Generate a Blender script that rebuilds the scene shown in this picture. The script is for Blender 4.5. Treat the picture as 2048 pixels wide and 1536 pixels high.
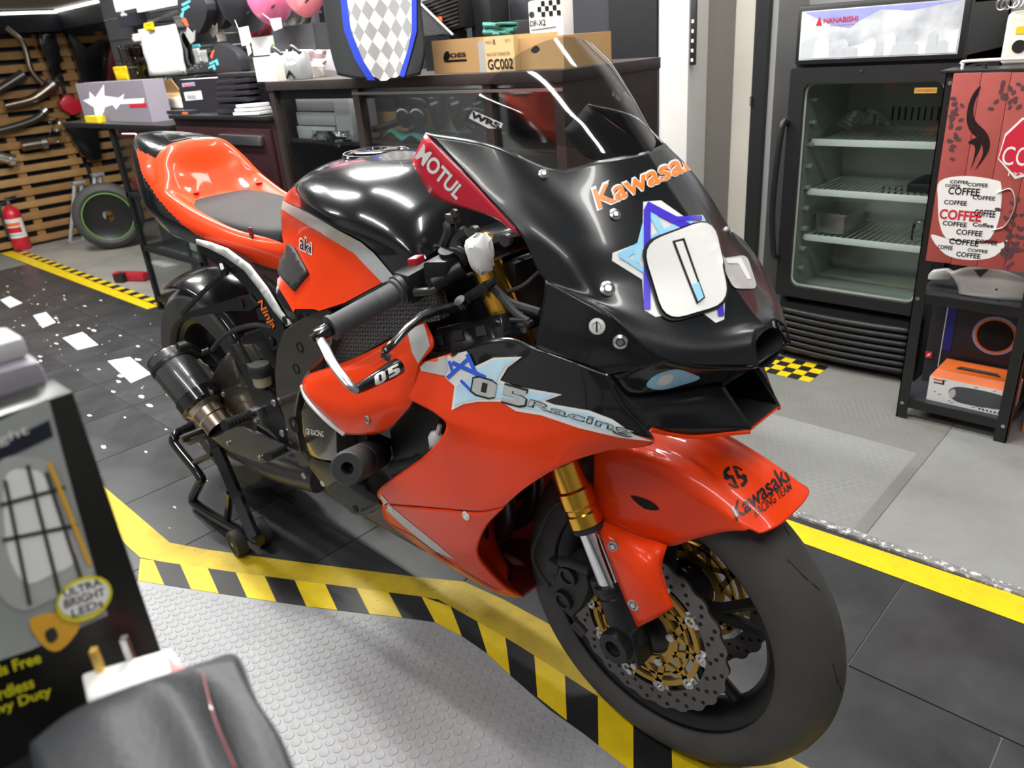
import bpy, bmesh, math, random
from math import sin, cos, pi, radians
from mathutils import Vector, Matrix, geometry
from mathutils.bvhtree import BVHTree
random.seed(7)
for _o in list(bpy.data.objects): bpy.data.objects.remove(_o)
SC = bpy.context.scene
COL = SC.collection
# ------------------------------------------------------------------ camera
CAMP = Vector((0.56740589, -0.90973288, 1.21057744))
YAW, PITCH, ROLL, FPX = 2.35305523, 0.4228749, -0.08081461, 1535.505
FW = Vector((cos(YAW)*cos(PITCH), sin(YAW)*cos(PITCH), -sin(PITCH)))
_r = Vector((sin(YAW), -cos(YAW), 0)); _u = _r.cross(FW)
RT = cos(ROLL)*_r + sin(ROLL)*_u
UP = -sin(ROLL)*_r + cos(ROLL)*_u
cd = bpy.data.cameras.new('camera'); cam = bpy.data.objects.new('camera', cd); COL.objects.link(cam)
cd.sensor_width = 36; cd.lens = FPX/2048*36; cd.clip_start = 0.02; cd.clip_end = 60
cam.matrix_world = Matrix(((RT.x, UP.x, -FW.x, CAMP.x), (RT.y, UP.y, -FW.y, CAMP.y), (RT.z, UP.z, -FW.z, CAMP.z), (0, 0, 0, 1)))
cd.dof.use_dof = True; cd.dof.focus_distance = 1.45; cd.dof.aperture_fstop = 6.0
SC.camera = cam
# ------------------------------------------------------------------ world, exposure, lights
wd = bpy.data.worlds.new('world'); SC.world = wd; wd.use_nodes = True
wd.node_tree.nodes['Background'].inputs[0].default_value = (0.9, 0.95, 1, 1)
wd.node_tree.nodes['Background'].inputs[1].default_value = 0.25
vs = SC.view_settings
vs.view_transform = 'Standard'; vs.look = 'None'; vs.gamma = 1; vs.use_curve_mapping = False; vs.exposure = 0.35
SC.cycles.max_bounces = 8; SC.cycles.transparent_max_bounces = 16
LAMPS = [  # x, y, z, length x, length y, watts : ceiling LED fittings
    (-0.9, 0.1, 2.55, 1.2, 0.10, 34), (-0.9, -1.3, 2.55, 1.2, 0.10, 13), (0.9, 0.1, 2.55, 1.2, 0.10, 14),
    (-2.6, -0.2, 2.55, 1.2, 0.10, 56), (-2.4, 1.0, 2.45, 1.2, 0.10, 52), (0.6, -1.6, 2.55, 1.2, 0.10, 11),
    (-4.4, 0.3, 2.45, 1.2, 0.10, 30), (-0.3, 1.15, 2.55, 0.9, 0.10, 10), (-4.2, -1.6, 2.55, 1.2, 0.10, 20), (-0.95, 1.72, 2.55, 0.6, 0.10, 13)]  # last one is added to brighten the beige corridor wall
def add_lamp_lights():
    for i, (x, y, z, lx, ly, w) in enumerate(LAMPS):
        l = bpy.data.lights.new('tube_light', 'AREA'); l.shape = 'RECTANGLE'; l.size = lx; l.size_y = ly
        l.energy = w; l.color = (1.0, 0.985, 0.95)
        o = bpy.data.objects.new('tube_light', l); COL.objects.link(o); o.location = (x, y, z-0.05)
add_lamp_lights()
# ------------------------------------------------------------------ pixel to place helpers (2048 x 1536 photo pixels)
def ray(x, y): return FW + (x-1024)/FPX*RT - (y-768)/FPX*UP
def QY(x, y, v): d = ray(x, y); return CAMP + d*((v-CAMP.y)/d.y)       # on the plane y = v
def QX(x, y, v): d = ray(x, y); return CAMP + d*((v-CAMP.x)/d.x)
def QZ(x, y, v=0.0): d = ray(x, y); return CAMP + d*((v-CAMP.z)/d.z)   # on the plane z = v
def mirr(p): return Vector((p[0], -p[1], p[2]))
# ------------------------------------------------------------------ materials
MATS = {}
def N(nt, t, **kw):
    n = nt.nodes.new(t)
    for k, v in kw.items():
        if k in n.inputs.keys() if hasattr(n.inputs, 'keys') else False: n.inputs[k].default_value = v
        else: setattr(n, k, v)
    return n
def mat(name, col, rough=0.5, metal=0.0, coat=0.0, spec=0.5, trans=0.0, alpha=1.0, emit=None, es=0.0, noise=0.0, nscale=40.0, bump=0.0, bscale=200.0, ior=1.45, col2=None, croughness=0.05, rvar=0.0):
    m = bpy.data.materials.new(name); m.use_nodes = True; nt = m.node_tree
    b = nt.nodes['Principled BSDF']
    b.inputs['Base Color'].default_value = (*col, 1); b.inputs['Roughness'].default_value = rough
    b.inputs['Metallic'].default_value = metal; b.inputs['Coat Weight'].default_value = coat
    b.inputs['Coat Roughness'].default_value = croughness
    b.inputs['Specular IOR Level'].default_value = spec; b.inputs['IOR'].default_value = ior
    b.inputs['Transmission Weight'].default_value = trans; b.inputs['Alpha'].default_value = alpha
    if emit: b.inputs['Emission Color'].default_value = (*emit, 1); b.inputs['Emission Strength'].default_value = es
    tc = nt.nodes.new('ShaderNodeTexCoord')
    if noise or col2:
        nz = nt.nodes.new('ShaderNodeTexNoise'); nz.inputs['Scale'].default_value = nscale; nz.inputs['Detail'].default_value = 6
        nt.links.new(tc.outputs['Object'], nz.inputs['Vector'])
        mx = nt.nodes.new('ShaderNodeMix'); mx.data_type = 'RGBA'
        c2 = col2 if col2 else tuple(max(0, c*(1-noise)) for c in col)
        c1 = col if col2 else tuple(min(1, c*(1+noise)) for c in col)
        mx.inputs[6].default_value = (*c1, 1); mx.inputs[7].default_value = (*c2, 1)
        nt.links.new(nz.outputs['Fac'], mx.inputs[0]); nt.links.new(mx.outputs[2], b.inputs['Base Color'])
        if rvar:
            mr = nt.nodes.new('ShaderNodeMapRange'); mr.inputs[3].default_value = max(0, rough-rvar); mr.inputs[4].default_value = rough+rvar
            nt.links.new(nz.outputs['Fac'], mr.inputs[0]); nt.links.new(mr.outputs[0], b.inputs['Roughness'])
    if bump:
        nb = nt.nodes.new('ShaderNodeTexNoise'); nb.inputs['Scale'].default_value = bscale
        nt.links.new(tc.outputs['Object'], nb.inputs['Vector'])
        bp = nt.nodes.new('ShaderNodeBump'); bp.inputs['Strength'].default_value = bump; bp.inputs['Distance'].default_value = 0.002
        nt.links.new(nb.outputs['Fac'], bp.inputs['Height']); nt.links.new(bp.outputs[0], b.inputs['Normal'])
    MATS[name] = m; return m
def weave(name, c1, c2, scale, rough=0.3, coat=0.6, rot=0.78):
    m = mat(name, c1, rough, coat=coat); nt = m.node_tree; b = nt.nodes['Principled BSDF']
    tc = nt.nodes.new('ShaderNodeTexCoord'); mp = nt.nodes.new('ShaderNodeMapping'); mp.inputs['Rotation'].default_value = (0, rot, 0.3)
    ck = nt.nodes.new('ShaderNodeTexChecker'); ck.inputs['Scale'].default_value = scale
    ck.inputs[1].default_value = (*c1, 1); ck.inputs[2].default_value = (*c2, 1)
    nt.links.new(tc.outputs['Object'], mp.inputs[0]); nt.links.new(mp.outputs[0], ck.inputs[0]); nt.links.new(ck.outputs[0], b.inputs['Base Color'])
    return m
def checks(name, c1, c2, scale, rough=0.6, rot=(0, 0, 0), coat=0):
    m = mat(name, c1, rough, coat=coat); nt = m.node_tree; b = nt.nodes['Principled BSDF']
    tc = nt.nodes.new('ShaderNodeTexCoord'); mp = nt.nodes.new('ShaderNodeMapping'); mp.inputs['Rotation'].default_value = rot
    mp.inputs['Location'].default_value = (0.0003, 0.0007, 0.0004)
    ck = nt.nodes.new('ShaderNodeTexChecker'); ck.inputs['Scale'].default_value = scale
    ck.inputs[1].default_value = (*c1, 1); ck.inputs[2].default_value = (*c2, 1)
    nt.links.new(tc.outputs['Object'], mp.inputs[0]); nt.links.new(mp.outputs[0], ck.inputs[0]); nt.links.new(ck.outputs[0], b.inputs['Base Color'])
    return m
def scuffed(name, base, dirt, fleck, rough, fl_scale=14, fl_lo=0.70, coat=0.0, nscale=3.0):
    """base colour clouded with dirt, with small irregular light flecks (wear)"""
    m = mat(name, base, rough, coat=coat); nt = m.node_tree; b = nt.nodes['Principled BSDF']
    tc = nt.nodes.new('ShaderNodeTexCoord')
    n1 = nt.nodes.new('ShaderNodeTexNoise'); n1.inputs['Scale'].default_value = nscale; n1.inputs['Detail'].default_value = 8; n1.inputs['Roughness'].default_value = 0.7
    n2 = nt.nodes.new('ShaderNodeTexNoise'); n2.inputs['Scale'].default_value = fl_scale; n2.inputs['Detail'].default_value = 5; n2.inputs['Roughness'].default_value = 0.75
    r1 = nt.nodes.new('ShaderNodeValToRGB'); r1.color_ramp.elements[0].position = 0.35; r1.color_ramp.elements[1].position = 0.72
    r1.color_ramp.elements[0].color = (*base, 1); r1.color_ramp.elements[1].color = (*dirt, 1)
    r2 = nt.nodes.new('ShaderNodeValToRGB'); r2.color_ramp.elements[0].position = fl_lo; r2.color_ramp.elements[1].position = fl_lo+0.02
    r2.color_ramp.elements[0].color = (0, 0, 0, 1); r2.color_ramp.elements[1].color = (1, 1, 1, 1)
    mx = nt.nodes.new('ShaderNodeMix'); mx.data_type = 'RGBA'; mx.inputs[7].default_value = (*fleck, 1)
    L = nt.links.new
    for n in (n1, n2): L(tc.outputs['Object'], n.inputs['Vector'])
    L(n1.outputs['Fac'], r1.inputs[0]); L(n2.outputs['Fac'], r2.inputs[0]); L(r1.outputs[0], mx.inputs[6]); L(r2.outputs[0], mx.inputs[0]); L(mx.outputs[2], b.inputs['Base Color'])
    mr = nt.nodes.new('ShaderNodeMapRange'); mr.inputs[3].default_value = rough-0.12; mr.inputs[4].default_value = rough+0.15
    L(n1.outputs['Fac'], mr.inputs[0]); L(mr.outputs[0], b.inputs['Roughness'])
    return m
def gradient(name, c1, c2, axis=2, lo=0, hi=1, rough=0.4, coat=0.0, mid=None, nz=0.0):
    m = mat(name, c1, rough, coat=coat); nt = m.node_tree; b = nt.nodes['Principled BSDF']; L = nt.links.new
    tc = nt.nodes.new('ShaderNodeTexCoord'); n1 = nt.nodes.new('ShaderNodeTexNoise'); n1.inputs['Scale'].default_value = nz or 30; n1.inputs['Detail'].default_value = 4
    r = nt.nodes.new('ShaderNodeValToRGB'); r.color_ramp.elements[0].position = 0.38; r.color_ramp.elements[1].position = 0.62
    r.color_ramp.elements[0].color = (*c1, 1); r.color_ramp.elements[1].color = (*c2, 1)
    L(tc.outputs['Object'], n1.inputs['Vector']); L(n1.outputs['Fac'], r.inputs[0]); L(r.outputs[0], b.inputs['Base Color'])
    return m
ORANGE = (0.80, 0.047, 0.003)
mat('orange_paint', ORANGE, 0.38, coat=0.22, spec=0.25)
mat('black_paint', (0.007, 0.0075, 0.009), 0.20, coat=0.6, spec=0.35, noise=0.3, nscale=8)
mat('satin_black', (0.008, 0.009, 0.0105), 0.27, coat=0.15, spec=0.4, noise=0.4, nscale=14, rvar=0.07)
mat('black_plastic', (0.014, 0.014, 0.015), 0.45)
mat('dark_void', (0.004, 0.004, 0.004), 0.8)
mat('black_metal', (0.016, 0.016, 0.017), 0.35, metal=0.3)
mat('dull_black', (0.022, 0.022, 0.023), 0.6)
mat('grip_rubber', (0.045, 0.047, 0.052), 0.62)
mat('rubber', (0.028, 0.028, 0.029), 0.75, noise=0.25, nscale=30, bump=0.15, bscale=300)
mat('tyre_rubber', (0.052, 0.051, 0.050), 0.62, noise=0.25, nscale=18, bump=0.12, bscale=400)
mat('red_paint', (0.55, 0.012, 0.035), 0.35, coat=0.4)
mat('maroon_paint', (0.16, 0.012, 0.02), 0.4, coat=0.3)
mat('white_vinyl', (0.72, 0.72, 0.70), 0.45, coat=0.2)
mat('silver_vinyl', (0.50, 0.51, 0.50), 0.35, metal=0.25, noise=0.12, nscale=60)
mat('black_vinyl', (0.008, 0.008, 0.009), 0.35, coat=0.3)
mat('orange_vinyl', (0.95, 0.20, 0.02), 0.4)
mat('blue_vinyl', (0.055, 0.03, 0.55), 0.35, coat=0.3)
mat('royal_vinyl', (0.02, 0.10, 0.62), 0.35, coat=0.3)
mat('sky_vinyl', (0.16, 0.50, 0.80), 0.35, coat=0.3, col2=(0.45, 0.72, 0.88), nscale=26)
mat('pale_blue_vinyl', (0.32, 0.60, 0.78), 0.35, coat=0.3, col2=(0.62, 0.78, 0.85), nscale=30)
mat('gold_anodised', (0.78, 0.43, 0.06), 0.22, metal=1.0)
mat('gold_carrier', (0.50, 0.30, 0.06), 0.42, metal=0.7)
mat('chrome', (0.75, 0.76, 0.78), 0.10, metal=1.0)
mat('steel', (0.55, 0.55, 0.55), 0.30, metal=1.0)
mat('disc_steel', (0.16, 0.15, 0.145), 0.38, metal=0.9)
mat('dark_steel', (0.10, 0.095, 0.09), 0.35, metal=0.8)
mat('titanium', (0.36, 0.30, 0.24), 0.33, metal=1.0, noise=0.2, nscale=12)
mat('frame_bronze', (0.085, 0.075, 0.055), 0.22, metal=0.55, coat=0.6)
mat('engine_case', (0.045, 0.043, 0.040), 0.35, metal=0.5)
mat('seat_foam', (0.015, 0.015, 0.016), 0.75, bump=0.1, bscale=600)
weave('carbon', (0.012, 0.012, 0.013), (0.045, 0.045, 0.047), 260)
weave('mesh_weave', (0.008, 0.008, 0.008), (0.11, 0.11, 0.11), 230, rough=0.5, coat=0)
mat('clear_plastic', (0.9, 0.92, 0.92), 0.05, trans=1.0, ior=1.12, alpha=1)
mat('fluid_pot', (0.42, 0.36, 0.24), 0.3, trans=0.2)
mat('tape_yellow', (0.72, 0.52, 0.01), 0.42, noise=0.12, nscale=25)
# smoked clear windscreen: thin acrylic that tints what is behind it and keeps sharp reflections
def smoked(name, tint, gloss=0.16):
    m = bpy.data.materials.new(name); m.use_nodes = True; nt = m.node_tree; nt.nodes.clear(); L = nt.links.new
    out = nt.nodes.new('ShaderNodeOutputMaterial'); tr = nt.nodes.new('ShaderNodeBsdfTransparent'); tr.inputs[0].default_value = (*tint, 1)
    gl = nt.nodes.new('ShaderNodeBsdfGlossy'); gl.inputs['Roughness'].default_value = 0.06
    fr = nt.nodes.new('ShaderNodeFresnel'); fr.inputs[0].default_value = 1.45
    mx = nt.nodes.new('ShaderNodeMixShader'); ad = nt.nodes.new('ShaderNodeMath'); ad.operation = 'MULTIPLY'; ad.inputs[1].default_value = gloss/0.1
    L(fr.outputs[0], ad.inputs[0]); L(ad.outputs[0], mx.inputs[0]); L(tr.outputs[0], mx.inputs[1]); L(gl.outputs[0], mx.inputs[2]); L(mx.outputs[0], out.inputs[0])
    MATS[name] = m; return m
smoked('smoked_acrylic', (0.62, 0.66, 0.68), 0.13)
smoked('pane_glass', (0.93, 0.96, 0.95), 0.045)
smoked('film', (0.93, 0.95, 0.95), 0.14)
# ------------------------------------------------------------------ geometry: a geo is (verts, faces[, face material index])
def join(*gs):
    V, F, M = [], [], []
    for g in gs:
        b = len(V); V += [Vector(v) for v in g[0]]; F += [tuple(i+b for i in f) for f in g[1]]
        M += (g[2] if len(g) > 2 else [0]*len(g[1]))
    return V, F, M
def xf(g, m): return ([m @ Vector(v) for v in g[0]],) + tuple(g[1:])
def move(g, d): return xf(g, Matrix.Translation(Vector(d)))
def flip(g): return ([mirr(v) for v in g[0]], [tuple(reversed(f)) for f in g[1]]) + tuple(g[2:])
def mi(g, i): return g[0], g[1], [i]*len(g[1])
def box(x0, x1, y0, y1, z0, z1, bev=0.0):
    v = [Vector((x, y, z)) for x in (x0, x1) for y in (y0, y1) for z in (z0, z1)]
    f = [(0, 1, 3, 2), (4, 6, 7, 5), (0, 4, 5, 1), (2, 3, 7, 6), (0, 2, 6, 4), (1, 5, 7, 3)]
    if not bev: return v, f
    return bevel((v, f), bev)
def bevel(g, w, seg=2):
    bm = bmesh.new(); vs_ = [bm.verts.new(v) for v in g[0]]
    for f in g[1]:
        try: bm.faces.new([vs_[i] for i in f])
        except ValueError: pass
    bmesh.ops.recalc_face_normals(bm, faces=bm.faces)
    es = [e for e in bm.edges if len(e.link_faces) == 2 and e.calc_face_angle(0) > 0.5]
    bmesh.ops.bevel(bm, geom=es, offset=w, segments=seg, profile=0.6, affect='EDGES', clamp_overlap=True)
    bm.verts.index_update(); r = [v.co.copy() for v in bm.verts], [tuple(x.index for x in f.verts) for f in bm.faces]
    bm.free(); return r
def obox(c, ux, uy, uz, bev=0.0):
    """oriented box: centre, half axes"""
    c, ux, uy, uz = map(Vector, (c, ux, uy, uz))
    g = box(-1, 1, -1, 1, -1, 1); m = [c+ux*v.x+uy*v.y+uz*v.z for v in g[0]]
    return bevel((m, g[1]), bev) if bev else (m, g[1])
def basis(d):
    d = Vector(d).normalized(); a = Vector((0, 0, 1)) if abs(d.z) < 0.9 else Vector((1, 0, 0))
    u = d.cross(a).normalized(); return u, d.cross(u).normalized(), d
def smooth_path(P, n=6):
    P = [Vector(p) for p in P]
    if len(P) < 3: return P
    out = []
    for i in range(len(P)-1):
        a = P[i-1] if i else P[0]*2-P[1]; b, c = P[i], P[i+1]; d = P[i+2] if i+2 < len(P) else P[-1]*2-P[-2]
        for k in range(n):
            t = k/n; out.append(0.5*((2*b)+(c-a)*t+(2*a-5*b+4*c-d)*t*t+(3*b-a-3*c+d)*t**3))
    return out+[P[-1]]
def tube(P, r, n=10, cap=True, sm=0, flat=1.0):
    P = smooth_path(P, sm) if sm else [Vector(p) for p in P]
    R = r if isinstance(r, (list, tuple)) else [r]*len(P)
    if len(R) != len(P): R = [R[0]+(R[-1]-R[0])*i/(len(P)-1) for i in range(len(P))]
    V, F = [], []; u = None
    for i, p in enumerate(P):
        t = (P[min(i+1, len(P)-1)]-P[max(i-1, 0)]).normalized()
        if u is None: u = basis(t)[0]
        u = (u-t*u.dot(t)).normalized(); w = t.cross(u)
        for k in range(n): a = 2*pi*k/n; V.append(p+(u*cos(a)+w*sin(a)*flat)*R[i])
    for i in range(len(P)-1):
        for k in range(n): k2 = (k+1) % n; F.append((i*n+k, i*n+k2, (i+1)*n+k2, (i+1)*n+k))
    if cap: F += [tuple(range(n-1, -1, -1)), tuple(range((len(P)-1)*n, len(P)*n))]
    return V, F
def lathe(prof, o, d, n=32, closed=False, a0=0, a1=2*pi):
    """prof: (radius, along) ; revolve round axis d through o"""
    u, w, d = basis(d); o = Vector(o); V, F = [], []; full = abs(a1-a0-2*pi) < 1e-6; m = n if full else n+1
    for r, h in prof:
        for k in range(m): a = a0+(a1-a0)*k/n; V.append(o+d*h+(u*cos(a)+w*sin(a))*r)
    L = len(prof); rng = range(L) if closed else range(L-1)
    for i in rng:
        j = (i+1) % L
        for k in range(m if full else m-1): k2 = (k+1) % m; F.append((i*m+k, i*m+k2, j*m+k2, j*m+k))
    return V, F
def disc(c, d, r, h=0.0, n=16, bev=0.0):
    if bev: return lathe([(0.0001, 0), (r-bev, 0), (r, bev), (r, h-bev), (r-bev, h), (0.0001, h)], c, d, n)
    return lathe([(0.0001, 0), (r, 0), (r, h), (0.0001, h)], c, d, n)
def ball(c, r, n=12, sc=(1, 1, 1)):
    V, F = [], []; c = Vector(c); m = n//2
    for i in range(m+1):
        t = pi*i/m
        for k in range(n): a = 2*pi*k/n; V.append(c+Vector((r*sc[0]*sin(t)*cos(a), r*sc[1]*sin(t)*sin(a), r*sc[2]*cos(t))))
    for i in range(m):
        for k in range(n): k2 = (k+1) % n; F.append((i*n+k, (i+1)*n+k, (i+1)*n+k2, i*n+k2))
    return V, F
def prism(P, d, bev=0.0):
    """closed outline P extruded along vector d"""
    P = [Vector(p) for p in P]; d = Vector(d); n = len(P)
    tri = geometry.tessellate_polygon([P]) if n > 4 else None
    V = P+[p+d for p in P]; F = []
    if tri and not bev:
        nrm = Vector((0, 0, 0))
        for i in range(n): nrm += P[i].cross(P[(i+1) % n])
        for t in tri:
            a, b, c = t; s = (P[b]-P[a]).cross(P[c]-P[a]).dot(nrm) > 0
            F.append((a, b, c) if s else (a, c, b)); F.append(tuple(i+n for i in ((a, c, b) if s else (a, b, c))))
    else: F += [tuple(range(n)), tuple(range(2*n-1, n-1, -1))]
    F += [(i, i+n, (i+1) % n+n, (i+1) % n) for i in range(n)]
    return bevel((V, F), bev) if bev else (V, F)
def cr(a, b, c, d, t): return 0.5*((2*b)+(c-a)*t+(2*a-5*b+4*c-d)*t*t+(3*b-a-3*c+d)*t**3)
def crl(L, n):
    """Catmull-Rom through L"""
    out = []
    for i in range(len(L)-1):
        a = L[i-1] if i else L[0]*2-L[1]; d = L[i+2] if i+2 < len(L) else L[-1]*2-L[-2]
        for k in range(n): out.append(cr(a, L[i], L[i+1], d, k/n))
    return out+[L[-1]]
def patch(rows, n=4, lin=False, closeu=False):
    """smooth surface through a grid of control points"""
    rows = [[Vector(p) for p in r] for r in rows]
    if lin: d1 = [[r[i]+(r[i+1]-r[i])*k/n for i in range(len(r)-1) for k in range(n)]+[r[-1]] for r in rows]
    else: d1 = [crl(r, n) for r in rows]
    cols = list(zip(*d1))
    d2 = list(zip(*[(crl(list(c), n)) for c in cols]))
    V = [p for r in d2 for p in r]; w = len(d2[0]); F = []
    for i in range(len(d2)-1):
        for j in range(w-1): F.append((i*w+j, i*w+j+1, (i+1)*w+j+1, (i+1)*w+j))
    return V, F
def cyl(a, b, r, n=14): return tube([a, b], r, n)
def strip(A, B):
    V = [Vector(p) for p in A]+[Vector(p) for p in B]; n = len(A)
    return V, [(i, i+1, n+i+1, n+i) for i in range(n-1)]
def quad(a, b, c, d): return [Vector(a), Vector(b), Vector(c), Vector(d)], [(0, 1, 2, 3)]
# ------------------------------------------------------------------ objects
WL = {}
def wloc(o): return WL[o.name]
def thing(name, label, cat, loc, group=None):
    o = bpy.data.objects.new(name, None); COL.objects.link(o); o.location = loc; o.empty_display_size = 0.05
    o['label'] = label; o['category'] = cat; WL[o.name] = Vector(loc)
    if group: o['group'] = group
    return o
def put(name, g, m, parent=None, label=None, cat=None, group=None, kind=None, smooth=True, solid=0.0, sub=0, angle=0.7, soff=0.0, inner=None, out=None):
    """one mesh object from world-space geometry; origin at the base of its bounds"""
    V = [Vector(v) for v in g[0]]
    if not V or not g[1]: print('EMPTY', name); return None
    lo = Vector((min(v.x for v in V), min(v.y for v in V), min(v.z for v in V))); hi = Vector((max(v.x for v in V), max(v.y for v in V), max(v.z for v in V)))
    o0 = Vector(((lo.x+hi.x)/2, (lo.y+hi.y)/2, lo.z))
    me = bpy.data.meshes.new(name); me.from_pydata([v-o0 for v in V], [], [tuple(f) for f in g[1]])
    ms = m if isinstance(m, (list, tuple)) else [m]
    for k in ms: me.materials.append(MATS[k])
    if len(g) > 2 and len(ms) > 1: me.polygons.foreach_set('material_index', g[2])
    bm = bmesh.new(); bm.from_mesh(me)
    if kind != 'open': bmesh.ops.recalc_face_normals(bm, faces=bm.faces)
    if out is not None:
        s_ = sum((f.normal.dot(Vector(out))*f.calc_area() for f in bm.faces))
        if s_ < 0: bmesh.ops.reverse_faces(bm, faces=bm.faces)
    if smooth:
        for f in bm.faces: f.smooth = True
        for e in bm.edges:
            if len(e.link_faces) == 2 and e.calc_face_angle(0) > angle: e.smooth = False
    bm.to_mesh(me); bm.free(); me.update()
    o = bpy.data.objects.new(name, me); COL.objects.link(o); WL[o.name] = o0
    if parent is not None: o.parent = parent; o.location = o0-wloc(parent)
    else: o.location = o0
    if label: o['label'] = label
    if cat: o['category'] = cat
    if group: o['group'] = group
    if kind and kind != 'open': o['kind'] = kind
    if solid:
        s = o.modifiers.new('thickness', 'SOLIDIFY'); s.thickness = solid; s.offset = soff
        if inner: me.materials.append(MATS[inner]); s.material_offset = len(ms)
    if sub:
        s = o.modifiers.new('smooth', 'SUBSURF'); s.levels = sub; s.render_levels = sub
    return o
def puts(name, gs, m, parent, **kw):
    for g in gs: put(name, g, m, parent, **kw)
def dup(root, d, label=None, group=None, parent=None):
    r = root.copy(); COL.objects.link(r); d = Vector(d); r.location = root.location+d; WL[r.name] = wloc(root)+d
    if label: r['label'] = label
    if group: r['group'] = group
    if parent is not None: r.parent = parent
    for ch in list(root.children):
        c = ch.copy(); COL.objects.link(c); c.parent = r
        for g in list(ch.children): k = g.copy(); COL.objects.link(k); k.parent = c
    return r
def bvh(*gs):
    g = join(*gs); return BVHTree.FromPolygons(g[0], g[1])
def onto(tree, px, py, off=0.0015):
    d = ray(px, py).normalized(); h = tree.ray_cast(CAMP, d)
    if h[0] is None: return None
    n = h[1] if h[1].dot(d) < 0 else -h[1]
    return h[0]+n*off
def dens(P, step):
    out = []
    for i in range(len(P)):
        a, b = Vector(P[i]), Vector(P[(i+1) % len(P)]); k = max(1, int((b-a).length/step))
        out += [a+(b-a)*j/k for j in range(k)]
    return out
def inside(p, P):
    c = False
    for i in range(len(P)):
        a, b = P[i], P[i-1]
        if (a[1] > p[1]) != (b[1] > p[1]) and p[0] < (b[0]-a[0])*(p[1]-a[1])/(b[1]-a[1])+a[0]: c = not c
    return c
def curve2(P, n=5):
    """smooth closed outline in pixels"""
    P = [Vector(p) for p in P]; m = len(P); out = []
    for i in range(m):
        for k in range(n): out.append(cr(P[i-1], P[i], P[(i+1) % m], P[(i+2) % m], k/n))
    return out
def film(P, tree, off=0.0015, step=14):
    """an outline given in photo pixels, laid on a real surface as thin vinyl"""
    B = dens([Vector(p[:2]) for p in P], step); n = len(B)
    xs = [b.x for b in B]; ys = [b.y for b in B]; pts = list(B)
    y = min(ys)+step/2
    while y < max(ys):
        x = min(xs)+step/2
        while x < max(xs):
            if inside((x, y), B) and min((Vector((x, y))-b).length for b in B) > step*0.45: pts.append(Vector((x, y)))
            x += step
        y += step
    V2, E, F, *_ = geometry.delaunay_2d_cdt(pts, [(i, (i+1) % n) for i in range(n)], [tuple(range(n))], 1, 1e-4)
    return drape(V2, F, tree, off)
def drape(V2, F, tree, off):
    P3 = [onto(tree, v[0], v[1], off) for v in V2]
    keep = {}; V = []
    for i, p in enumerate(P3):
        if p is not None: keep[i] = len(V); V.append(p)
    FF = [tuple(keep[i] for i in f) for f in F if all(i in keep for i in f)]
    FF = [f for f in FF if max((V[f[i]]-V[f[i-1]]).length for i in range(len(f))) < 0.08]
    return V, FF
_TXT = {}
def txt(s, bold=0.0, shear=0.0, sub=0, space=1.0):
    """lettering as flat triangles in the unit square"""
    k = (s, bold, shear, sub, space)
    if k in _TXT: return _TXT[k]
    c = bpy.data.curves.new('lettering', 'FONT'); c.body = s; c.offset = bold; c.shear = shear; c.resolution_u = 3; c.space_character = space
    o = bpy.data.objects.new('lettering', c); COL.objects.link(o)
    bpy.context.view_layer.update()
    me = bpy.data.meshes.new_from_object(o.evaluated_get(bpy.context.evaluated_depsgraph_get()))
    bm = bmesh.new(); bm.from_mesh(me); bmesh.ops.triangulate(bm, faces=bm.faces)
    xs = [v.co.x for v in bm.verts]; ys = [v.co.y for v in bm.verts]; W = max(xs)-min(xs); H = max(ys)-min(ys)
    for _ in range(sub):
        L = [e for e in bm.edges if e.calc_length() > 0.22]
        if L: bmesh.ops.subdivide_edges(bm, edges=L, cuts=1); bmesh.ops.triangulate(bm, faces=bm.faces)
    x0, y0 = min(xs), min(ys)
    r = [((v.co.x-x0)/W, (v.co.y-y0)/H) for v in bm.verts], [tuple(v.index for v in f.verts) for f in bm.faces]
    bm.free(); bpy.data.meshes.remove(me); bpy.data.objects.remove(o); bpy.data.curves.remove(c)
    _TXT[k] = r; return r
def bil(q, u, v):
    """pixel in the quad q = bottom-left, bottom-right, top-right, top-left"""
    a, b, c, d = [Vector(p) for p in q]; return (a*(1-u)+b*u)*(1-v)+(d*(1-u)+c*u)*v
def words(s, q, tree, off=0.002, bold=0.0, shear=0.0, sub=2):
    V, F = txt(s, bold, shear, sub); return drape([bil(q, *v) for v in V], F, tree, off)
def flat_words(s, o, U, Vv, bold=0.0, shear=0.0, n=None, off=0.0006):
    """lettering on a plane: o bottom left, U full width vector, Vv full height vector"""
    V, F = txt(s, bold, shear); o, U, Vv = Vector(o), Vector(U), Vector(Vv); nn = (U.cross(Vv)).normalized()*off
    return [o+U*a+Vv*b+nn for a, b in V], F
def screw(c, d, r=0.006, h=0.004):
    d = Vector(d).normalized(); return join(lathe([(0.0001, h), (r*0.45, h), (r*0.5, h*0.3), (r*0.62, h), (r, h*0.6), (r, 0)], c, d, 14))
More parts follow.
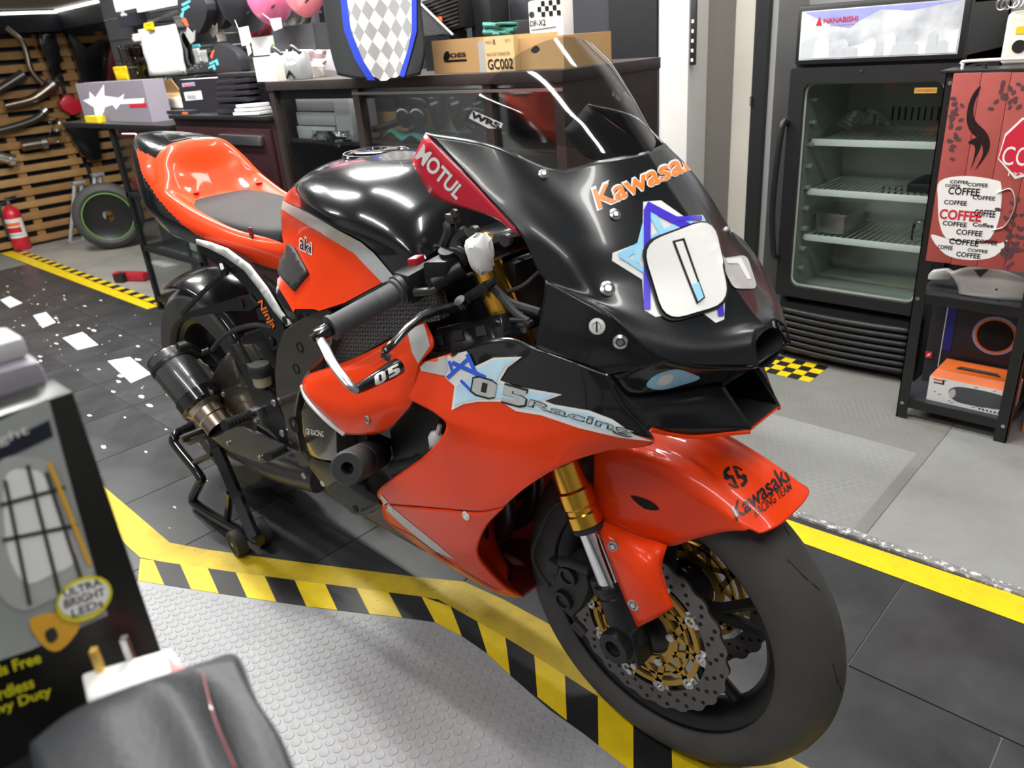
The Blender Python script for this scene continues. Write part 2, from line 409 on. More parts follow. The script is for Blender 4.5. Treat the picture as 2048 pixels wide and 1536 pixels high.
# ================================================================== the room
scuffed('tile_black', (0.022, 0.023, 0.025), (0.055, 0.057, 0.061), (0.55, 0.55, 0.52), 0.33, 9, 0.735)
scuffed('platform_grey', (0.27, 0.275, 0.27), (0.20, 0.20, 0.19), (0.34, 0.345, 0.34), 0.55, 20, 0.70)
scuffed('platform_brown', (0.205, 0.205, 0.19), (0.15, 0.15, 0.135), (0.27, 0.27, 0.25), 0.6, 20, 0.70)
scuffed('far_floor', (0.30, 0.29, 0.26), (0.22, 0.21, 0.19), (0.4, 0.4, 0.38), 0.5, 20, 0.7)
scuffed('worn_edge', (0.16, 0.16, 0.16), (0.30, 0.30, 0.30), (0.75, 0.75, 0.73), 0.6, 60, 0.55, nscale=30)
mat('mat_grey', (0.30, 0.305, 0.315), 0.45, noise=0.15, nscale=12)
mat('grout', (0.16, 0.16, 0.15), 0.9)
mat('dark_wall', (0.030, 0.032, 0.040), 0.6, noise=0.2, nscale=5)
mat('grey_wall', (0.36, 0.36, 0.36), 0.75, noise=0.06, nscale=6)
mat('beige_wall', (0.80, 0.76, 0.68), 0.6, noise=0.05, nscale=4)
mat('beige_light', (0.88, 0.85, 0.78), 0.6)
mat('white_column', (0.58, 0.57, 0.55), 0.55, noise=0.07, nscale=12, bump=0.2, bscale=40)
mat('black_frame', (0.012, 0.012, 0.013), 0.4)
mat('charcoal_panel', (0.030, 0.031, 0.036), 0.45, noise=0.25, nscale=8)
mat('ceiling_white', (0.20, 0.20, 0.20), 0.8)
mat('soffit_grey', (0.30, 0.28, 0.25), 0.8)
mat('fascia_navy', (0.022, 0.026, 0.038), 0.5)
mat('lamp_body', (0.75, 0.75, 0.75), 0.5)
mat('lamp_glow', (1, 1, 1), 0.5, emit=(1.0, 0.985, 0.96), es=14)
mat('strip_glow', (1, 1, 1), 0.5, emit=(1.0, 0.98, 0.9), es=3)
FLO = put('floor', box(-6.6, 3.0, -3.0, 3.4, -0.06, -0.004), 'grout', kind='structure', smooth=False)
tm = None
PIT = 0.365
for r in range(-8, 3):
    y0 = r*PIT; y1 = min(y0+PIT, 0.80); off = 0.194 if r == 1 else -0.99
    k = -16
    while off+k*PIT < 1.6:
        x0 = off+k*PIT; k += 1
        if x0 < -6.5: continue
        if r == 2 or tm is None:
            if r == 2:
                t = put('tile', box(x0+0.0018, x0+PIT-0.0018, y0+0.0018, y1, -0.004, 0), 'tile_black', FLO, smooth=False)
            else: t = tm = put('tile', box(x0+0.0018, x0+PIT-0.0018, y0+0.0018, y1-0.0018, -0.004, 0), 'tile_black', FLO, smooth=False); TX, TY = x0, y0
        else: dup(tm, (x0-TX, y0-TY, 0), parent=FLO)
# raised grey vinyl floor beyond the step
ZP = 0.006
put('floor', box(-1.9, 0.058, 0.815, 1.30, -0.02, ZP), 'platform_grey', kind='structure', smooth=False)
put('floor', box(-1.9, 0.030, 1.30, 3.3, -0.02, ZP), 'platform_brown', kind='structure', smooth=False)
put('floor', box(0.062, 3.0, 0.815, 3.3, -0.02, ZP-0.001), 'platform_grey', kind='structure', smooth=False)
put('floor', box(-6.6, -1.9, 0.70, 3.3, -0.02, 0.003), 'far_floor', kind='structure', smooth=False)
put('trim_1', box(-1.9, 3.0, 0.792, 0.816, -0.01, 0.008, 0.002), 'worn_edge', kind='structure')
put('trim_2', box(0.030, 0.062, 0.816, 1.62, 0.0, ZP+0.0012), 'platform_brown', kind='structure', smooth=False)
def coins(pts, z, r, h, n=10):
    V, F = [], []
    for (x, y) in pts:
        b = len(V)
        for rr, hh in ((r, 0), (r*0.86, h), (r*0.70, h*0.75)):
            for k in range(n): a = 2*pi*k/n; V.append(Vector((x+rr*cos(a), y+rr*sin(a), z+hh)))
        for j in (0, 1):
            for k in range(n): k2 = (k+1) % n; F.append((b+j*n+k, b+j*n+k2, b+(j+1)*n+k2, b+(j+1)*n+k))
        F.append(tuple(b+2*n+k for k in range(n)))
    return V, F
def hexgrid(x0, x1, y0, y1, p, poly=None):
    out = []; j = 0; y = y0
    while y < y1:
        x = x0+(p/2 if j % 2 else 0)
        while x < x1:
            if poly is None or inside((x, y), poly): out.append((x, y))
            x += p
        y += p*0.866; j += 1
    return out
put('floor_studs', coins(hexgrid(-0.62, 0.02, 0.84, 1.28, 0.024), ZP, 0.0085, 0.0007), 'platform_grey', kind='stuff')
put('floor_studs', coins(hexgrid(-0.62, 0.0, 1.31, 1.56, 0.020), ZP, 0.0072, 0.0007), 'platform_brown', kind='stuff')
# near rubber mat with raised coins
mp = [(-1.30, -0.458), (-1.104, -0.362), (-0.827, -0.221), (-0.575, -0.080), (-0.44, -0.068), (-0.326, -0.088), (-0.202, -0.105), (0.4, -0.122), (0.9, -0.13), (0.9, -1.6), (-1.30, -1.6)]
rm = thing('rubber_mat', 'grey rubber floor mat with raised round studs beside the striped tape', 'mat', (-0.4, -0.7, 0))
put('mat_sheet', prism([Vector((x, y, 0.0004)) for x, y in mp][::-1], (0, 0, 0.0022)), 'mat_grey', rm, smooth=False)
put('stud', coins(hexgrid(-1.28, 0.35, -0.95, -0.075, 0.0250, [(x, y-0.012) for x, y in mp]), 0.0026, 0.0102, 0.0012, 12), 'mat_grey', rm, kind='stuff')
# floor tapes: yellow film, black bars printed on it
def tape(name, label, A, B, mats, bars=None, z=0.0012, group=None, slant=0.0):
    """A, B: the two long edges of the tape on the floor"""
    A = [Vector((x, y, z)) for x, y in A]; B = [Vector((x, y, z)) for x, y in B]
    def along(P, t):
        L = [(P[i+1]-P[i]).length for i in range(len(P)-1)]; s = t*sum(L)
        for i, l in enumerate(L):
            if s <= l or i == len(L)-1: return P[i]+(P[i+1]-P[i])*(s/l)
            s -= l
    n = bars or 24; gs = []
    ts = sorted(set([i/n for i in range(n+1)]))
    for i in range(n):
        a, b = ts[i], ts[i+1]; sl = slant/n
        q = [along(A, max(0, min(1, a+sl))), along(A, max(0, min(1, b+sl))), along(B, max(0, min(1, b))), along(B, max(0, min(1, a)))]
        gs.append(mi(quad(*q), i % 2 if bars else 0))
    g = join(*gs); g = (g[0], g[1], g[2])
    return put(name, g, mats, label=label, cat='tape', group=group, solid=0.0006, kind='open', smooth=False)
scuffed('tape_dirty', (0.66, 0.47, 0.012), (0.38, 0.27, 0.02), (0.12, 0.10, 0.05), 0.45, 40, 0.66, nscale=9)
scuffed('tape_bright', (0.80, 0.58, 0.008), (0.66, 0.46, 0.01), (0.10, 0.09, 0.05), 0.4, 60, 0.66, nscale=14)
scuffed('tape_black', (0.010, 0.010, 0.011), (0.022, 0.022, 0.024), (0.10, 0.10, 0.10), 0.4, 60, 0.72)
tape('floor_tape', 'plain dirty yellow floor tape that runs under the front tyre', [(-2.4, -0.322), (-1.90, -0.322), (-1.385, -0.327), (-1.078, -0.175), (-0.748, -0.007), (-0.603, 0.074), (-0.387, 0.079), (0.10, 0.085), (0.5, 0.09)],
     [(-2.4, -0.405), (-1.90, -0.405), (-1.386, -0.411), (-1.10, -0.266), (-0.80, -0.11), (-0.626, -0.020), (-0.39, -0.012), (0.10, -0.024), (0.5, -0.03)], ['tape_dirty'])
tape('hazard_tape', 'black and yellow striped hazard tape edging the grey rubber mat', [(-1.392, -0.413), (-1.10, -0.268), (-0.80, -0.112), (-0.626, -0.022), (-0.39, -0.014), (0.0, -0.023), (0.5, -0.032)],
     [(-1.300, -0.458), (-1.104, -0.362), (-0.827, -0.221), (-0.575, -0.080), (-0.44, -0.068), (-0.326, -0.088), (-0.013, -0.117), (0.5, -0.125)], ['tape_bright', 'tape_black'], bars=23, slant=-0.5, z=0.0034)
tape('floor_tape', 'bright yellow floor tape along the step to the fridge', [(-0.6, 0.768), (-0.094, 0.769), (0.412, 0.793), (1.6, 0.79)], [(-0.6, 0.70), (-0.054, 0.697), (0.432, 0.703), (1.6, 0.70)], ['tape_bright'])
tape('floor_tape', 'bright yellow floor tape running from the fire extinguisher', [(-6.277, 0.655), (-3.70, 0.660)], [(-6.277, 0.571), (-3.70, 0.600)], ['tape_bright'])
tape('hazard_tape', 'narrow black and yellow striped tape on the floor by the pallet boards', [(-6.12, 0.705), (-3.70, 0.712)], [(-6.12, 0.657), (-3.70, 0.662)], ['tape_bright', 'tape_black'], bars=35, z=0.004)
for i, L in enumerate([[(215, 722), (260, 714), (302, 748), (262, 766)], [(125, 676), (165, 664), (197, 690), (155, 700)], [(66, 631), (92, 624), (112, 645), (85, 656)], [(0, 600), (20, 592), (45, 606), (20, 616)]]):
    put('floor_marking', prism([QZ(x, y, 0.0003) for x, y in L], (0, 0, 0.0006)), 'white_vinyl', label='white painted dash on the black tiled floor', cat='marking', group='white dashes in a row on the black tiles', smooth=False)
# scraps of flaked white paint
random.seed(11); fk_ = []
for i in range(190):
    x, y = random.uniform(-5.6, -1.45), random.uniform(-0.35, 0.52)
    if i < 60: x, y = random.uniform(-4.9, -2.2), random.uniform(0.0, 0.3)
    s = random.choice([0.003, 0.004, 0.006, 0.014])*random.uniform(0.7, 1.3); n = random.randint(5, 7); a0 = random.random()*6
    fk_.append(prism([Vector((x+s*random.uniform(0.5, 1.2)*cos(a0+2*pi*k/n)*1.6, y+s*0.6*random.uniform(0.5, 1.2)*sin(a0+2*pi*k/n), 0.0001)) for k in range(n)], (0, 0, 0.0005)))
put('paint_flakes', join(*fk_), 'white_vinyl', label='scattered white paint flakes on the black tiles', cat='debris', kind='stuff', smooth=False)
# black and yellow checkered sticker at the foot of the fridge
cg = []
for i in range(7):
    for j in range(4):
        x0, y0 = -0.72+i*0.042, 1.60+j*0.042; cg.append(mi(quad((x0, y0, ZP+0.001), (x0+0.042, y0, ZP+0.001), (x0+0.042, y0+0.042, ZP+0.001), (x0, y0+0.042, ZP+0.001)), (i+j) % 2))
put('checkered_sticker', join(*cg), ['tape_bright', 'tape_black'], label='black and yellow checkered floor sticker by the fridge grille', cat='sticker', solid=0.0006, kind='open', smooth=False)
# walls
put('wall_left', box(-6.42, -6.34, -3.0, 3.4, 0, 2.7), 'dark_wall', kind='structure', smooth=False)
put('wall_back', box(-6.4, -1.86, 2.05, 2.12, 0, 2.7), 'dark_wall', kind='structure', smooth=False)
put('wall_back', box(-0.83, 3.0, 2.28, 2.34, 0, 2.7), 'grey_wall', kind='structure', smooth=False)
put('wall_front', box(-6.42, 3.0, -3.06, -3.0, 0, 2.7), 'grey_wall', kind='structure', smooth=False)
put('wall_right', box(3.0, 3.06, -3.0, 3.4, 0, 2.7), 'grey_wall', kind='structure', smooth=False)
put('wall_corridor', box(-1.9, -0.8, 2.75, 2.8, 0, 2.7), 'beige_wall', kind='structure', smooth=False)
put('ceiling', box(-6.42, 3.0, -3.06, 3.4, 2.70, 2.76), 'ceiling_white', kind='structure', smooth=False)
put('ceiling', box(-6.34, -5.2, -3.0, 1.46, 1.655, 1.70), 'soffit_grey', kind='structure', smooth=False)
put('trim_3', box(-6.34, -6.24, -3.0, 1.46, 1.505, 1.655), 'fascia_navy', kind='structure', smooth=False)
put('trim_4', box(-6.34, -4.6, 1.45, 1.50, 1.515, 1.80), 'fascia_navy', kind='structure', smooth=False)
put('trim_5', box(-6.245, -6.235, -3.0, 1.45, 1.625, 1.642), 'strip_glow', kind='structure', smooth=False)
put('trim_6', box(-6.24, -4.6, 1.440, 1.449, 1.630, 1.647), 'strip_glow', kind='structure', smooth=False)
put('wall_partition', box(-1.86, -1.56, 2.00, 2.10, 0, 2.7), 'charcoal_panel', kind='structure', smooth=False)
put('wall_partition', box(-1.56, -1.325, 1.98, 2.10, 0, 2.7), 'black_frame', kind='structure', smooth=False)
put('wall_column', box(-1.322, -1.182, 1.99, 2.14, 0, 2.7, 0.004), 'white_column', kind='structure')
put('door_1', box(-1.18, -1.02, 2.36, 2.40, 0, 2.7), 'beige_wall', kind='structure', smooth=False)
put('trim_7', box(-1.02, -0.905, 2.30, 2.36, 0, 2.7), 'beige_light', kind='structure', smooth=False)
put('trim_8', box(-0.905, -0.852, 1.99, 2.06, 0, 2.7), 'black_frame', kind='structure', smooth=False)
put('trim_9', box(-0.852, -0.83, 2.02, 2.30, 0, 2.7), 'grey_wall', kind='structure', smooth=False)
th = thing('notice_strip', 'narrow black strip with white marks hung beside the white column', 'sign', (-1.18, 1.99, 0.9))
put('strip_plate', box(-1.176, -1.150, 1.990, 1.999, QY(1395, 130, 1.99).z, 1.32, 0.003), 'black_frame', th)
for i in range(5): put('strip_mark', quad((-1.170, 1.9894, 1.07+i*0.035), (-1.160, 1.9894, 1.07+i*0.035), (-1.160, 1.9894, 1.082+i*0.035), (-1.170, 1.9894, 1.082+i*0.035)), 'white_vinyl', th, kind='open', smooth=False)
hg_ = thing('door_hinge', 'small steel hinge on the black door frame', 'hinge', (-0.905, 1.985, 0.9))
for k in range(3): put('hinge_knuckle', cyl((-0.903, 1.984, 0.905+k*0.012), (-0.903, 1.984, 0.915+k*0.012), 0.004, 10), 'steel', hg_)
# ceiling LED fittings
for i, (x, y, z, lx, ly, w) in enumerate(LAMPS):
    t = thing('ceiling_lamp', 'long white LED batten on the ceiling '+('above the fuel tank', 'behind the photographer over the grey mat', 'in front of the motorcycle nose', 'above the white floor dashes', 'above the tool chest', 'over the side table', 'above the fire extinguisher aisle', 'above the drinks fridge', 'far along the aisle by the bare wall', 'above the white column, added to light the beige wall')[i], 'lamp', (x, y, z), 'LED battens on the ceiling')
    put('lamp_body', box(x-lx/2-0.02, x+lx/2+0.02, y-ly/2-0.01, y+ly/2+0.01, z, z+0.05 if z > 2.5 else z+0.05, 0.004), 'lamp_body', t)
    put('lamp_rod', box(x-0.01, x+0.01, y-0.01, y+0.01, z+0.05, 2.70), 'lamp_body', t)
    put('diffuser', box(x-lx/2, x+lx/2, y-ly/2, y+ly/2, z-0.02, z, 0.006), 'lamp_glow', t)
# ================================================================== the motorcycle
def weld(g, d=1e-5):
    bm = bmesh.new(); vs_ = [bm.verts.new(v) for v in g[0]]
    for fi, f in enumerate(g[1]):
        try: bm.faces.new([vs_[i] for i in f]).material_index = (g[2][fi] if len(g) > 2 else 0)
        except ValueError: pass
    bmesh.ops.remove_doubles(bm, verts=bm.verts, dist=d); bm.verts.index_update()
    r = [v.co.copy() for v in bm.verts], [tuple(x.index for x in f.verts) for f in bm.faces], [f.material_index for f in bm.faces]; bm.free(); return r
def pix(p):
    d = Vector(p)-CAMP; z = d.dot(FW); return (1024+FPX*d.dot(RT)/z, 768-FPX*d.dot(UP)/z)
def paint(g, *polys):
    """face materials: index of the last outline (photo pixels) that holds the face"""
    M = []
    for f in g[1]:
        c = sum((Vector(g[0][i]) for i in f), Vector())/len(f); q = pix(c); k = 0
        for i, P in enumerate(polys):
            if inside(q, P): k = i+1
        M.append(k)
    return g[0], g[1], M
def qrow(*L): return [QY(*p) for p in L]
def both(g): return weld(join(g, flip(g)))
BIKE = thing('motorcycle', 'orange and black faired race motorcycle held up on a black paddock stand', 'motorcycle', (-0.72, 0, 0))
AX = Vector((0, 0, 0.30)); RX = Vector((-1.44, 0, 0.357)); YD = Vector((0, 1, 0))
def sym(prof): return prof+[(r, -h) for r, h in reversed(prof) if abs(h) > 1e-6]
# ---- wheels
def wheel(c, R, W, rimw, nspoke, tm):
    k = W/0.061
    tp = sym([(0.217, -rimw-0.004), (0.226, -rimw-0.010*k), (0.244, -W), (R-0.040, -W*0.985), (R-0.022, -W*0.80), (R-0.008, -W*0.47), (R-0.002, -W*0.22), (R, 0)])
    tp += [(0.216, rimw-0.004), (0.216, -rimw+0.004)]
    ty = put('tyre', lathe(tp, c, YD, 96, closed=True), tm, BIKE)
    gro = []
    for i in range(11):
        for s in (1, -1):
            a0 = 2*pi*i/11+(0.28 if s > 0 else 0); P = []
            for t, (da, f) in enumerate([(0, 0.10), (0.10, 0.30), (0.19, 0.38), (0.30, 0.56), (0.33, 0.66)]):
                h = s*W*f; rr = R-0.0005-(0.010*(f/0.5)**2 if f < 0.5 else 0.010+(f-0.5)*0.045); a = a0+da
                P.append((a, h, rr))
            A = [c+Vector((cos(a-0.009*(1 if j < 4 else 0.2))*(rr+0.001), h, sin(a-0.009*(1 if j < 4 else 0.2))*(rr+0.001))) for j, (a, h, rr) in enumerate(P)]
            B = [c+Vector((cos(a+0.009*(1 if j < 4 else 0.2))*(rr+0.001), h, sin(a+0.009*(1 if j < 4 else 0.2))*(rr+0.001))) for j, (a, h, rr) in enumerate(P)]
            gro.append(strip(A, B))
    put('tread_groove', join(*gro), 'dark_void', ty, kind='open')
    rp = sym([(0.2215, -rimw-0.001), (0.2215, -rimw+0.005), (0.207, -rimw+0.012), (0.196, -rimw*0.45), (0.190, 0)])
    inn = [(r-0.006, h) for r, h in reversed(rp)]
    parts = [lathe(rp+inn, c, YD, 80, closed=True), lathe([(0.0001, -0.070), (0.050, -0.070), (0.052, -0.045), (0.040, 0), (0.052, 0.045), (0.050, 0.066), (0.0001, 0.066)], c, YD, 28)]
    for i in range(nspoke):
        for da in (-0.12, 0.12):
            a = 2*pi*i/nspoke+0.35; d0 = Vector((cos(a+da*0.4), 0, sin(a+da*0.4))); d1 = Vector((cos(a+da*1.3), 0, sin(a+da*1.3)))
            parts.append(tube([c+d0*0.030, c+d0*0.09+d1*0.02, c+d1*0.197], [0.014, 0.010, 0.011], 8))
    put('wheel_rim', join(*parts), 'black_metal', BIKE)
wheel(AX, 0.30, 0.060, 0.046, 5, 'tyre_rubber')
wheel(RX, 0.32, 0.096, 0.080, 5, 'tyre_rubber')
# ---- front discs
def annulus(c, rf, ri, th, n=220):
    V, F = [], []
    for h in (0, th):
        for k in range(n):
            a = 2*pi*k/n; V.append(c+Vector((cos(a)*ri, h, sin(a)*ri))); r = rf(a); V.append(c+Vector((cos(a)*r, h, sin(a)*r)))
    for k in range(n):
        j = (k+1) % n; a, b, cc, d = 2*k, 2*k+1, 2*j+1, 2*j; m = 2*n
        F += [(a, d, cc, b), (a+m, b+m, cc+m, d+m), (b, cc, cc+m, b+m), (a, a+m, d+m, d)]
    return V, F
def ring_at(c, r0, r1, a, th, n=14):
    return lathe([(r0, 0), (r1, 0), (r1, th), (r0, th)], c, YD, n, closed=True)
def disc_set(c, s):
    """c: centre of the disc, s = outward sign of y"""
    K = 0.955
    def lobe(a):
        return K*0.161+0.0022*max(-1, min(1, 1.6*cos(24*a)))
    d = put('brake_disc', annulus(c, lobe, K*0.122, 0.005), 'disc_steel', BIKE, label='petal-edged drilled steel brake disc')
    hol = []
    for i in range(66):
        a = 2*pi*i/66; r = K*(0.130, 0.141, 0.152)[i % 3]
        p = c+Vector((cos(a)*r, 0, sin(a)*r))
        for y in (-0.0006, 0.0056): hol.append(lathe([(0.0001, 0), (0.0036, 0)], p+Vector((0, y, 0)), YD, 10))
    put('disc_hole', join(*hol), 'dark_void', d, kind='stuff')
    y0 = Vector((0, -0.001, 0)); cs = []
    cs.append(annulus(c+y0, lambda a: K*0.111, K*0.101, 0.006, 80)); cs.append(annulus(c+y0, lambda a: 0.066, 0.050, 0.006, 60))
    cs.append(annulus(c+y0, lambda a: 0.087, 0.082, 0.006, 60))
    for i in range(10):
        a = 2*pi*i/10
        for b in (a-0.30, a+0.30):
            cs.append(obox_bar(c+Vector((cos(b)*0.064, 0.002, sin(b)*0.064)), c+Vector((K*cos(a)*0.106, 0.002, K*sin(a)*0.106)), 0.0052, 0.003))
    car = put('disc_carrier', join(*cs), 'gold_carrier', d, label='gold anodised disc carrier')
    for i in range(10):
        a = 2*pi*i/10; p = c+Vector((K*cos(a)*0.114, 0, K*sin(a)*0.114))
        tab = obox_bar(c+Vector((K*cos(a)*0.108, 0.0025, K*sin(a)*0.108)), c+Vector((K*cos(a)*0.124, 0.0025, K*sin(a)*0.124)), 0.016, 0.002)
        b = ring_at(p+Vector((0, -0.003 if s < 0 else 0.0, 0)), 0.0052, 0.0098, 0, 0.009)
        put('bobbin', join(b, tab), 'steel', d, angle=0.3)
    for i in range(5):
        a = 2*pi*i/5+0.3; p = c+Vector((cos(a)*0.058, s*0.004, sin(a)*0.058)); put('disc_bolt', disc(p, (0, s, 0), 0.008, 0.005, 12, 0.001), 'steel', d)
def obox_bar(a, b, hw, hy):
    a, b = Vector(a), Vector(b); d = (b-a)/2; w = d.cross(YD).normalized()*hw
    return obox((a+b)/2, d, w, YD*hy)
disc_set(AX+Vector((0, -0.076, 0)), -1); disc_set(AX+Vector((0, 0.071, 0)), 1)
# ---- fork
def fk(z, y): return Vector((-0.046-(z-0.40)*0.4446, y, z))
for s in (-1, 1):
    y = 0.106*s; fd = (fk(1, y)-fk(0, y)).normalized()
    leg = put('fork_leg', lathe([(0.0001, 0), (0.026, 0), (0.027, 0.004), (0.027, 0.352), (0.0001, 0.352)], fk(0.585, y), fd, 28), 'gold_anodised', BIKE, angle=0.3, label='gold anodised fork tube')
    put('fork_collar', lathe([(0.024, 0), (0.0285, 0.002), (0.0285, 0.022), (0.0268, 0.025), (0.0268, 0.032), (0.0295, 0.036), (0.0295, 0.062), (0.027, 0.066), (0.027, 0.12), (0.0262, 0.122)], fk(0.490, y), fd, 28), 'gold_anodised', leg, angle=0.3)
    put('fork_cap', lathe([(0.026, 0), (0.026, 0.030), (0.022, 0.034), (0.012, 0.034), (0.012, 0.040), (0.0001, 0.040)], fk(0.905, y), fd, 24), 'gold_anodised', leg)
    put('dust_seal', lathe([(0.021, 0), (0.0265, 0.001), (0.0265, 0.010), (0.02, 0.011)], fk(0.481, y), fd, 24), 'rubber', leg)
    put('stanchion', cyl(fk(0.375, y), fk(0.50, y), 0.0205, 28), 'chrome', leg, label='chrome fork stanchion')
    low = lathe([(0.0001, 0.0), (0.027, 0), (0.028, 0.01), (0.028, 0.088), (0.0255, 0.090), (0.0255, 0.10), (0.0275, 0.102), (0.0275, 0.109), (0.0001, 0.109)], fk(0.295, y), fd, 24)
    clampb = lathe([(0.0145, 0.032*s), (0.0145, 0.040*s), (0.027, 0.040*s), (0.029, 0.035*s), (0.029, -0.025*s), (0.0145, -0.025*s)], (-0.012, y, 0.300), YD, 24)
    blk = prism([Vector((-0.035, y-0.022*s, 0.345)), Vector((0.015, y-0.022*s, 0.335)), Vector((0.028, y-0.022*s, 0.268)), Vector((-0.010, y-0.022*s, 0.268))], (0, 0.046*s, 0), 0.006)
    put('fork_bottom', join(low, clampb, blk), 'black_metal', leg)
    put('axle_end', join(lathe([(0.0145, 0.036*s), (0.0145, 0.025*s), (0.009, 0.024*s), (0.0001, 0.024*s)], (-0.012, y, 0.300), YD, 6)), 'dark_steel', leg)
    for dx, dz in ((0.022, -0.034), (0.034, -0.018)):
        put('pinch_bolt', disc((-0.004+dx*0.7, y+0.024*s, 0.292+dz), (0, s, 0), 0.0055, 0.005, 10), 'steel', leg)
    # caliper
    a, b = QY(1136, 1152, -0.112), QY(1127, 1200, -0.112)
    cen = (a+b)/2; ax = (a-b).normalized(); pe = ax.cross(YD).normalized()
    if pe.x > 0: pe = -pe
    out = [cen+ax*0.062+pe*(-0.030), cen+ax*0.058+pe*0.012, cen+ax*0.02+pe*0.030, cen-ax*0.02+pe*0.030, cen-ax*0.058+pe*0.012, cen-ax*0.066+pe*(-0.020), cen-ax*0.02-pe*0.036, cen+ax*0.03-pe*0.042]
    gg = [prism([p+Vector((0, 0.004, 0)) for p in out], (0, 0.062, 0), 0.006)]
    capg = [lathe([(0.0001, 0.002), (0.012, 0.002), (0.013, -0.002), (0.0175, -0.002), (0.019, 0.003), (0.019, 0.010)], p+Vector((0, -0.003, 0)), YD, 20) for p in (a, b)]
    pipe = [tube([cen+ax*0.075-pe*0.04, cen+ax*0.062, cen+ax*0.05+pe*0.02], 0.009, 10), tube([cen+ax*0.07-pe*0.055, cen+ax*0.045-pe*0.07], 0.0125, 10),
            tube([cen-ax*0.062-pe*0.03, cen-ax*0.07-pe*0.055], 0.009, 10), obox(cen+ax*0.02+pe*0.036+Vector((0, 0.012, 0)), ax*0.012, pe*0.012, YD*0.01, 0.003),
            disc(cen+ax*0.088-pe*0.03+Vector((0, 0.01, 0)), YD, 0.006, 0.03, 10)]
    FL = flip if s > 0 else (lambda g: g)
    cal = put('brake_caliper', FL(join(*gg)), 'dull_black', BIKE); puts('piston_cap', [FL(g) for g in capg], 'black_metal', cal); puts('caliper_fitting', [FL(g) for g in pipe], 'dull_black', cal)
hose = [QY(1082, 1060, -0.10), QY(1066, 1105, -0.10), QY(1078, 1145, -0.105), QY(1100, 1172, -0.11)]
put('brake_hose', tube([QY(1150, 985, -0.09), QY(1105, 1015, -0.095)]+hose, 0.0042, 8, sm=6), 'rubber', BIKE)
put('axle', cyl((0, -0.09, 0.30), (0, 0.09, 0.30), 0.012), 'dark_steel', BIKE)
# ---- mudguard
def mg(r, y, a): return Vector((r*cos(radians(a)), y, 0.30+r*sin(radians(a))))
ANG = [107, 101, 95, 88, 80, 72, 63.5, 57.5, 53.2]
def mrow(r, y, da): return [mg(r+(0.346-r)*(0, .15, .35, .55)[max(0, i-5)], -y*(1-0.03*max(0, i-6)), a+da*max(0, i-6)/2) for i, a in enumerate(ANG)]
rows = [mrow(0.343, 0, 0), mrow(0.340, 0.030, 0.1), mrow(0.332, 0.056, 0.6), mrow(0.314, 0.074, 1.6)]
edge = [QY(1188, 1005, -0.084), QY(1200, 1045, -0.084), QY(1250, 1080, -0.084), QY(1335, 1092, -0.083), QY(1400, 1074, -0.081), QY(1455, 1062, -0.079), QY(1490, 1061, -0.077), mg(0.322, -0.0745, 57.6), mg(0.327, -0.0715, 55.6)]
rows.append(edge)
gm = both(patch(rows, 8))
mud = put('mudguard', gm, 'orange_paint', BIKE, solid=0.003, label='orange front mudguard with black lettering')
leg = [[(1190, 1035, -0.087), (1232, 1050, -0.088), (1275, 1070, -0.087), (1334, 1090, -0.085)],
       [(1199, 1060, -0.106), (1238, 1073, -0.110), (1282, 1086, -0.106), (1332, 1100, -0.094)],
       [(1213, 1100, -0.124), (1250, 1110, -0.130), (1295, 1120, -0.126), (1323, 1130, -0.108)],
       [(1232, 1150, -0.134), (1264, 1160, -0.141), (1300, 1165, -0.135), (1330, 1165, -0.115)],
       [(1252, 1200, -0.134), (1280, 1205, -0.141), (1312, 1203, -0.134), (1340, 1195, -0.117)],
       [(1276, 1254, -0.132), (1298, 1243, -0.138), (1322, 1230, -0.130), (1347, 1214, -0.118)]]
lg = patch([qrow(*r) for r in leg], 3)
for g in (lg, flip(lg)): put('mudguard_leg', g, 'orange_paint', mud, solid=0.003)
for p in ((1229, 1092), (1269, 1208)):
    c = onto(bvh(lg), *p, 0.001); put('screw', screw(c, (0.1, -1, 0.15), 0.0095, 0.005), 'steel', mud); put('screw', flip(screw(c, (0.1, -1, 0.15), 0.0095, 0.005)), 'steel', mud)
BM = bvh(gm)
vent = film(curve2([(1262, 990), (1300, 1000), (1320, 1018), (1290, 1016)], 3), BM, 0.0022, 7); put('mudguard_vent', vent, 'dark_void', mud, kind='open')
# emblem: ring of two half discs with angular cut-outs
def ringpoly(cx, cy, r0, r1, a0, a1, sx, sy, n=10):
    o = [(cx+r1*sx*cos(a0+(a1-a0)*k/n), cy+r1*sy*sin(a0+(a1-a0)*k/n)) for k in range(n+1)]
    return o+[(cx+r0*sx*cos(a1-(a1-a0)*k/n), cy+r0*sy*sin(a1-(a1-a0)*k/n)) for k in range(n+1)]
def emb(u, v):
    """unit emblem square to pixels"""
    return bil([(1458, 982), (1502, 972), (1483, 930), (1437, 938)], u, v)
bars = []
for pts in [[(0.02, 0.52), (0.10, 0.82), (0.32, 0.98), (0.44, 1.0), (0.44, 0.84), (0.34, 0.82), (0.22, 0.72), (0.30, 0.62), (0.44, 0.60), (0.44, 0.18), (0.30, 0.20), (0.30, 0.46), (0.16, 0.48), (0.17, 0.40)],
            [(0.16, 0.30), (0.24, 0.18), (0.44, 0.14), (0.44, 0.0), (0.22, 0.06), (0.06, 0.26)]]:
    bars.append(pts); bars.append([(1-a, 1-b) for a, b in pts])
put('emblem', join(*[film([emb(a, b) for a, b in P], BM, 0.0024, 5) for P in bars]), 'black_vinyl', mud, kind='open')
put('lettering', words('Kawasaki', [(1473, 1043), (1580, 962), (1562, 930), (1462, 1012)], BM, 0.0024, bold=0.02), 'black_vinyl', mud, kind='open')
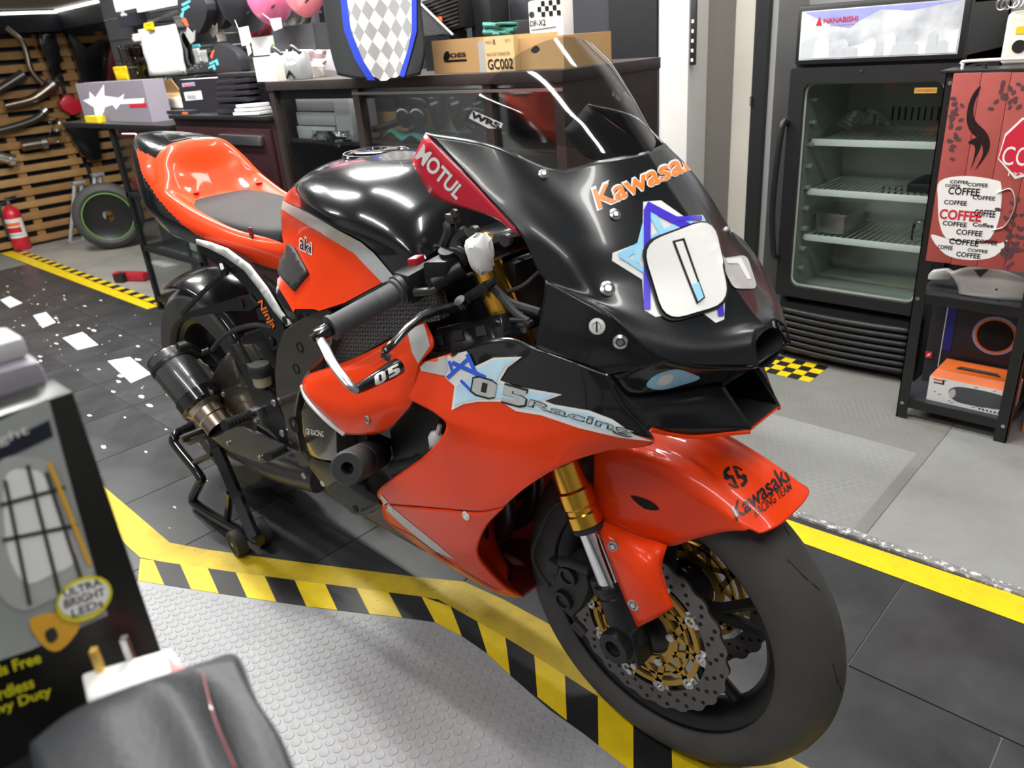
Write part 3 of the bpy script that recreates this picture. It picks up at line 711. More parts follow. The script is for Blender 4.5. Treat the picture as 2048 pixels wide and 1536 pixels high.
put('lettering', words('RACING TEAM', [(1512, 1037), (1583, 980), (1577, 966), (1505, 1018)], BM, 0.0024, bold=0.006), 'black_vinyl', mud, kind='open')
# ---- windscreen and nose cowl
ws = [qrow((1290, 305, 0), (1200, 322, -0.075), (1105, 339, -0.128), (1015, 293, -0.153), (925, 243, -0.168)),
      qrow((1237, 222, 0), (1160, 232, -0.062), (1090, 248, -0.106), (1022, 232, -0.133), (956, 192, -0.152)),
      qrow((1183, 142, 0), (1122, 150, -0.048), (1072, 164, -0.083), (1030, 165, -0.108), (992, 150, -0.126)),
      qrow((1128, 74, 0), (1098, 80, -0.030), (1072, 90, -0.053), (1050, 100, -0.073), (1030, 112, -0.090))]
def srow(c, e, n=8):
    c, e = QY(*c), QY(*e); return [Vector((c.x+(e.x-c.x)*(k/n)**2.0, e.y*k/n, c.z+(e.z-c.z)*(k/n)**2.0)) for k in range(n+1)]
ws = [srow((1290, 305, 0), (925, 243, -0.168)), srow((1264, 264, 0), (940, 218, -0.161)), srow((1237, 222, 0), (956, 192, -0.152)), srow((1183, 142, 0), (992, 150, -0.126)), srow((1128, 74, 0), (1030, 112, -0.090))]
gw = both(patch(ws, 5)); scr = put('windscreen', gw, 'smoked_acrylic', BIKE, label='smoked clear racing windscreen')
put('lettering', join(words('WRS', [(943, 235), (1003, 261), (1000, 247), (945, 222)], bvh(gw), 0.0016, bold=0.05, shear=0.2)), 'black_vinyl', scr, kind='open')
put('lettering_border', film([(938, 236), (946, 221), (1006, 247), (1000, 265), (985, 261)], bvh(gw), 0.0009, 8), 'white_vinyl', scr, kind='open')
nc = [qrow((1290, 305, 0), (1200, 322, -0.075), (1105, 339, -0.128), (985, 290, -0.160), (852, 266, -0.182)),
      qrow((1337, 378, 0), (1250, 398, -0.075), (1150, 415, -0.140), (1050, 395, -0.172), (950, 368, -0.192)),
      qrow((1382, 445, 0), (1297, 472, -0.073), (1200, 490, -0.140), (1115, 485, -0.178), (1042, 470, -0.197)),
      qrow((1428, 515, 0), (1345, 545, -0.068), (1255, 565, -0.132), (1170, 565, -0.176), (1092, 560, -0.198)),
      qrow((1470, 578, 0), (1400, 605, -0.058), (1330, 625, -0.113), (1265, 635, -0.155), (1206, 622, -0.184)),
      qrow((1505, 628, 0), (1455, 650, -0.043), (1410, 670, -0.085), (1370, 692, -0.120), (1331, 719, -0.150)),
      qrow((1531, 655, 0), (1514, 662, -0.024), (1511, 685, -0.039), (1512, 708, -0.045), (1517, 731, -0.046))]
gn = both(patch(nc, 10)); cowl = put('nose_cowl', gn, 'satin_black', BIKE, solid=0.003, inner='dark_void', out=(0.6, 0, 0.8), label='satin black nose cowl with race number')
# flat side cheek below the crease
ck = [qrow((1092, 560, -0.198), (1150, 590, -0.192), (1206, 622, -0.184), (1270, 671, -0.166), (1331, 719, -0.150)),
      qrow((1083, 630, -0.202), (1140, 660, -0.200), (1195, 685, -0.190), (1255, 712, -0.172), (1325, 727, -0.152)),
      qrow((1072, 696, -0.205), (1110, 712, -0.203), (1150, 727, -0.198), (1185, 740, -0.190), (1216, 748, -0.184))]
gc = patch(ck, 6)
for g in (gc, flip(gc)): put('cheek_panel', g, 'satin_black', cowl, solid=0.003)
# headlight recess
hl = [qrow((1331, 719, -0.150), (1365, 725, -0.128), (1400, 730, -0.107), (1440, 733, -0.084), (1480, 733, -0.064), (1517, 732, -0.046)),
      qrow((1275, 735, -0.163), (1310, 750, -0.143), (1345, 757, -0.122), (1395, 755, -0.092), (1440, 750, -0.068), (1478, 748, -0.047)),
      qrow((1216, 748, -0.180), (1250, 790, -0.172), (1285, 792, -0.150), (1345, 782, -0.105), (1406, 772, -0.068), (1440, 766, -0.045))]
gh = patch(hl, 3)
for g in (gh, flip(gh)): put('headlight_recess', g, 'black_paint', cowl, solid=0.003)
HL = bvh(gh)
put('eye_sticker', film(curve2([(1292, 770), (1310, 748), (1350, 736), (1385, 745), (1398, 755), (1360, 768), (1320, 777)], 4), HL, 0.0022, 8), 'sky_vinyl', cowl, kind='open')
put('eye_sticker', film(curve2([(1312, 765), (1325, 748), (1345, 746), (1342, 760), (1325, 768)], 4), HL, 0.0028, 8), 'white_vinyl', cowl, kind='open')
# wing panels and fins
wg = [qrow((1216, 748, -0.180), (1250, 790, -0.172), (1285, 792, -0.150), (1345, 782, -0.105), (1406, 772, -0.068), (1440, 766, -0.045)),
      qrow((1250, 815, -0.178), (1280, 825, -0.168), (1318, 822, -0.140), (1380, 815, -0.100), (1432, 808, -0.068), (1468, 808, -0.045)),
      qrow((1297, 876, -0.165), (1300, 855, -0.160), (1335, 862, -0.128), (1390, 868, -0.095), (1455, 862, -0.066), (1500, 858, -0.043))]
gg_ = patch(wg, 4)
for g in (gg_, flip(gg_)): put('wing_panel', g, 'satin_black', cowl, solid=0.004)
fin = [QY(1517, 731, -0.046), QY(1440, 766, -0.045), QY(1500, 858, -0.043)]
fin2 = [QY(1440, 766, -0.045), QY(1502, 858, -0.043), Vector((0.03, -0.043, 0.695)), Vector((0.03, -0.045, 0.765))]
fg = prism(fin2, (0, 0.004, 0)); ff = weld(fg)
fl_ = prism([Vector((0.15, -0.043, 0.707)), Vector((0.15, 0.043, 0.707)), Vector((0.06, 0.043, 0.700)), Vector((0.06, -0.043, 0.700))], (0, 0, 0.003))
for g in (ff, flip(ff)): put('wing_fin', g, 'satin_black', cowl)
put('duct_floor', fl_, 'black_plastic', cowl); put('duct_lip', box(0.146, 0.1515, -0.043, 0.043, 0.7045, 0.7068), 'orange_paint', cowl)
for yy in (-0.046, 0.043): put('dark_gap_plate', prism([Vector((0.150, yy, 0.803)), Vector((0.110, yy, 0.760)), Vector((0.05, yy, 0.755)), Vector((0.05, yy, 0.805))], (0, 0.003, 0)), 'black_plastic', cowl)  # black plates added to close the gap where the duct is in shade
put('duct_shade_sheet', box(0.060, 0.066, -0.046, 0.046, 0.695, 0.800), 'dark_void', cowl)  # near-black sheet added for the shade inside the duct
lip = [p+Vector((0, 0, -0.004)) for p in crl(wg[-1], 3)]
for g in (tube(lip, 0.0035, 6), flip(tube(lip, 0.0035, 6))): put('wing_edge', g, 'orange_paint', cowl)
# intake duct box behind the nose tip
duct = lathe([(0.047, 0.0), (0.043, -0.01), (0.036, -0.09), (0.0001, -0.092)], (0.148, 0, 0.810), (1, 0, 0.1), 18)
duct = ([Vector((v.x, v.y*0.92, 0.810+(v.z-0.810)*0.52)) for v in duct[0]], duct[1])
put('ram_duct', duct, 'dark_void', cowl, kind='open')
under = patch([qrow((1517, 731, -0.046)), ] * 1 + [], 1) if False else None
nb = [Vector((0.152, -0.046, 0.800)), Vector((0.110, -0.045, 0.764)), Vector((0.02, -0.05, 0.76)), Vector((0.02, 0.05, 0.76)), Vector((0.110, 0.045, 0.764)), Vector((0.152, 0.046, 0.800))]
put('nose_floor', ([nb[0], nb[1], nb[4], nb[5], nb[2], nb[3]], [(0, 3, 2, 1), (1, 2, 5, 4)]), 'black_plastic', cowl, kind='open', solid=0.003)
# red panel on the cockpit edge
rd = [qrow((852, 267, -0.182), (900, 318, -0.187), (950, 369, -0.192), (1000, 425, -0.196), (1041, 471, -0.197)),
      qrow((836, 300, -0.178), (885, 352, -0.184), (930, 385, -0.188), (985, 425, -0.193), (1038, 469, -0.196)),
      qrow((826, 325, -0.172), (848, 365, -0.176), (876, 398, -0.180), (985, 432, -0.190), (1036, 468, -0.195))]
gr = patch(rd, 3)
for g in (gr, flip(gr)): rp_ = put('side_flash', g, 'red_paint', BIKE, solid=0.003, inner='dark_void', out=(0, -1 if g is gr else 1, 0.2), label='red edge panel with white lettering')
put('lettering', words('MOTUL', [(832, 315), (915, 400), (934, 378), (850, 287)], bvh(gr), 0.0024, bold=0.03), 'white_vinyl', cowl, kind='open')
CW = bvh(gn, gc)
NRM = {}
for (px, py, mt, r) in ((945, 272, 'steel', 0.008), (1087, 351, 'steel', 0.007), (1228, 431, 'steel', 0.008), (1214, 579, 'steel', 0.010), (1453, 463, 'steel', 0.007), (1195, 652, 'white_vinyl', 0.0105), (1241, 682, 'steel', 0.0095)):
    d = ray(px, py).normalized(); h = CW.ray_cast(CAMP, d)
    if h[0] is None: continue
    n = h[1] if h[1].dot(d) < 0 else -h[1]
    put('screw', screw(h[0]+n*0.001, n, r, 0.005 if r < 0.0105 else 0.003), mt, cowl)
    if r == 0.0105: put('screw_slot', obox(h[0]+n*0.0035, n*0.0008, n.cross(Vector((0, 0, 1))).normalized()*0.001, n.cross(n.cross(Vector((0, 0, 1)))).normalized()*0.007), 'dark_void', cowl)
# number board artwork
put('lettering', words('Kawasaki', [(1193, 425), (1408, 330), (1390, 285), (1180, 378)], CW, 0.0024, bold=0.045), 'white_vinyl', cowl, kind='open')
put('lettering', words('Kawasaki', [(1196, 420), (1405, 330), (1390, 291), (1184, 382)], CW, 0.0029, bold=0.02), 'orange_vinyl', cowl, kind='open')
star = [(1285, 405), (1320, 402), (1366, 434), (1403, 431), (1448, 520), (1450, 560), (1447, 640), (1430, 647), (1395, 620), (1310, 635), (1287, 621), (1283, 560), (1223, 522), (1224, 507), (1283, 484)]
put('star_sticker', film(star, CW, 0.0018, 8), 'white_vinyl', cowl, kind='open')
def stroke(a, b, w):
    a, b = Vector(a), Vector(b); d = (b-a).normalized(); n = Vector((-d.y, d.x))*w/2; return [a+n, b+n, b-n, a-n]
for k_, (P, m) in enumerate(((stroke((1292, 420), (1292, 620), 14), 'blue_vinyl'), (stroke((1290, 412), (1400, 470), 16), 'blue_vinyl'), (stroke((1237, 515), (1380, 440), 16), 'sky_vinyl'), (stroke((1270, 525), (1296, 425), 14), 'sky_vinyl'),
             (stroke((1300, 425), (1345, 510), 14), 'sky_vinyl'), (stroke((1350, 440), (1400, 438), 9), 'blue_vinyl'), (stroke((1436, 600), (1440, 634), 12), 'blue_vinyl'), (stroke((1240, 512), (1290, 545), 10), 'sky_vinyl'), (stroke((1400, 438), (1436, 520), 9), 'sky_vinyl'))):
    put('star_band', film(P, CW, 0.0026+0.0006*(m == 'blue_vinyl')+0.00008*k_, 7), m, cowl, kind='open')
def rrect(q, rad, n=5):
    """rounded quad in pixels; q = four corners"""
    P = []; q = [Vector(p) for p in q]
    for i in range(4):
        a, b, c = q[i-1], q[i], q[(i+1) % 4]; d0 = (a-b).normalized()*rad; d1 = (c-b).normalized()*rad
        for k in range(n+1):
            t = k/n; P.append(b+d0*(1-t)**2+d1*t**2)
    return P
Zq = [(1326, 648), (1455, 608), (1418, 440), (1278, 492)]
put('number_border', film(rrect([(1322, 654), (1461, 612), (1424, 434), (1272, 488)], 44), CW, 0.0042, 8), 'black_vinyl', cowl, kind='open')
put('race_number', film(rrect(Zq, 42), CW, 0.0072, 8), 'white_vinyl', cowl, kind='open')
put('race_number', film([(1338, 487), (1362, 481), (1404, 600), (1387, 614)], CW, 0.0082, 8), 'black_vinyl', cowl, kind='open')
put('race_number', film([(1343, 490), (1358, 487), (1399, 600), (1389, 609)], CW, 0.0090, 8), 'white_vinyl', cowl, kind='open')
put('race_number', film([(1377, 575), (1390, 570), (1400, 600), (1389, 609)], CW, 0.0096, 6), 'sky_vinyl', cowl, kind='open')
put('race_number', film(rrect([(1465, 580), (1512, 580), (1490, 512), (1435, 520)], 14), CW, 0.0034, 8), 'silver_vinyl', cowl, kind='open')
put('race_number', film([(1447, 520), (1478, 518), (1498, 560), (1490, 562), (1472, 530), (1450, 530)], CW, 0.004, 6), 'white_vinyl', cowl, kind='open')
# squared racing numerals as outlines in the unit square
B0 = [[(0.0, 0.14), (0.10, 0.0), (0.34, 0.0), (0.44, 0.14), (0.44, 0.86), (0.34, 1.0), (0.10, 1.0), (0.0, 0.86)]]
B0S = [[(0.17, 0.22), (0.27, 0.22), (0.27, 0.80), (0.17, 0.80)]]
B5 = [[(0.56, 0.0), (0.90, 0.0), (1.0, 0.14), (1.0, 0.50), (0.90, 0.62), (0.73, 0.62), (0.73, 0.78), (0.98, 0.78), (0.98, 1.0), (0.56, 1.0), (0.56, 0.40), (0.80, 0.40), (0.80, 0.22), (0.56, 0.22)]]
def block05(q, tree, off, step=7): return join(*[film([bil(q, *v) for v in P], tree, off, step) for P in B0+B5])
def slot05(q, tree, off, step=7): return join(*[film([bil(q, *v) for v in P], tree, off, step) for P in B0S])
# ---- side fairings
sf = [qrow((835, 728, -0.210), (905, 706, -0.207), (1005, 675, -0.200), (1075, 697, -0.204), (1150, 724, -0.200), (1216, 748, -0.184)),
      qrow((797, 780, -0.226), (880, 772, -0.222), (985, 760, -0.216), (1080, 775, -0.212), (1170, 792, -0.202), (1252, 815, -0.180)),
      qrow((872, 827, -0.236), (935, 832, -0.233), (1015, 838, -0.228), (1105, 845, -0.220), (1205, 862, -0.202), (1308, 883, -0.162)),
      qrow((893, 858, -0.240), (952, 876, -0.239), (1018, 888, -0.236), (1085, 893, -0.228), (1150, 900, -0.214), (1215, 900, -0.192)),
      qrow((850, 911, -0.240), (912, 922, -0.242), (975, 930, -0.241), (1035, 938, -0.237), (1085, 940, -0.230), (1125, 930, -0.220)),
      qrow((760, 977, -0.236), (832, 982, -0.241), (902, 986, -0.243), (962, 987, -0.242), (1012, 982, -0.240), (1052, 975, -0.235)),
      qrow((765, 1005, -0.231), (832, 1011, -0.238), (900, 1017, -0.241), (960, 1021, -0.241), (987, 1017, -0.239), (1008, 1012, -0.237))]
gs = patch(sf, 9)
gs = paint(gs, [(900, 700), (1005, 660), (1230, 735), (1330, 890), (1290, 872), (1210, 857), (1120, 836), (1050, 800), (980, 770), (930, 745)])
for g in (gs, flip(gs)): sfo = put('side_fairing', g, ['orange_paint', 'black_paint'], BIKE, solid=0.003); SF0 = sfo if g is gs else SF0
SF = bvh(gs)
put('white_flash', film([(842, 734), (862, 718), (905, 711), (938, 742), (895, 752), (845, 742)], SF, 0.0026, 8), 'silver_vinyl', SF0, kind='open')
fish = [(896, 703), (908, 717), (920, 706), (936, 702), (952, 733), (990, 715), (1047, 713), (1018, 735), (1003, 760), (1035, 772), (1080, 780), (1127, 788), (1092, 801), (1110, 808), (1180, 820), (1225, 838), (1268, 868), (1308, 881), (1240, 873), (1160, 855), (1085, 830), (1035, 822), (1005, 803), (960, 803), (930, 808), (906, 820), (912, 772), (893, 754), (901, 740)]
put('shark_border', film(fish, SF, 0.0030, 9), 'white_vinyl', SF0, kind='open')
fish2 = [(957, 738), (992, 719), (1038, 717), (1010, 735), (996, 762), (1032, 777), (1080, 785), (1115, 789), (1080, 801), (1105, 813), (1175, 825), (1222, 844), (1255, 866), (1165, 848), (1090, 823), (1040, 815), (1005, 797), (960, 798), (930, 803), (911, 812), (916, 772), (935, 760)]
put('shark_sticker', film(fish2, SF, 0.0035, 9), 'pale_blue_vinyl', SF0, kind='open')
for P in (stroke((902, 722), (910, 747), 6), stroke((898, 756), (940, 718), 8), stroke((908, 725), (975, 755), 9), stroke((938, 708), (962, 760), 8), stroke((925, 760), (950, 785), 6)):
    put('star_band', film(P, SF, 0.004, 8), 'royal_vinyl', SF0, kind='open')
put('lettering', block05([(943, 788), (1055, 818), (1063, 778), (950, 748)], SF, 0.0042), 'black_vinyl', SF0, kind='open')
put('lettering', block05([(947, 785), (1052, 813), (1059, 782), (953, 752)], SF, 0.0047), 'silver_vinyl', SF0, kind='open')
put('lettering', slot05([(947, 785), (1052, 813), (1059, 782), (953, 752)], SF, 0.0052), 'black_vinyl', SF0, kind='open')
put('lettering', words('Racing', [(1056, 816), (1262, 874), (1268, 855), (1064, 797)], SF, 0.0042, bold=0.03), 'black_vinyl', SF0, kind='open')
put('lettering', words('Racing', [(1058, 814), (1261, 871), (1267, 857), (1065, 799)], SF, 0.0047, bold=0.0), 'silver_vinyl', SF0, kind='open')
# ---- belly pan
bp = [qrow((765, 1008, -0.231), (832, 1014, -0.238), (900, 1020, -0.241), (960, 1024, -0.240), (1008, 1014, -0.237)),
      qrow((766, 1024, -0.216), (838, 1050, -0.224), (900, 1057, -0.230), (940, 1060, -0.231), (972, 1052, -0.231)),
      qrow((772, 1041, -0.190), (842, 1083, -0.200), (895, 1098, -0.208), (932, 1102, -0.213), (954, 1098, -0.216)),
      qrow((800, 1064, -0.160), (862, 1107, -0.170), (915, 1128, -0.178), (948, 1134, -0.184), (967, 1130, -0.190)),
      qrow((835, 1090, -0.125), (890, 1125, -0.130), (940, 1154, -0.135), (985, 1176, -0.135), (1010, 1174, -0.145)),
      qrow((850, 1100, -0.090), (900, 1133, -0.090), (955, 1165, -0.090), (1010, 1190, -0.090), (1046, 1193, -0.100))]
gb = patch(bp, 7)
bel = put('belly_pan', gb, 'orange_paint', BIKE, solid=0.003, label='orange belly pan with maroon and white stripes')
put('belly_pan', flip(gb), 'orange_paint', BIKE, solid=0.003)
bot = []
for r in ([QY(850, 1100, -0.090), QY(900, 1133, -0.090), QY(955, 1165, -0.090), QY(1010, 1190, -0.090), QY(1046, 1193, -0.100)],): A = crl(r, 4)
put('belly_floor', weld(join(strip(A, [Vector((p.x, 0, p.z-0.004)) for p in A]), flip(strip(A, [Vector((p.x, 0, p.z-0.004)) for p in A])))), 'maroon_paint', bel, solid=0.003, kind='open')
lipL = [r[-1] for r in bp]; inn1 = [Vector((min(p.x-0.07, -0.335), p.y*0.55, p.z)) for p in lipL]; inn2 = [Vector((-0.345-0.02*k, 0, p.z)) for k, p in enumerate(lipL)]
gi = both(patch([lipL, [(a+b)/2+Vector((-0.012, -0.006, 0)) for a, b in zip(lipL, inn1)], inn1, inn2], 4)); put('belly_front', gi, 'orange_paint', bel, solid=0.003)
BB = bvh(gb)
put('stripe', film([(763, 986), (763, 1008), (808, 1050), (870, 1100), (912, 1118), (880, 1090), (820, 1042), (785, 1012)], bvh(gs, gb), 0.0022, 9), 'silver_vinyl', bel, kind='open')
put('stripe', film([(780, 1045), (820, 1072), (880, 1112), (960, 1158), (1000, 1180), (940, 1150), (880, 1108), (830, 1072)], BB, 0.0024, 8), 'maroon_paint', bel, kind='open')
for q in ((934, 1030), (782, 1014)):
    put('screw', screw(onto(bvh(gb), *q, 0.001), (0, -1, 0.1), 0.008, 0.004), 'white_vinyl', bel)
# ---- shoulder panel above the engine
sp = [qrow((622, 746, -0.200), (700, 721, -0.200), (768, 688, -0.196), (816, 656, -0.190), (852, 644, -0.182)),
      qrow((607, 762, -0.222), (680, 748, -0.222), (752, 728, -0.218), (812, 705, -0.212), (868, 690, -0.200)),
      qrow((611, 788, -0.236), (680, 788, -0.236), (742, 778, -0.236), (795, 765, -0.228), (840, 730, -0.214)),
      qrow((650, 828, -0.241), (700, 826, -0.246), (746, 820, -0.246), (788, 813, -0.238), (826, 801, -0.228)),
      qrow((692, 868, -0.236), (720, 869, -0.241), (756, 867, -0.241), (786, 850, -0.236), (814, 820, -0.229))]
gsp = patch(sp, 7)
sh = put('shoulder_panel', gsp, 'orange_paint', BIKE, solid=0.003); put('shoulder_panel', flip(gsp), 'orange_paint', BIKE, solid=0.003)
SPT = bvh(gsp)
put('white_flash', film([(816, 660), (850, 648), (862, 692), (838, 727), (826, 705)], SPT, 0.0022, 9), 'silver_vinyl', sh, kind='open')
put('trim_edge', tube([p+Vector((0, -0.002, 0)) for p in [QY(607, 770, -0.225), QY(618, 798, -0.236), QY(655, 838, -0.240), QY(692, 868, -0.236)]], 0.006, 8, sm=5, flat=0.6), 'silver_vinyl', sh)
put('screw', screw(onto(SPT, 737, 838, 0.001), (0, -1, 0.2), 0.007, 0.004), 'steel', sh)
# cockpit duct block with three square holes
dk = prism(qrow((872, 655, -0.16), (1000, 628, -0.16), (1008, 676, -0.185), (905, 704, -0.19), (862, 704, -0.19)), (0, 0.05, -0.01), 0.003)
db = put('duct_block', dk, 'black_paint', BIKE); put('duct_block', flip(dk), 'black_paint', BIKE)
DT = bvh(dk)
for q in ((878, 682), (918, 672), (963, 663)):
    P = [(q[0]-11, q[1]-9), (q[0]+7, q[1]-12), (q[0]+12, q[1]+8), (q[0]-9, q[1]+11)]
    put('duct_hole', film(P, DT, 0.0015, 8), 'dark_void', db, kind='open')
# ---- tank
TS = [(-0.862, [(0, .930), (.045, .927), (.085, .912), (.100, .89), (.105, .865), (.115, .83), (.125, .79)]),
      (-0.845, [(0, .965), (.050, .960), (.095, .940), (.110, .91), (.112, .875), (.125, .835), (.150, .78)]),
      (-0.80, [(0, .998), (.060, .992), (.110, .968), (.128, .933), (.126, .895), (.140, .845), (.175, .77)]),
      (-0.72, [(0, 1.024), (.070, 1.018), (.130, .994), (.154, .953), (.148, .910), (.165, .855), (.200, .765)]),
      (-0.62, [(0, 1.036), (.080, 1.030), (.152, 1.006), (.186, .965), (.174, .918), (.188, .865), (.214, .785)]),
      (-0.52, [(0, 1.037), (.085, 1.031), (.165, 1.007), (.208, .962), (.192, .916), (.198, .872), (.220, .815)]),
      (-0.44, [(0, 1.026), (.085, 1.020), (.165, .998), (.208, .955), (.196, .918), (.200, .888), (.212, .846)]),
      (-0.37, [(0, .990), (.075, .985), (.145, .965), (.185, .935), (.190, .910), (.195, .890), (.198, .872)]),
      (-0.34, [(0, .93), (.07, .93), (.13, .92), (.17, .905), (.175, .89), (.18, .88), (.18, .868)])]
gt = both(patch([[Vector((x, -y, z)) for y, z in s] for x, s in TS], 4))
tank = put('fuel_tank', gt, 'black_paint', BIKE, label='glossy black tank with white stripe over orange')
TT = bvh(gt)
lowt = [(562, 408), (572, 418), (620, 444), (668, 476), (712, 503), (735, 530), (768, 564), (690, 606), (640, 622), (596, 640), (580, 610), (538, 542), (556, 520), (566, 470)]
put('tank_flank', film(lowt, TT, 0.0016, 12), 'orange_paint', tank, kind='open')
stp = [(561, 396), (568, 402), (620, 426), (670, 455), (724, 483), (748, 504), (792, 556), (767, 566), (733, 531), (710, 506), (665, 478), (615, 448), (565, 418)]
put('tank_stripe', film(stp, TT, 0.0022, 10), 'silver_vinyl', tank, kind='open')
gcp = join(lathe([(0.0001, 0.006), (0.020, 0.006), (0.022, 0.009), (0.040, 0.009), (0.046, 0.007), (0.047, 0.0), (0.058, 0.0), (0.062, 0.004), (0.064, 0.0)], QY(752, 303, 0.0)+Vector((0, 0, -0.004)), (0.02, 0, 1), 40))
cap = put('filler_cap', gcp, 'black_paint', tank); put('cap_ring', lathe([(0.0595, 0.0046), (0.0615, 0.0046)], QY(752, 303, 0)+Vector((0, 0, -0.004)), (0.02, 0, 1), 40), 'steel', tank, kind='open')
put('lettering', words('aki', [(600, 500), (627, 512), (627, 485), (602, 462)], TT, 0.0026, bold=0.05), 'white_vinyl', tank, kind='open')
put('lettering', words('aki', [(602, 498), (625, 508), (625, 487), (604, 467)], TT, 0.0031, bold=0.01), 'black_vinyl', tank, kind='open')
pad = film([(580, 488), (592, 495), (617, 540), (620, 548), (592, 582), (562, 548), (560, 530), (575, 505)], TT, 0.004, 8)
put('knee_pad', pad, 'dull_black', tank, solid=0.005, kind='open')
# ---- seat and tail
TL = [(-1.67, [(0, 1.048), (.012, 1.048), (.022, 1.044), (.030, 1.034), (.032, 1.015), (.026, 1.0)]),
      (-1.60, [(0, 1.052), (.030, 1.050), (.055, 1.038), (.072, 1.012), (.078, .975), (.066, .945)]),
      (-1.50, [(0, 1.050), (.050, 1.046), (.084, 1.028), (.110, .985), (.118, .930), (.102, .885)]),
      (-1.42, [(0, 1.043), (.062, 1.038), (.100, 1.018), (.132, .968), (.144, .905), (.122, .852)]),
      (-1.375, [(0, 1.032), (.060, 1.027), (.100, 1.005), (.134, .958), (.147, .893), (.126, .838)]),
      (-1.345, [(0, .955), (.050, .962), (.096, .975), (.134, .945), (.148, .884), (.127, .830)]),
      (-1.30, [(0, .905), (.050, .905), (.092, .918), (.130, .928), (.146, .875), (.126, .824)]),
      (-1.20, [(0, .882), (.055, .882), (.090, .886), (.122, .898), (.140, .860), (.122, .815)]),
      (-1.05, [(0, .866), (.055, .866), (.090, .868), (.115, .872), (.130, .845), (.116, .806)]),
      (-0.92, [(0, .864), (.055, .864), (.088, .864), (.108, .866), (.122, .842), (.112, .800)]),
      (-0.83, [(0, .875), (.050, .875), (.082, .873), (.100, .868), (.112, .842), (.106, .800)])]
glh = patch([[Vector((x, -y, z)) for y, z in s] for x, s in TL], 14); tm_ = []
for f in glh[1]:
    x = sum(glh[0][i].x for i in f)/4; v = (f[0] % 71)/14.0
    tm_.append(1 if (x < -1.385 and v < 2.0+(-x-1.385)*1.5) or (v > 2.45+(x+1.5)*5.4) or x < -1.60 else 0)
glh = (glh[0], glh[1], tm_); gl = both(glh)
tail = put('tail_unit', gl, ['orange_paint', 'black_paint'], BIKE, label='orange race tail with black top', solid=0.003, soff=-1)
TLT = bvh(gl)
for q in ((392, 386), (518, 366)):
    p = onto(TLT, *q, 0.0012)
    if p: put('fastener', disc(p, (0, 0, 1), 0.009, 0.001, 14), 'red_paint', tail)
ps = [[(-1.295, y, z) for y, z in ((-0.112, .885), (-0.108, .900), (-0.06, .909), (0, .911), (0.06, .909), (0.108, .900), (0.112, .885))],
      [(-1.27, y, z) for y, z in ((-0.118, .868), (-0.112, .897), (-0.06, .906), (0, .908), (0.06, .906), (0.112, .897), (0.118, .868))],
      [(-1.10, y, z) for y, z in ((-0.116, .858), (-0.108, .884), (-0.06, .892), (0, .893), (0.06, .892), (0.108, .884), (0.116, .858))],
      [(-0.95, y, z) for y, z in ((-0.112, .855), (-0.102, .880), (-0.06, .886), (0, .887), (0.06, .886), (0.102, .880), (0.112, .855))],
      [(-0.85, y, z) for y, z in ((-0.108, .862), (-0.098, .888), (-0.06, .896), (0, .898), (0.06, .896), (0.098, .888), (0.108, .862))]]
seat = put('seat_pad', patch(ps, 4), 'seat_foam', BIKE, solid=0.02, soff=-1, label='black foam seat pad')
put('seat_strap', obox(QY(502, 466, -0.117), (0.006, 0, 0), (0, 0.003, 0), (0, 0, 0.012), 0.002), 'maroon_paint', seat)
# subframe cover with white stripe
sbp = [(392, 482), (440, 498), (478, 520), (512, 560), (540, 605), (566, 650), (572, 668), (552, 700), (540, 700), (524, 660), (512, 620), (492, 575), (462, 545), (425, 524), (398, 500)]
sbg = prism([QY(x, y, -0.150) for x, y in sbp], (0, 0.02, 0)); sub_ = put('subframe', sbg, 'black_paint', BIKE); put('subframe', flip(sbg), 'black_paint', BIKE)
SBT = bvh(sbg)
put('white_stripe', film([(394, 478), (420, 484), (455, 497), (500, 530), (535, 575), (562, 620), (585, 648), (575, 652), (548, 620), (520, 578), (490, 540), (450, 512), (420, 497), (396, 488)], bvh(prism([QY(x, y, -0.152) for x, y in [(380, 460), (600, 460), (600, 680), (380, 680)]], (0, 0.001, 0))), 0.001, 9), 'white_vinyl', sub_, kind='open', solid=0.004)
put('lettering', words('Ninja', [(511, 607), (543, 662), (555, 650), (524, 596)], SBT, 0.0015, bold=0.02, shear=0.15), 'orange_vinyl', sub_, kind='open')
for q in ((574, 640), (545, 683)): put('pivot_bolt', disc(QY(*q, -0.150), (0, -1, 0), 0.011, 0.006, 14, 0.002), 'black_metal', sub_)
hg = [tube([QY(452, 545, -0.16), QY(430, 560, -0.165), QY(366, 626, -0.17)], 0.006, 8), prism(qrow((362, 628, -0.172), (470, 596, -0.165), (495, 590, -0.160), (512, 612, -0.160), (500, 622, -0.162), (455, 622, -0.166), (366, 638, -0.172)), (0, 0.008, 0)), tube([QY(450, 545, -0.16), QY(446, 532, -0.15)], 0.010, 8)]
hb = put('hanger_bracket', join(*hg), 'black_metal', BIKE); put('bracket_hole', disc(QY(482, 608, -0.166), (0, -1, 0), 0.010, 0.001, 14), 'dark_void', hb)
# exposed whiskers behind the tail
put('tail_wire', tube([Vector((-1.68, 0, 1.03)), QY(270, 268, 0), QY(245, 268, 0)], 0.003, 6), 'white_vinyl', tail)
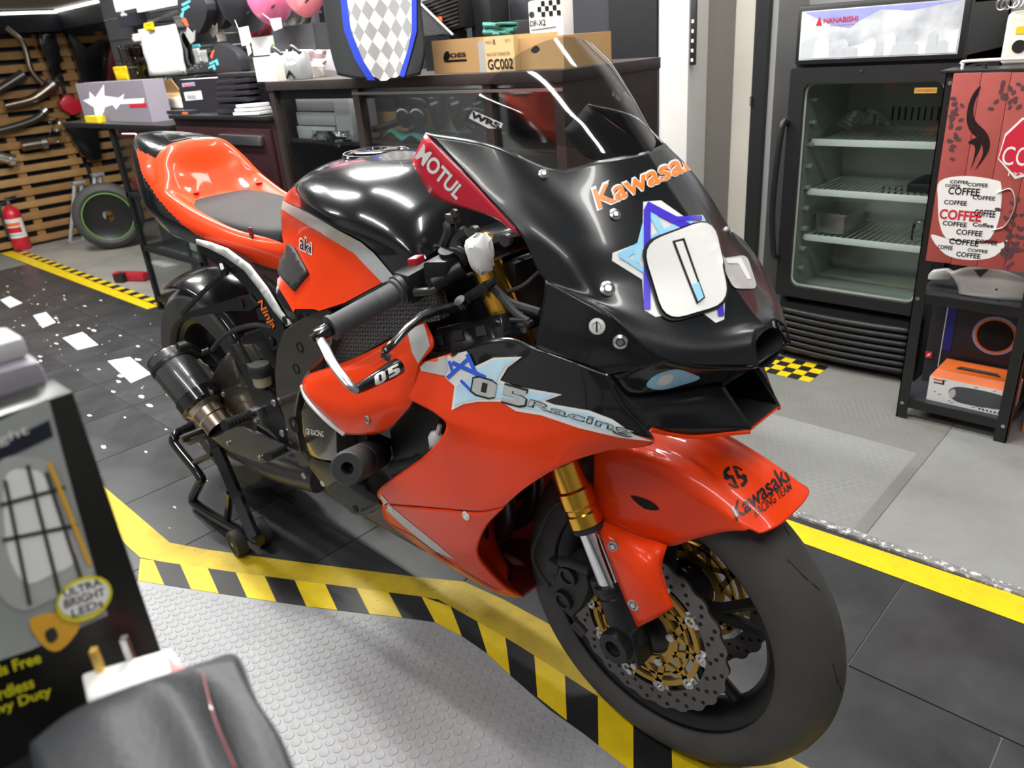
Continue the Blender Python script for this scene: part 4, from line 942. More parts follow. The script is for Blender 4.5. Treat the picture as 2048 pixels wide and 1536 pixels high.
# ---- frame, engine and running gear
spar = [(566, 662), (590, 645), (625, 622), (653, 612), (668, 640), (660, 690), (646, 717), (611, 752), (596, 790), (590, 821), (588, 850), (600, 905), (628, 934), (600, 935), (577, 890), (566, 830), (552, 793), (548, 745), (552, 700)]
gsr = prism([QY(x, y, -0.205) for x, y in spar], (0, 0.035, 0)); fr_ = put('frame_spar', bevel(gsr, 0.003, 1), 'frame_bronze', BIKE, angle=0.5); put('frame_spar', bevel(flip(gsr), 0.003, 1), 'frame_bronze', BIKE, angle=0.5)
for (x, y, r) in ((599, 695, 0.011), (592, 738, 0.011), (588, 850, 0.018)):
    put('frame_hole', lathe([(r, 0.001), (r*0.85, 0.0005), (0.0001, -0.004)], QY(x, y, -0.206), (0, -1, 0), 18), 'dark_void', fr_, kind='open')
for q in ((549, 805), (566, 866), (512, 838), (610, 950), (648, 965)): put('frame_bolt', disc(QY(*q, -0.208), (0, -1, 0), 0.008, 0.005, 12, 0.001), 'steel', fr_)
tl_ = prism([QY(x, y, -0.18) for x, y in [(653, 612), (800, 575), (868, 560), (880, 640), (815, 655), (700, 722), (660, 735), (646, 717)]], (0, 0.02, 0))
put('air_grille', tl_, 'mesh_weave', BIKE); put('air_grille', flip(tl_), 'mesh_weave', BIKE)
eng = [box(-0.80, -0.44, -0.165, 0.165, 0.30, 0.56, 0.02), obox((-0.52, 0, 0.62), (0.10, 0, 0.05), (0, 0.165, 0), (-0.04, 0, 0.10), 0.015), box(-0.74, -0.50, -0.12, 0.12, 0.24, 0.32, 0.02), box(-0.78, -0.5, -0.12, 0.12, 0.56, 0.80, 0.02)]
en = put('engine', join(*eng), 'engine_case', BIKE)
for q, r, h in (((625, 850), 0.055, 0.03), ((728, 985), 0.032, 0.03), ((640, 905), 0.05, 0.02)):
    put('case_cover', disc(QY(*q, -0.165), (0, -1, 0), r, h, 28, 0.006), 'engine_case', en)
cov = [(612, 790), (650, 822), (672, 862), (674, 925), (640, 920), (618, 912), (604, 865), (602, 820)]
gcv = prism([QY(x, y, -0.215) for x, y in cov], (0, 0.05, 0)); put('engine_guard', bevel(gcv, 0.006), 'frame_bronze', en, angle=0.6)
put('lettering', words('GB RACING', [(612, 868), (648, 874), (648, 862), (612, 856)], bvh(gcv), 0.0012, bold=0.01), 'white_vinyl', en, kind='open')
gl2 = [(620, 916), (675, 930), (690, 945), (672, 985), (640, 965), (618, 935)]
put('engine_guard', bevel(prism([QY(x, y, -0.212) for x, y in gl2], (0, 0.04, 0)), 0.004), 'engine_case', en)
a, b = QY(694, 937, -0.325), QY(752, 906, -0.200)
sl = put('crash_slider', lathe([(0.0001, 0.03), (0.010, 0.03), (0.011, 0.0), (0.026, 0.0), (0.030, 0.005), (0.030, 0.070), (0.0275, 0.072), (0.0275, 0.076), (0.030, 0.078), (0.030, (b-a).length)], a, b-a, 32), 'dull_black', BIKE, label='black cylindrical crash slider')
br = [(654, 972), (677, 960), (742, 1004), (758, 1008), (740, 1028), (722, 1032), (704, 1029), (658, 985)]
bk = put('guard_bracket', bevel(prism([QY(x, y, -0.215) for x, y in br], (0, 0.02, 0)), 0.004), 'dull_black', BIKE); put('bracket_hole', disc(QY(710, 1018, -0.2165), (0, -1, 0), 0.008, 0.0008, 12), 'dark_void', bk)
put('bracket_stub', cyl(QY(730, 1022, -0.21), QY(766, 1003, -0.205), 0.009, 12), 'black_metal', bk)
rad = box(-0.395, -0.36, -0.17, 0.17, 0.36, 0.74, 0.006); put('radiator', rad, 'dark_steel', BIKE)
hd = [tube([(-0.42, y, 0.56), (-0.34, y, 0.45), (-0.36, y*0.8, 0.32), (-0.50, y*0.5, 0.24), (-0.72, -0.05+y*0.2, 0.24)], 0.018, 10, sm=5) for y in (-0.13, -0.045, 0.045, 0.13)]
puts('exhaust_header', hd, 'dark_steel', BIKE)
put('water_hose', tube([QY(800, 960, -0.17), QY(790, 935, -0.18), QY(830, 930, -0.19), QY(862, 900, -0.17)], 0.016, 10, sm=5), 'rubber', BIKE)
put('connector', join(ball(QY(872, 880, -0.2), 0.014, 10, (1, 1, 1.3)), tube([QY(880, 850, -0.2), QY(872, 880, -0.2), QY(862, 895, -0.19)], 0.004, 6)), 'white_vinyl', BIKE)
put('inner_shroud', prism([QY(x, y, -0.19) for x, y in [(780, 860), (850, 800), (880, 830), (870, 900), (790, 950)]], (0, 0.01, 0)), 'black_plastic', BIKE)
# exhaust
a, b = QY(333, 716, -0.212), QY(408, 812, -0.200); d = (b-a).normalized(); Ln = (b-a).length
mf = put('silencer', lathe([(0.034, 0.04), (0.040, 0.0), (0.050, -0.002), (0.054, 0.004), (0.054, Ln*0.80)], a, d, 40), 'carbon', BIKE, label='carbon fibre silencer with titanium cone')
put('silencer_band', lathe([(0.0542, 0.020), (0.0555, 0.022), (0.0555, 0.034), (0.0542, 0.036)], a, d, 40), 'black_metal', mf, kind='open')
put('silencer_mouth', lathe([(0.0001, 0.05), (0.038, 0.05), (0.040, 0.002), (0.0515, -0.0025)], a, d, 32), 'dark_steel', mf, kind='open')
put('silencer_cap', lathe([(0.0540, Ln*0.80), (0.0580, Ln*0.81), (0.0580, Ln*0.99), (0.050, Ln*1.02), (0.040, Ln*1.04)], a, d, 40), 'black_paint', mf)
put('silencer_cone', lathe([(0.046, Ln*1.0), (0.049, Ln*1.01), (0.044, Ln*1.08), (0.039, Ln*1.10), (0.039, Ln*1.24), (0.036, Ln*1.26), (0.036, Ln*1.45)], a, d, 36), 'titanium', mf)
for q in ((425, 784), (449, 788)): put('band_bolt', disc(QY(*q, -0.2), (0, -1, 0), 0.006, 0.006, 10), 'steel', mf)
pe_ = a+d*Ln*1.42
put('mid_pipe', tube([pe_, QY(475, 885, -0.165), QY(520, 915, -0.14), QY(580, 940, -0.11), QY(640, 955, -0.08)], [0.034, 0.045, 0.060, 0.062, 0.040], 20, sm=5), 'dark_steel', BIKE)
hs = prism([QY(x, y, -0.222) for x, y in [(440, 872), (456, 858), (482, 854), (540, 880), (590, 905), (560, 918), (521, 927), (480, 910), (446, 892)]], (0, 0.006, 0))
hp = put('heat_shield', hs, 'carbon', BIKE, label='carbon heat shield')
for q in ((457, 886), (521, 915)): put('shield_bolt', disc(QY(*q, -0.223), (0, -1, 0), 0.006, 0.004, 10), 'steel', hp)
# swingarm, hugger, shock bits
sw = [prism([Vector((-0.80, y0, 0.50)), Vector((-0.80, y0, 0.38)), Vector((-1.40, y0, 0.315)), Vector((-1.48, y0, 0.33)), Vector((-1.48, y0, 0.385)), Vector((-1.30, y0, 0.42)), Vector((-1.10, y0, 0.50))], (0, 0.035, 0), 0.006) for y0 in (-0.155, 0.12)]
swo = put('swingarm', join(*sw, box(-0.95, -0.85, -0.13, 0.13, 0.38, 0.50, 0.01)), 'frame_bronze', BIKE, angle=0.6)
put('swingarm_spool', cyl((-1.36, -0.155, 0.30), (-1.36, -0.235, 0.30), 0.011), 'dark_steel', swo); put('swingarm_spool', cyl((-1.36, 0.155, 0.30), (-1.36, 0.235, 0.30), 0.011), 'dark_steel', swo)
brc = [tube([Vector((-1.36, s*0.15, 0.335)), Vector((-1.36, s*0.16, 0.30))], 0.014, 8) for s in (-1, 1)]
puts('spool_boss', brc, 'black_metal', swo)
hug = []
for i, a_ in enumerate((40, 55, 72, 90, 108)):
    t = radians(a_); r = 0.345; hug.append([RX+Vector((cos(t)*r, y, sin(t)*r-abs(y)**2*3)) for y in (-0.105, -0.07, 0, 0.07, 0.105)])
put('hugger', patch(hug, 3), 'black_paint', BIKE, solid=0.003)
sbr = prism([QY(x, y, -0.14) for x, y in [(486, 668), (535, 652), (552, 700), (552, 740), (500, 720), (478, 690)]], (0, 0.05, 0), 0.006)
put('linkage_cover', sbr, 'black_metal', BIKE, angle=0.5)
gus = prism([QY(x, y, -0.15) for x, y in [(412, 770), (440, 720), (470, 690), (500, 690), (520, 720), (500, 760), (450, 800)]], (0, 0.06, 0), 0.008)
put('swingarm_gusset', gus, 'frame_bronze', BIKE, angle=0.5)
put('brake_line', tube([QY(425, 700, -0.15), QY(440, 680, -0.16), QY(470, 660, -0.16), QY(510, 650, -0.16), QY(545, 655, -0.15)], 0.006, 8, sm=5), 'rubber', BIKE)
put('silencer_strap', join(tube([QY(355, 700, -0.225), QY(375, 690, -0.2), QY(400, 705, -0.17), QY(420, 700, -0.15)], 0.008, 8, sm=4), disc(QY(372, 690, -0.215), (0, -1, 0), 0.012, 0.02, 12)), 'black_metal', BIKE)
# rear wheel disc
put('brake_disc', annulus(RX+Vector((0, -0.105, 0)), lambda t: 0.108+0.003*cos(16*t), 0.07, 0.005, 120), 'disc_steel', BIKE)
# rearset: footpeg, heel plate, pedal, reservoir
hpl = prism([QY(x, y, -0.2) for x, y in [(480, 735), (492, 728), (560, 820), (585, 880), (600, 920), (575, 900), (540, 860), (505, 800)]], (0, 0.008, 0))
hpo = put('heel_plate', hpl, 'black_metal', BIKE)
pg = put('footpeg', join(tube([QY(449, 851, -0.300), QY(506, 828, -0.215)], 0.0115, 14), *[lathe([(0.0112, 0), (0.0130, 0.001), (0.0130, 0.004), (0.0112, 0.005)], QY(449, 851, -0.3)+(QY(506, 828, -0.215)-QY(449, 851, -0.3))*t, QY(506, 828, -0.215)-QY(449, 851, -0.3), 14) for t in (0.05, 0.18, 0.31, 0.44, 0.57, 0.70)]), 'black_metal', BIKE)
put('peg_mount', obox(QY(515, 826, -0.210), (0.018, 0, 0.004), (0, 0.010, 0), (-0.003, 0, 0.012), 0.003), 'steel', pg)
put('brake_pedal', join(tube([QY(515, 868, -0.205), QY(545, 885, -0.21), QY(578, 900, -0.215)], 0.008, 8), tube([QY(535, 914, -0.29), QY(572, 897, -0.215)], 0.0095, 12)), 'black_metal', BIKE)
put('toe_guard', prism([QY(x, y, -0.196) for x, y in [(512, 850), (530, 860), (585, 905), (578, 912), (520, 880)]], (0, 0.006, 0)), 'black_metal', hpo)
rp0 = QY(527, 770, -0.195); pot = put('fluid_reservoir', lathe([(0.0001, 0), (0.018, 0), (0.020, 0.004), (0.020, 0.026), (0.0001, 0.026)], rp0, (0, 0, 1), 22), 'fluid_pot', BIKE, label='amber brake fluid pot with black cap')
put('pot_cap', lathe([(0.023, 0.024), (0.0245, 0.026), (0.0245, 0.046), (0.022, 0.050), (0.0001, 0.050)], rp0, (0, 0, 1), 24), 'black_plastic', pot)
put('pot_hose', tube([rp0, rp0+Vector((0.005, 0, -0.04)), QY(545, 835, -0.19)], 0.006, 8, sm=4), 'rubber', pot)
put('chain_guard', prism([QY(x, y, -0.15) for x, y in [(455, 700), (478, 690), (545, 830), (530, 840)]], (0, 0.006, 0)), 'carbon', BIKE)
put('ankle_guard', prism([QY(x, y, -0.198) for x, y in [(457, 692), (466, 690), (531, 808), (524, 818)]], (0, 0.02, 0)), 'black_metal', BIKE)
# ---- handlebars and cockpit
yk = [box(-0.335, -0.235, -0.14, 0.14, 0.905, 0.935, 0.008), box(-0.22, -0.13, -0.14, 0.14, 0.735, 0.765, 0.008)]
puts('triple_clamp', yk, 'black_paint', BIKE)
put('steering_stem', cyl((-0.27, 0, 0.92), (-0.20, 0, 0.75), 0.03, 20), 'black_metal', BIKE)
puts('clamp_bolt', [disc(QY(q, r, -0.135), (0.2, -1, 0), 0.009, 0.01, 12) for q, r in ((952, 462), (1016, 478))], 'dark_steel', BIKE)
put('head_stock', box(-0.34, -0.22, -0.09, 0.09, 0.78, 0.90, 0.01), 'black_metal', BIKE)
G0, G1 = QY(661, 657, -0.340), QY(800, 580, -0.215)
gd = (G1-G0).normalized(); GL = (G1-G0).length
for s in (1, -1):
    def P(g): return g if s > 0 else flip(g)
    bar = put('handlebar', P(tube([G0-gd*0.012, G1, G1+gd*0.09], 0.011, 14)), 'black_metal', BIKE)
    ribs = [(0.0195, 0.0), (0.0195, 0.006)]
    for i in range(34):
        h = 0.008+i*(GL-0.05)/34; ribs += [(0.0168, h), (0.0172, h+0.0009), (0.0172, h+0.0018), (0.0168, h+0.0024)]
    ribs += [(0.0172, GL-0.035), (0.0172, GL-0.012), (0.021, GL-0.010), (0.022, GL-0.002), (0.015, GL)]
    put('hand_grip', P(lathe([(0.010, 0)]+ribs, G0, gd, 28)), 'grip_rubber', bar, label='grey ribbed rubber hand grip')
    put('bar_end', P(lathe([(0.0001, -0.034), (0.006, -0.034), (0.0065, -0.026), (0.011, -0.026), (0.0115, -0.004), (0.010, 0)], G0, gd, 18)), 'black_paint', bar)
    sgw = [obox(G1+gd*0.030, gd*0.026, Vector((0, 0, 0.024)), gd.cross(Vector((0, 0, 1))).normalized()*0.020, 0.006), lathe([(0.020, -0.006), (0.024, -0.004), (0.024, 0.004), (0.020, 0.006)], G1, gd, 20)]
    sgo = put('switch_housing', P(join(*sgw)), 'black_plastic', bar)
    put('kill_switch', P(obox(QY(832, 521, -0.205), gd*0.008, (0, 0, 0.006), (0.005, 0.005, 0), 0.002)), 'red_paint', sgo)
    mcyl = [obox(QY(905, 530, -0.150), gd*0.035, (0, 0, 0.020), (0.015, 0.010, 0), 0.006), cyl(QY(868, 568, -0.18), QY(925, 535, -0.145), 0.015, 14), cyl(QY(893, 500, -0.16), QY(900, 540, -0.15), 0.013, 12), tube([QY(905, 500, -0.15), QY(925, 505, -0.145), QY(930, 525, -0.14)], 0.010, 10, sm=3), tube([QY(898, 445, -0.14), QY(900, 465, -0.145), QY(890, 490, -0.15)], 0.010, 8, sm=3), tube([QY(935, 465, -0.13), QY(915, 480, -0.14), QY(910, 510, -0.15)], 0.012, 8, sm=3)]
    puts('master_cylinder', [P(join(*mcyl[:3]))], 'black_metal', bar); puts('clamp_bracket', [P(g) for g in mcyl[3:]], 'black_metal', bar)
    put('bracket_clamp', P(join(obox(QY(905, 436, -0.14), (0.009, 0, 0), (0, 0.008, 0), (0, 0, 0.007), 0.002), disc(QY(912, 425, -0.150), (0, -1, 0), 0.006, 0.006, 10))), 'dark_steel', bar)
    lv = [QY(935, 605, -0.165), QY(912, 613, -0.185), QY(875, 620, -0.215), QY(842, 632, -0.245), QY(812, 657, -0.275), QY(788, 685, -0.305), QY(772, 700, -0.320), QY(768, 712, -0.325), QY(779, 716, -0.322)]
    put('brake_lever' if s > 0 else 'clutch_lever', P(join(tube(lv, [0.010, 0.010, 0.0095, 0.009, 0.008, 0.0075, 0.007, 0.007, 0.0065], 10, sm=0, flat=0.75), disc(QY(927, 610, -0.185), (0, -0.6, 0.8), 0.009, 0.012, 14))), 'black_paint', bar)
    put('lever_adjuster', P(join(obox(QY(955, 585, -0.15), (0.022, 0.006, 0.014), (0, 0.008, 0), (-0.004, 0, 0.007), 0.002), cyl(QY(978, 570, -0.15), QY(992, 560, -0.148), 0.006, 10))), 'black_metal', bar)
    gp = [G0-gd*0.020, QY(655, 705, -0.375), QY(668, 730, -0.385), QY(695, 765, -0.388), QY(716, 782, -0.380)]
    put('guard_arm', P(tube(gp, 0.007, 10, sm=4, flat=0.45)), 'steel', bar)
    g0_, g1_ = QY(714, 779, -0.380), QY(800, 731, -0.290)
    gbar = tube([g0_, g0_+(g1_-g0_)*0.12, g0_+(g1_-g0_)*0.35, g0_+(g1_-g0_)*0.75, g0_+(g1_-g0_)*0.95, g1_], [0.006, 0.008, 0.0095, 0.0125, 0.0125, 0.005], 16)
    gb_ = put('lever_guard', P(gbar), 'black_paint', bar)
    if s > 0: put('lettering', block05([(750, 772), (800, 745), (796, 727), (748, 751)], bvh(gbar), 0.0008, 5), 'white_vinyl', gb_, kind='open'); put('lettering', slot05([(750, 772), (800, 745), (796, 727), (748, 751)], bvh(gbar), 0.0012, 5), 'black_vinyl', gb_, kind='open')
    put('brake_line', P(tube([QY(822, 572, -0.19), QY(832, 585, -0.205), QY(860, 583, -0.19), QY(880, 572, -0.175), QY(920, 555, -0.15), QY(980, 535, -0.10), QY(1060, 510, -0.06)], [0.007, 0.007, 0.0065, 0.0055, 0.004, 0.0035, 0.003]+[0.003]*0, 8)), 'dark_steel', bar)
cl = tube([QY(948, 497, -0.105), QY(960, 512, -0.105)], 0.035, 14); cl = ball(QY(962, 508, -0.165), 0.028, 16, (0.8, 0.7, 1.0)); random.seed(3)
cl = ([v+Vector((random.uniform(-.004, .004) for _ in range(3))) for v in cl[0]], cl[1]); put('cloth_wrap', cl, 'white_vinyl', BIKE, label='white cloth wrapped on brake reservoir')
cb = [tube([QY(930, 600, -0.16), QY(985, 590, -0.12), QY(1040, 575, -0.10), QY(1078, 545, -0.08)], 0.0035, 6, sm=5), tube([QY(985, 575, -0.14), QY(1020, 605, -0.13), QY(1080, 625, -0.12)], 0.007, 8, sm=5), tube([QY(1000, 590, -0.14), QY(1030, 625, -0.14), QY(1062, 648, -0.14)], 0.006, 8, sm=5), tube([QY(990, 660, -0.16), QY(1005, 642, -0.15), QY(1060, 640, -0.14)], 0.004, 8, sm=5)]
for g in cb: put('cable', g, 'rubber', BIKE)
dash = box(-0.20, -0.17, -0.08, 0.08, 0.93, 1.02, 0.008); put('dash_panel', dash, 'black_plastic', BIKE)
stay = [tube([(-0.17, y, 1.0), (-0.08, y*0.7, 0.97), (-0.15, y*0.5, 0.86)], 0.006, 8) for y in (-0.09, 0.09)]; puts('fairing_stay', stay, 'black_metal', BIKE)
# ================================================================== paddock stand
STD = thing('paddock_stand', 'black tubular paddock stand with small rubber wheels under the motorcycle', 'stand', (-1.4, 0, 0))
fr2 = []
near = [QY(520, 1082, -0.205), QY(440, 1040, -0.20), QY(394, 1010, -0.195), QY(386, 995, -0.195), QY(400, 965, -0.19), QY(398, 950, -0.19), QY(352, 892, -0.185), QY(348, 878, -0.18), QY(356, 866, -0.16), QY(372, 858, -0.12)]
far = [mirr(p) for p in near]
put('handle_tube', tube(near+[Vector((near[-1].x-0.02, 0, near[-1].z))]+far[::-1], 0.014, 12, sm=4), 'black_paint', STD)
for s in (-1, 1):
    def P(g): return g if s < 0 else flip(g)
    foot = QZ(505, 1082, 0.035); foot.y = -0.205
    up = Vector((-1.36, -0.215, 0.285))
    put('upright', P(tube([QY(511, 1078, -0.205), QY(432, 892, -0.21)], 0.017, 4)), 'black_paint', STD)
    put('brace', P(tube([QY(455, 1040, -0.20), QY(460, 985, -0.20)], 0.010, 8)), 'black_paint', STD)
    put('hook', P(join(tube([QY(432, 892, -0.21), QY(418, 862, -0.21)], 0.014, 8), tube([QY(378, 884, -0.215), QY(412, 872, -0.215), QY(425, 868, -0.2)], 0.009, 10), tube([QY(384, 928, -0.18), QY(426, 908, -0.18)], 0.009, 8))), 'black_metal', STD)
    cs_ = [QZ(475, 1085, 0.038), QZ(523, 1062, 0.038)]
    for c in cs_:
        put('stand_wheel', P(lathe([(0.006, -0.014), (0.024, -0.012), (0.028, -0.016), (0.036, -0.014), (0.038, 0), (0.036, 0.014), (0.028, 0.016), (0.024, 0.012), (0.006, 0.014)], c, cs_[1]-cs_[0], 26, closed=True)), 'dull_black', STD, angle=0.5)
    put('wheel_axle', P(cyl(cs_[0]-(cs_[1]-cs_[0])*0.22, cs_[1]+(cs_[1]-cs_[0])*0.22, 0.006)), 'steel', STD)
# ================================================================== fridge and right-hand rack
mat('fridge_black', (0.012, 0.012, 0.013), 0.42, noise=0.1, nscale=20)
mat('fridge_liner', (0.34, 0.38, 0.34), 0.5)
mat('shelf_front', (0.80, 0.84, 0.80), 0.35); mat('shelf_wire', (0.62, 0.66, 0.62), 0.4, metal=0.3)
gradient('header_print', (0.40, 0.42, 0.47), (0.66, 0.68, 0.69), rough=0.3, nz=11)
mat('header_blue', (0.30, 0.32, 0.62), 0.35, noise=0.2, nscale=20)
mat('ice_pale', (0.50, 0.53, 0.56), 0.3); mat('brand_red', (0.50, 0.02, 0.04), 0.4)
mat('brand_gold', (0.75, 0.50, 0.12), 0.35, metal=0.4)
YF = 1.775
def FQ(x, y, d=0.0): return QY(x, y, YF+d)
fx0, fx1 = FQ(1576, 300).x-0.005, -0.135; fztop = FQ(1740, 8).z+0.012
zh = FQ(1740, 126).z; zd0 = FQ(1690, 610).z; zg0 = FQ(1690, 625).z
FR = thing('drinks_fridge', 'black glass-door display fridge with printed white header panel', 'fridge', ((fx0+fx1)/2, 1.98, ZP))
put('cabinet_shell', join(box(fx0, fx0+0.03, YF+0.04, 2.24, ZP+0.01, fztop), box(fx1-0.03, fx1, YF+0.04, 2.24, ZP+0.01, fztop), box(fx0, fx1, 2.21, 2.24, ZP+0.01, fztop), box(fx0, fx1, YF+0.04, 2.24, fztop-0.03, fztop), box(fx0+0.03, fx1-0.03, YF+0.05, 2.21, ZP+0.02, zd0), box(fx0, fx1, YF+0.03, 2.22, zh-0.02, zh+0.01)), 'fridge_black', FR, smooth=False)
put('liner', join(box(fx0+0.031, fx0+0.038, YF+0.05, 2.2, zd0, zh-0.02), box(fx1-0.038, fx1-0.031, YF+0.05, 2.2, zd0, zh-0.02), box(fx0+0.03, fx1-0.03, 2.195, 2.205, zd0, zh-0.02), box(fx0+0.03, fx1-0.03, YF+0.05, 2.2, zd0, zd0+0.006)), 'fridge_liner', FR, smooth=False)
hp_ = put('header_box', box(fx0+0.004, fx1, YF, YF+0.05, zh, fztop, 0.012), 'fridge_black', FR)
put('header_panel', box(fx0+0.020, fx1-0.016, YF-0.002, YF+0.004, zh+0.016, fztop-0.018, 0.001), 'header_print', hp_)
hx0, hx1, hz0, hz1 = fx0+0.020, fx1-0.016, zh+0.016, fztop-0.018
put('header_sky', prism([Vector((hx0+(hx1-hx0)*u, YF-0.0024, hz0+(hz1-hz0)*v)) for u, v in [(0.02, 0.98), (0.98, 0.98), (0.70, 0.86), (0.52, 0.93), (0.38, 0.72), (0.33, 0.60), (0.20, 0.70), (0.10, 0.86)]], (0, 0.0006, 0)), 'header_blue', hp_, smooth=False)
random.seed(5); ic = []
for i in range(16):
    u = 0.03+0.94*i/15; w = 0.045*random.uniform(0.7, 1.4); h = random.uniform(0.22, 0.5); P = [(u-w, 0.03), (u+w, 0.03), (u+w*0.9, h*0.8), (u+w*0.3, h), (u-w*0.7, h*0.85)]
    ic.append(prism([Vector((hx0+(hx1-hx0)*max(0.01, min(0.99, a)), YF-0.0030-i % 3*0.0003, hz0+(hz1-hz0)*b)) for a, b in P], (0, 0.0008, 0)))
for g in ic: put('ice_cube_print', g, random.choice(['white_vinyl', 'ice_pale', 'header_print']), hp_, smooth=False)
lw = (hx1-hx0)
put('brand_mark', prism([Vector((hx0+lw*u, YF-0.0040, hz0+(hz1-hz0)*v)) for u, v in [(0.105, 0.70), (0.145, 0.70), (0.125, 0.88)]], (0, 0.0006, 0)), 'brand_red', hp_, smooth=False)
put('lettering', flat_words('HANABISHI', (hx0+lw*0.155, YF-0.0036, hz0+(hz1-hz0)*0.73), (lw*0.225, 0, 0), (0, 0, (hz1-hz0)*0.11), bold=0.015), 'brand_red', hp_, kind='open', smooth=False)
put('lettering', flat_words('Quality that grows with you', (hx0+lw*0.20, YF-0.0036, hz0+(hz1-hz0)*0.655), (lw*0.165, 0, 0), (0, 0, (hz1-hz0)*0.045)), 'brand_red', hp_, kind='open', smooth=False)
# door: frame with rounded window
def frame(x0, x1, z0, z1, ix0, ix1, iz0, iz1, y0, y1, r=0.03, n=5):
    def rr(a0, a1, b0, b1, r):
        P = []
        for cx, cz, t0 in ((a1-r, b1-r, 0), (a0+r, b1-r, pi/2), (a0+r, b0+r, pi), (a1-r, b0+r, 1.5*pi)):
            for k in range(n+1): t = t0+pi/2*k/n; P.append((cx+r*cos(t), cz+r*sin(t)))
        return P
    O, I = rr(x0, x1, z0, z1, 0.012), rr(ix0, ix1, iz0, iz1, r); m = len(O); V, F = [], []
    for y in (y0, y1):
        for P in (O, I): V += [Vector((a, y, b)) for a, b in P]
    for k in range(m):
        j = (k+1) % m; F += [(k, j, m+j, m+k), (2*m+k, 3*m+k, 3*m+j, 2*m+j), (k, 2*m+k, 2*m+j, j), (m+k, m+j, 3*m+j, 3*m+k)]
    return V, F
gx0, gx1 = FQ(1592, 380).x, fx1-0.035; gz1 = FQ(1740, 163).z; gz0 = FQ(1690, 588).z
DR = put('fridge_door', frame(fx0-0.004, fx1, zd0, zh-0.008, gx0, gx1, gz0, gz1, YF-0.004, YF+0.038), 'fridge_black', FR)
put('door_gasket', frame(gx0-0.003, gx1+0.003, gz0-0.003, gz1+0.003, gx0+0.006, gx1-0.006, gz0+0.006, gz1-0.006, YF+0.014, YF+0.020, 0.028), 'fridge_liner', DR)
put('door_glass', box(gx0, gx1, YF+0.016, YF+0.020, gz0, gz1), 'pane_glass', DR, smooth=False)
hx = fx0-0.014; put('door_handle', tube([(hx+0.012, YF-0.004, FQ(1570, 245).z), (hx+0.004, YF-0.030, FQ(1570, 255).z), (hx-0.006, YF-0.040, FQ(1560, 400).z), (hx+0.004, YF-0.030, FQ(1560, 500).z), (hx+0.012, YF-0.004, FQ(1560, 512).z)], 0.011, 10, sm=5), 'black_frame', DR)
put('lock', disc((FQ(1723, 145).x, YF-0.004, zh-0.022), (0, -1, 0), 0.006, 0.003, 16), 'dark_steel', DR)
bz = gz1-0.030
put('brand_plate', box(gx1-0.090, gx1-0.026, YF+0.012, YF+0.0155, bz-0.008, bz+0.008), 'brand_gold', DR, smooth=False)
put('lettering', flat_words('HANABISHI', (gx1-0.085, YF+0.0118, bz-0.004), (0.054, 0, 0), (0, 0, 0.008)), 'brand_red', DR, kind='open', smooth=False)
for k, (py, name) in enumerate(((296, 'upper'), (403, 'mid'), (502, 'low'))):
    z = FQ(1735, py).z-0.03*0; sh_ = put('fridge_shelf', box(fx0+0.05, fx1-0.05, YF+0.085, YF+0.092, z-0.011, z+0.012, 0.002), 'shelf_front', FR)
    wires = [cyl((fx0+0.06+i*0.022, YF+0.09, z+0.004), (fx0+0.06+i*0.022, 2.17, z+0.004), 0.0022, 6) for i in range(int((fx1-fx0-0.12)/0.022)+1)]
    puts('shelf_rod', wires, 'shelf_wire', sh_)
    for s in (fx0+0.042, fx1-0.05): put('shelf_clip', box(s, s+0.008, YF+0.09, 2.17, z-0.006, z+0.002), 'shelf_wire', FR, smooth=False)
for i in range(9):
    z = gz0+0.04+i*0.075; put('shelf_peg', box(fx0+0.038, fx0+0.060, YF+0.075, YF+0.10, z, z+0.012, 0.002), 'fridge_liner', FR)
for j in range(2):
    for i in range(9): put('vent_slot', box(fx0+0.20+i*0.022, fx0+0.206+i*0.022, 2.192, 2.196, zd0+0.30+j*0.28, zd0+0.345+j*0.28), 'fridge_black', FR, smooth=False)
# grille: horizontal louvres bulging forward
gx = [fx0+(fx1-fx0)*k/10 for k in range(11)]
n = 7
for i in range(n):
    z0 = ZP+0.035+(zg0-ZP-0.045)*i/n; z1 = ZP+0.035+(zg0-ZP-0.045)*(i+1)/n-0.006
    def by(k): return YF-0.006-0.022*math.sin(pi*k/10)
    A = [Vector((gx[k], by(k), z0)) for k in range(11)]; B = [Vector((gx[k], by(k)-0.004, z1-0.006)) for k in range(11)]; Cc = [Vector((gx[k], by(k)+0.012, z1)) for k in range(11)]
    put('louvre', join(strip(A, B), strip(B, Cc)), 'fridge_black', FR, solid=0.003, angle=0.6)
put('grille_base', box(fx0+0.01, fx1-0.01, YF+0.005, YF+0.05, ZP+0.02, zg0), 'dark_void', FR, smooth=False)
for x in (fx0+0.03, fx1-0.04): put('foot', disc((x, YF+0.03, ZP), (0, 0, 1), 0.014, 0.03, 14), 'black_frame', FR); put('foot', disc((x, 2.2, ZP), (0, 0, 1), 0.014, 0.03, 14), 'black_frame', FR)
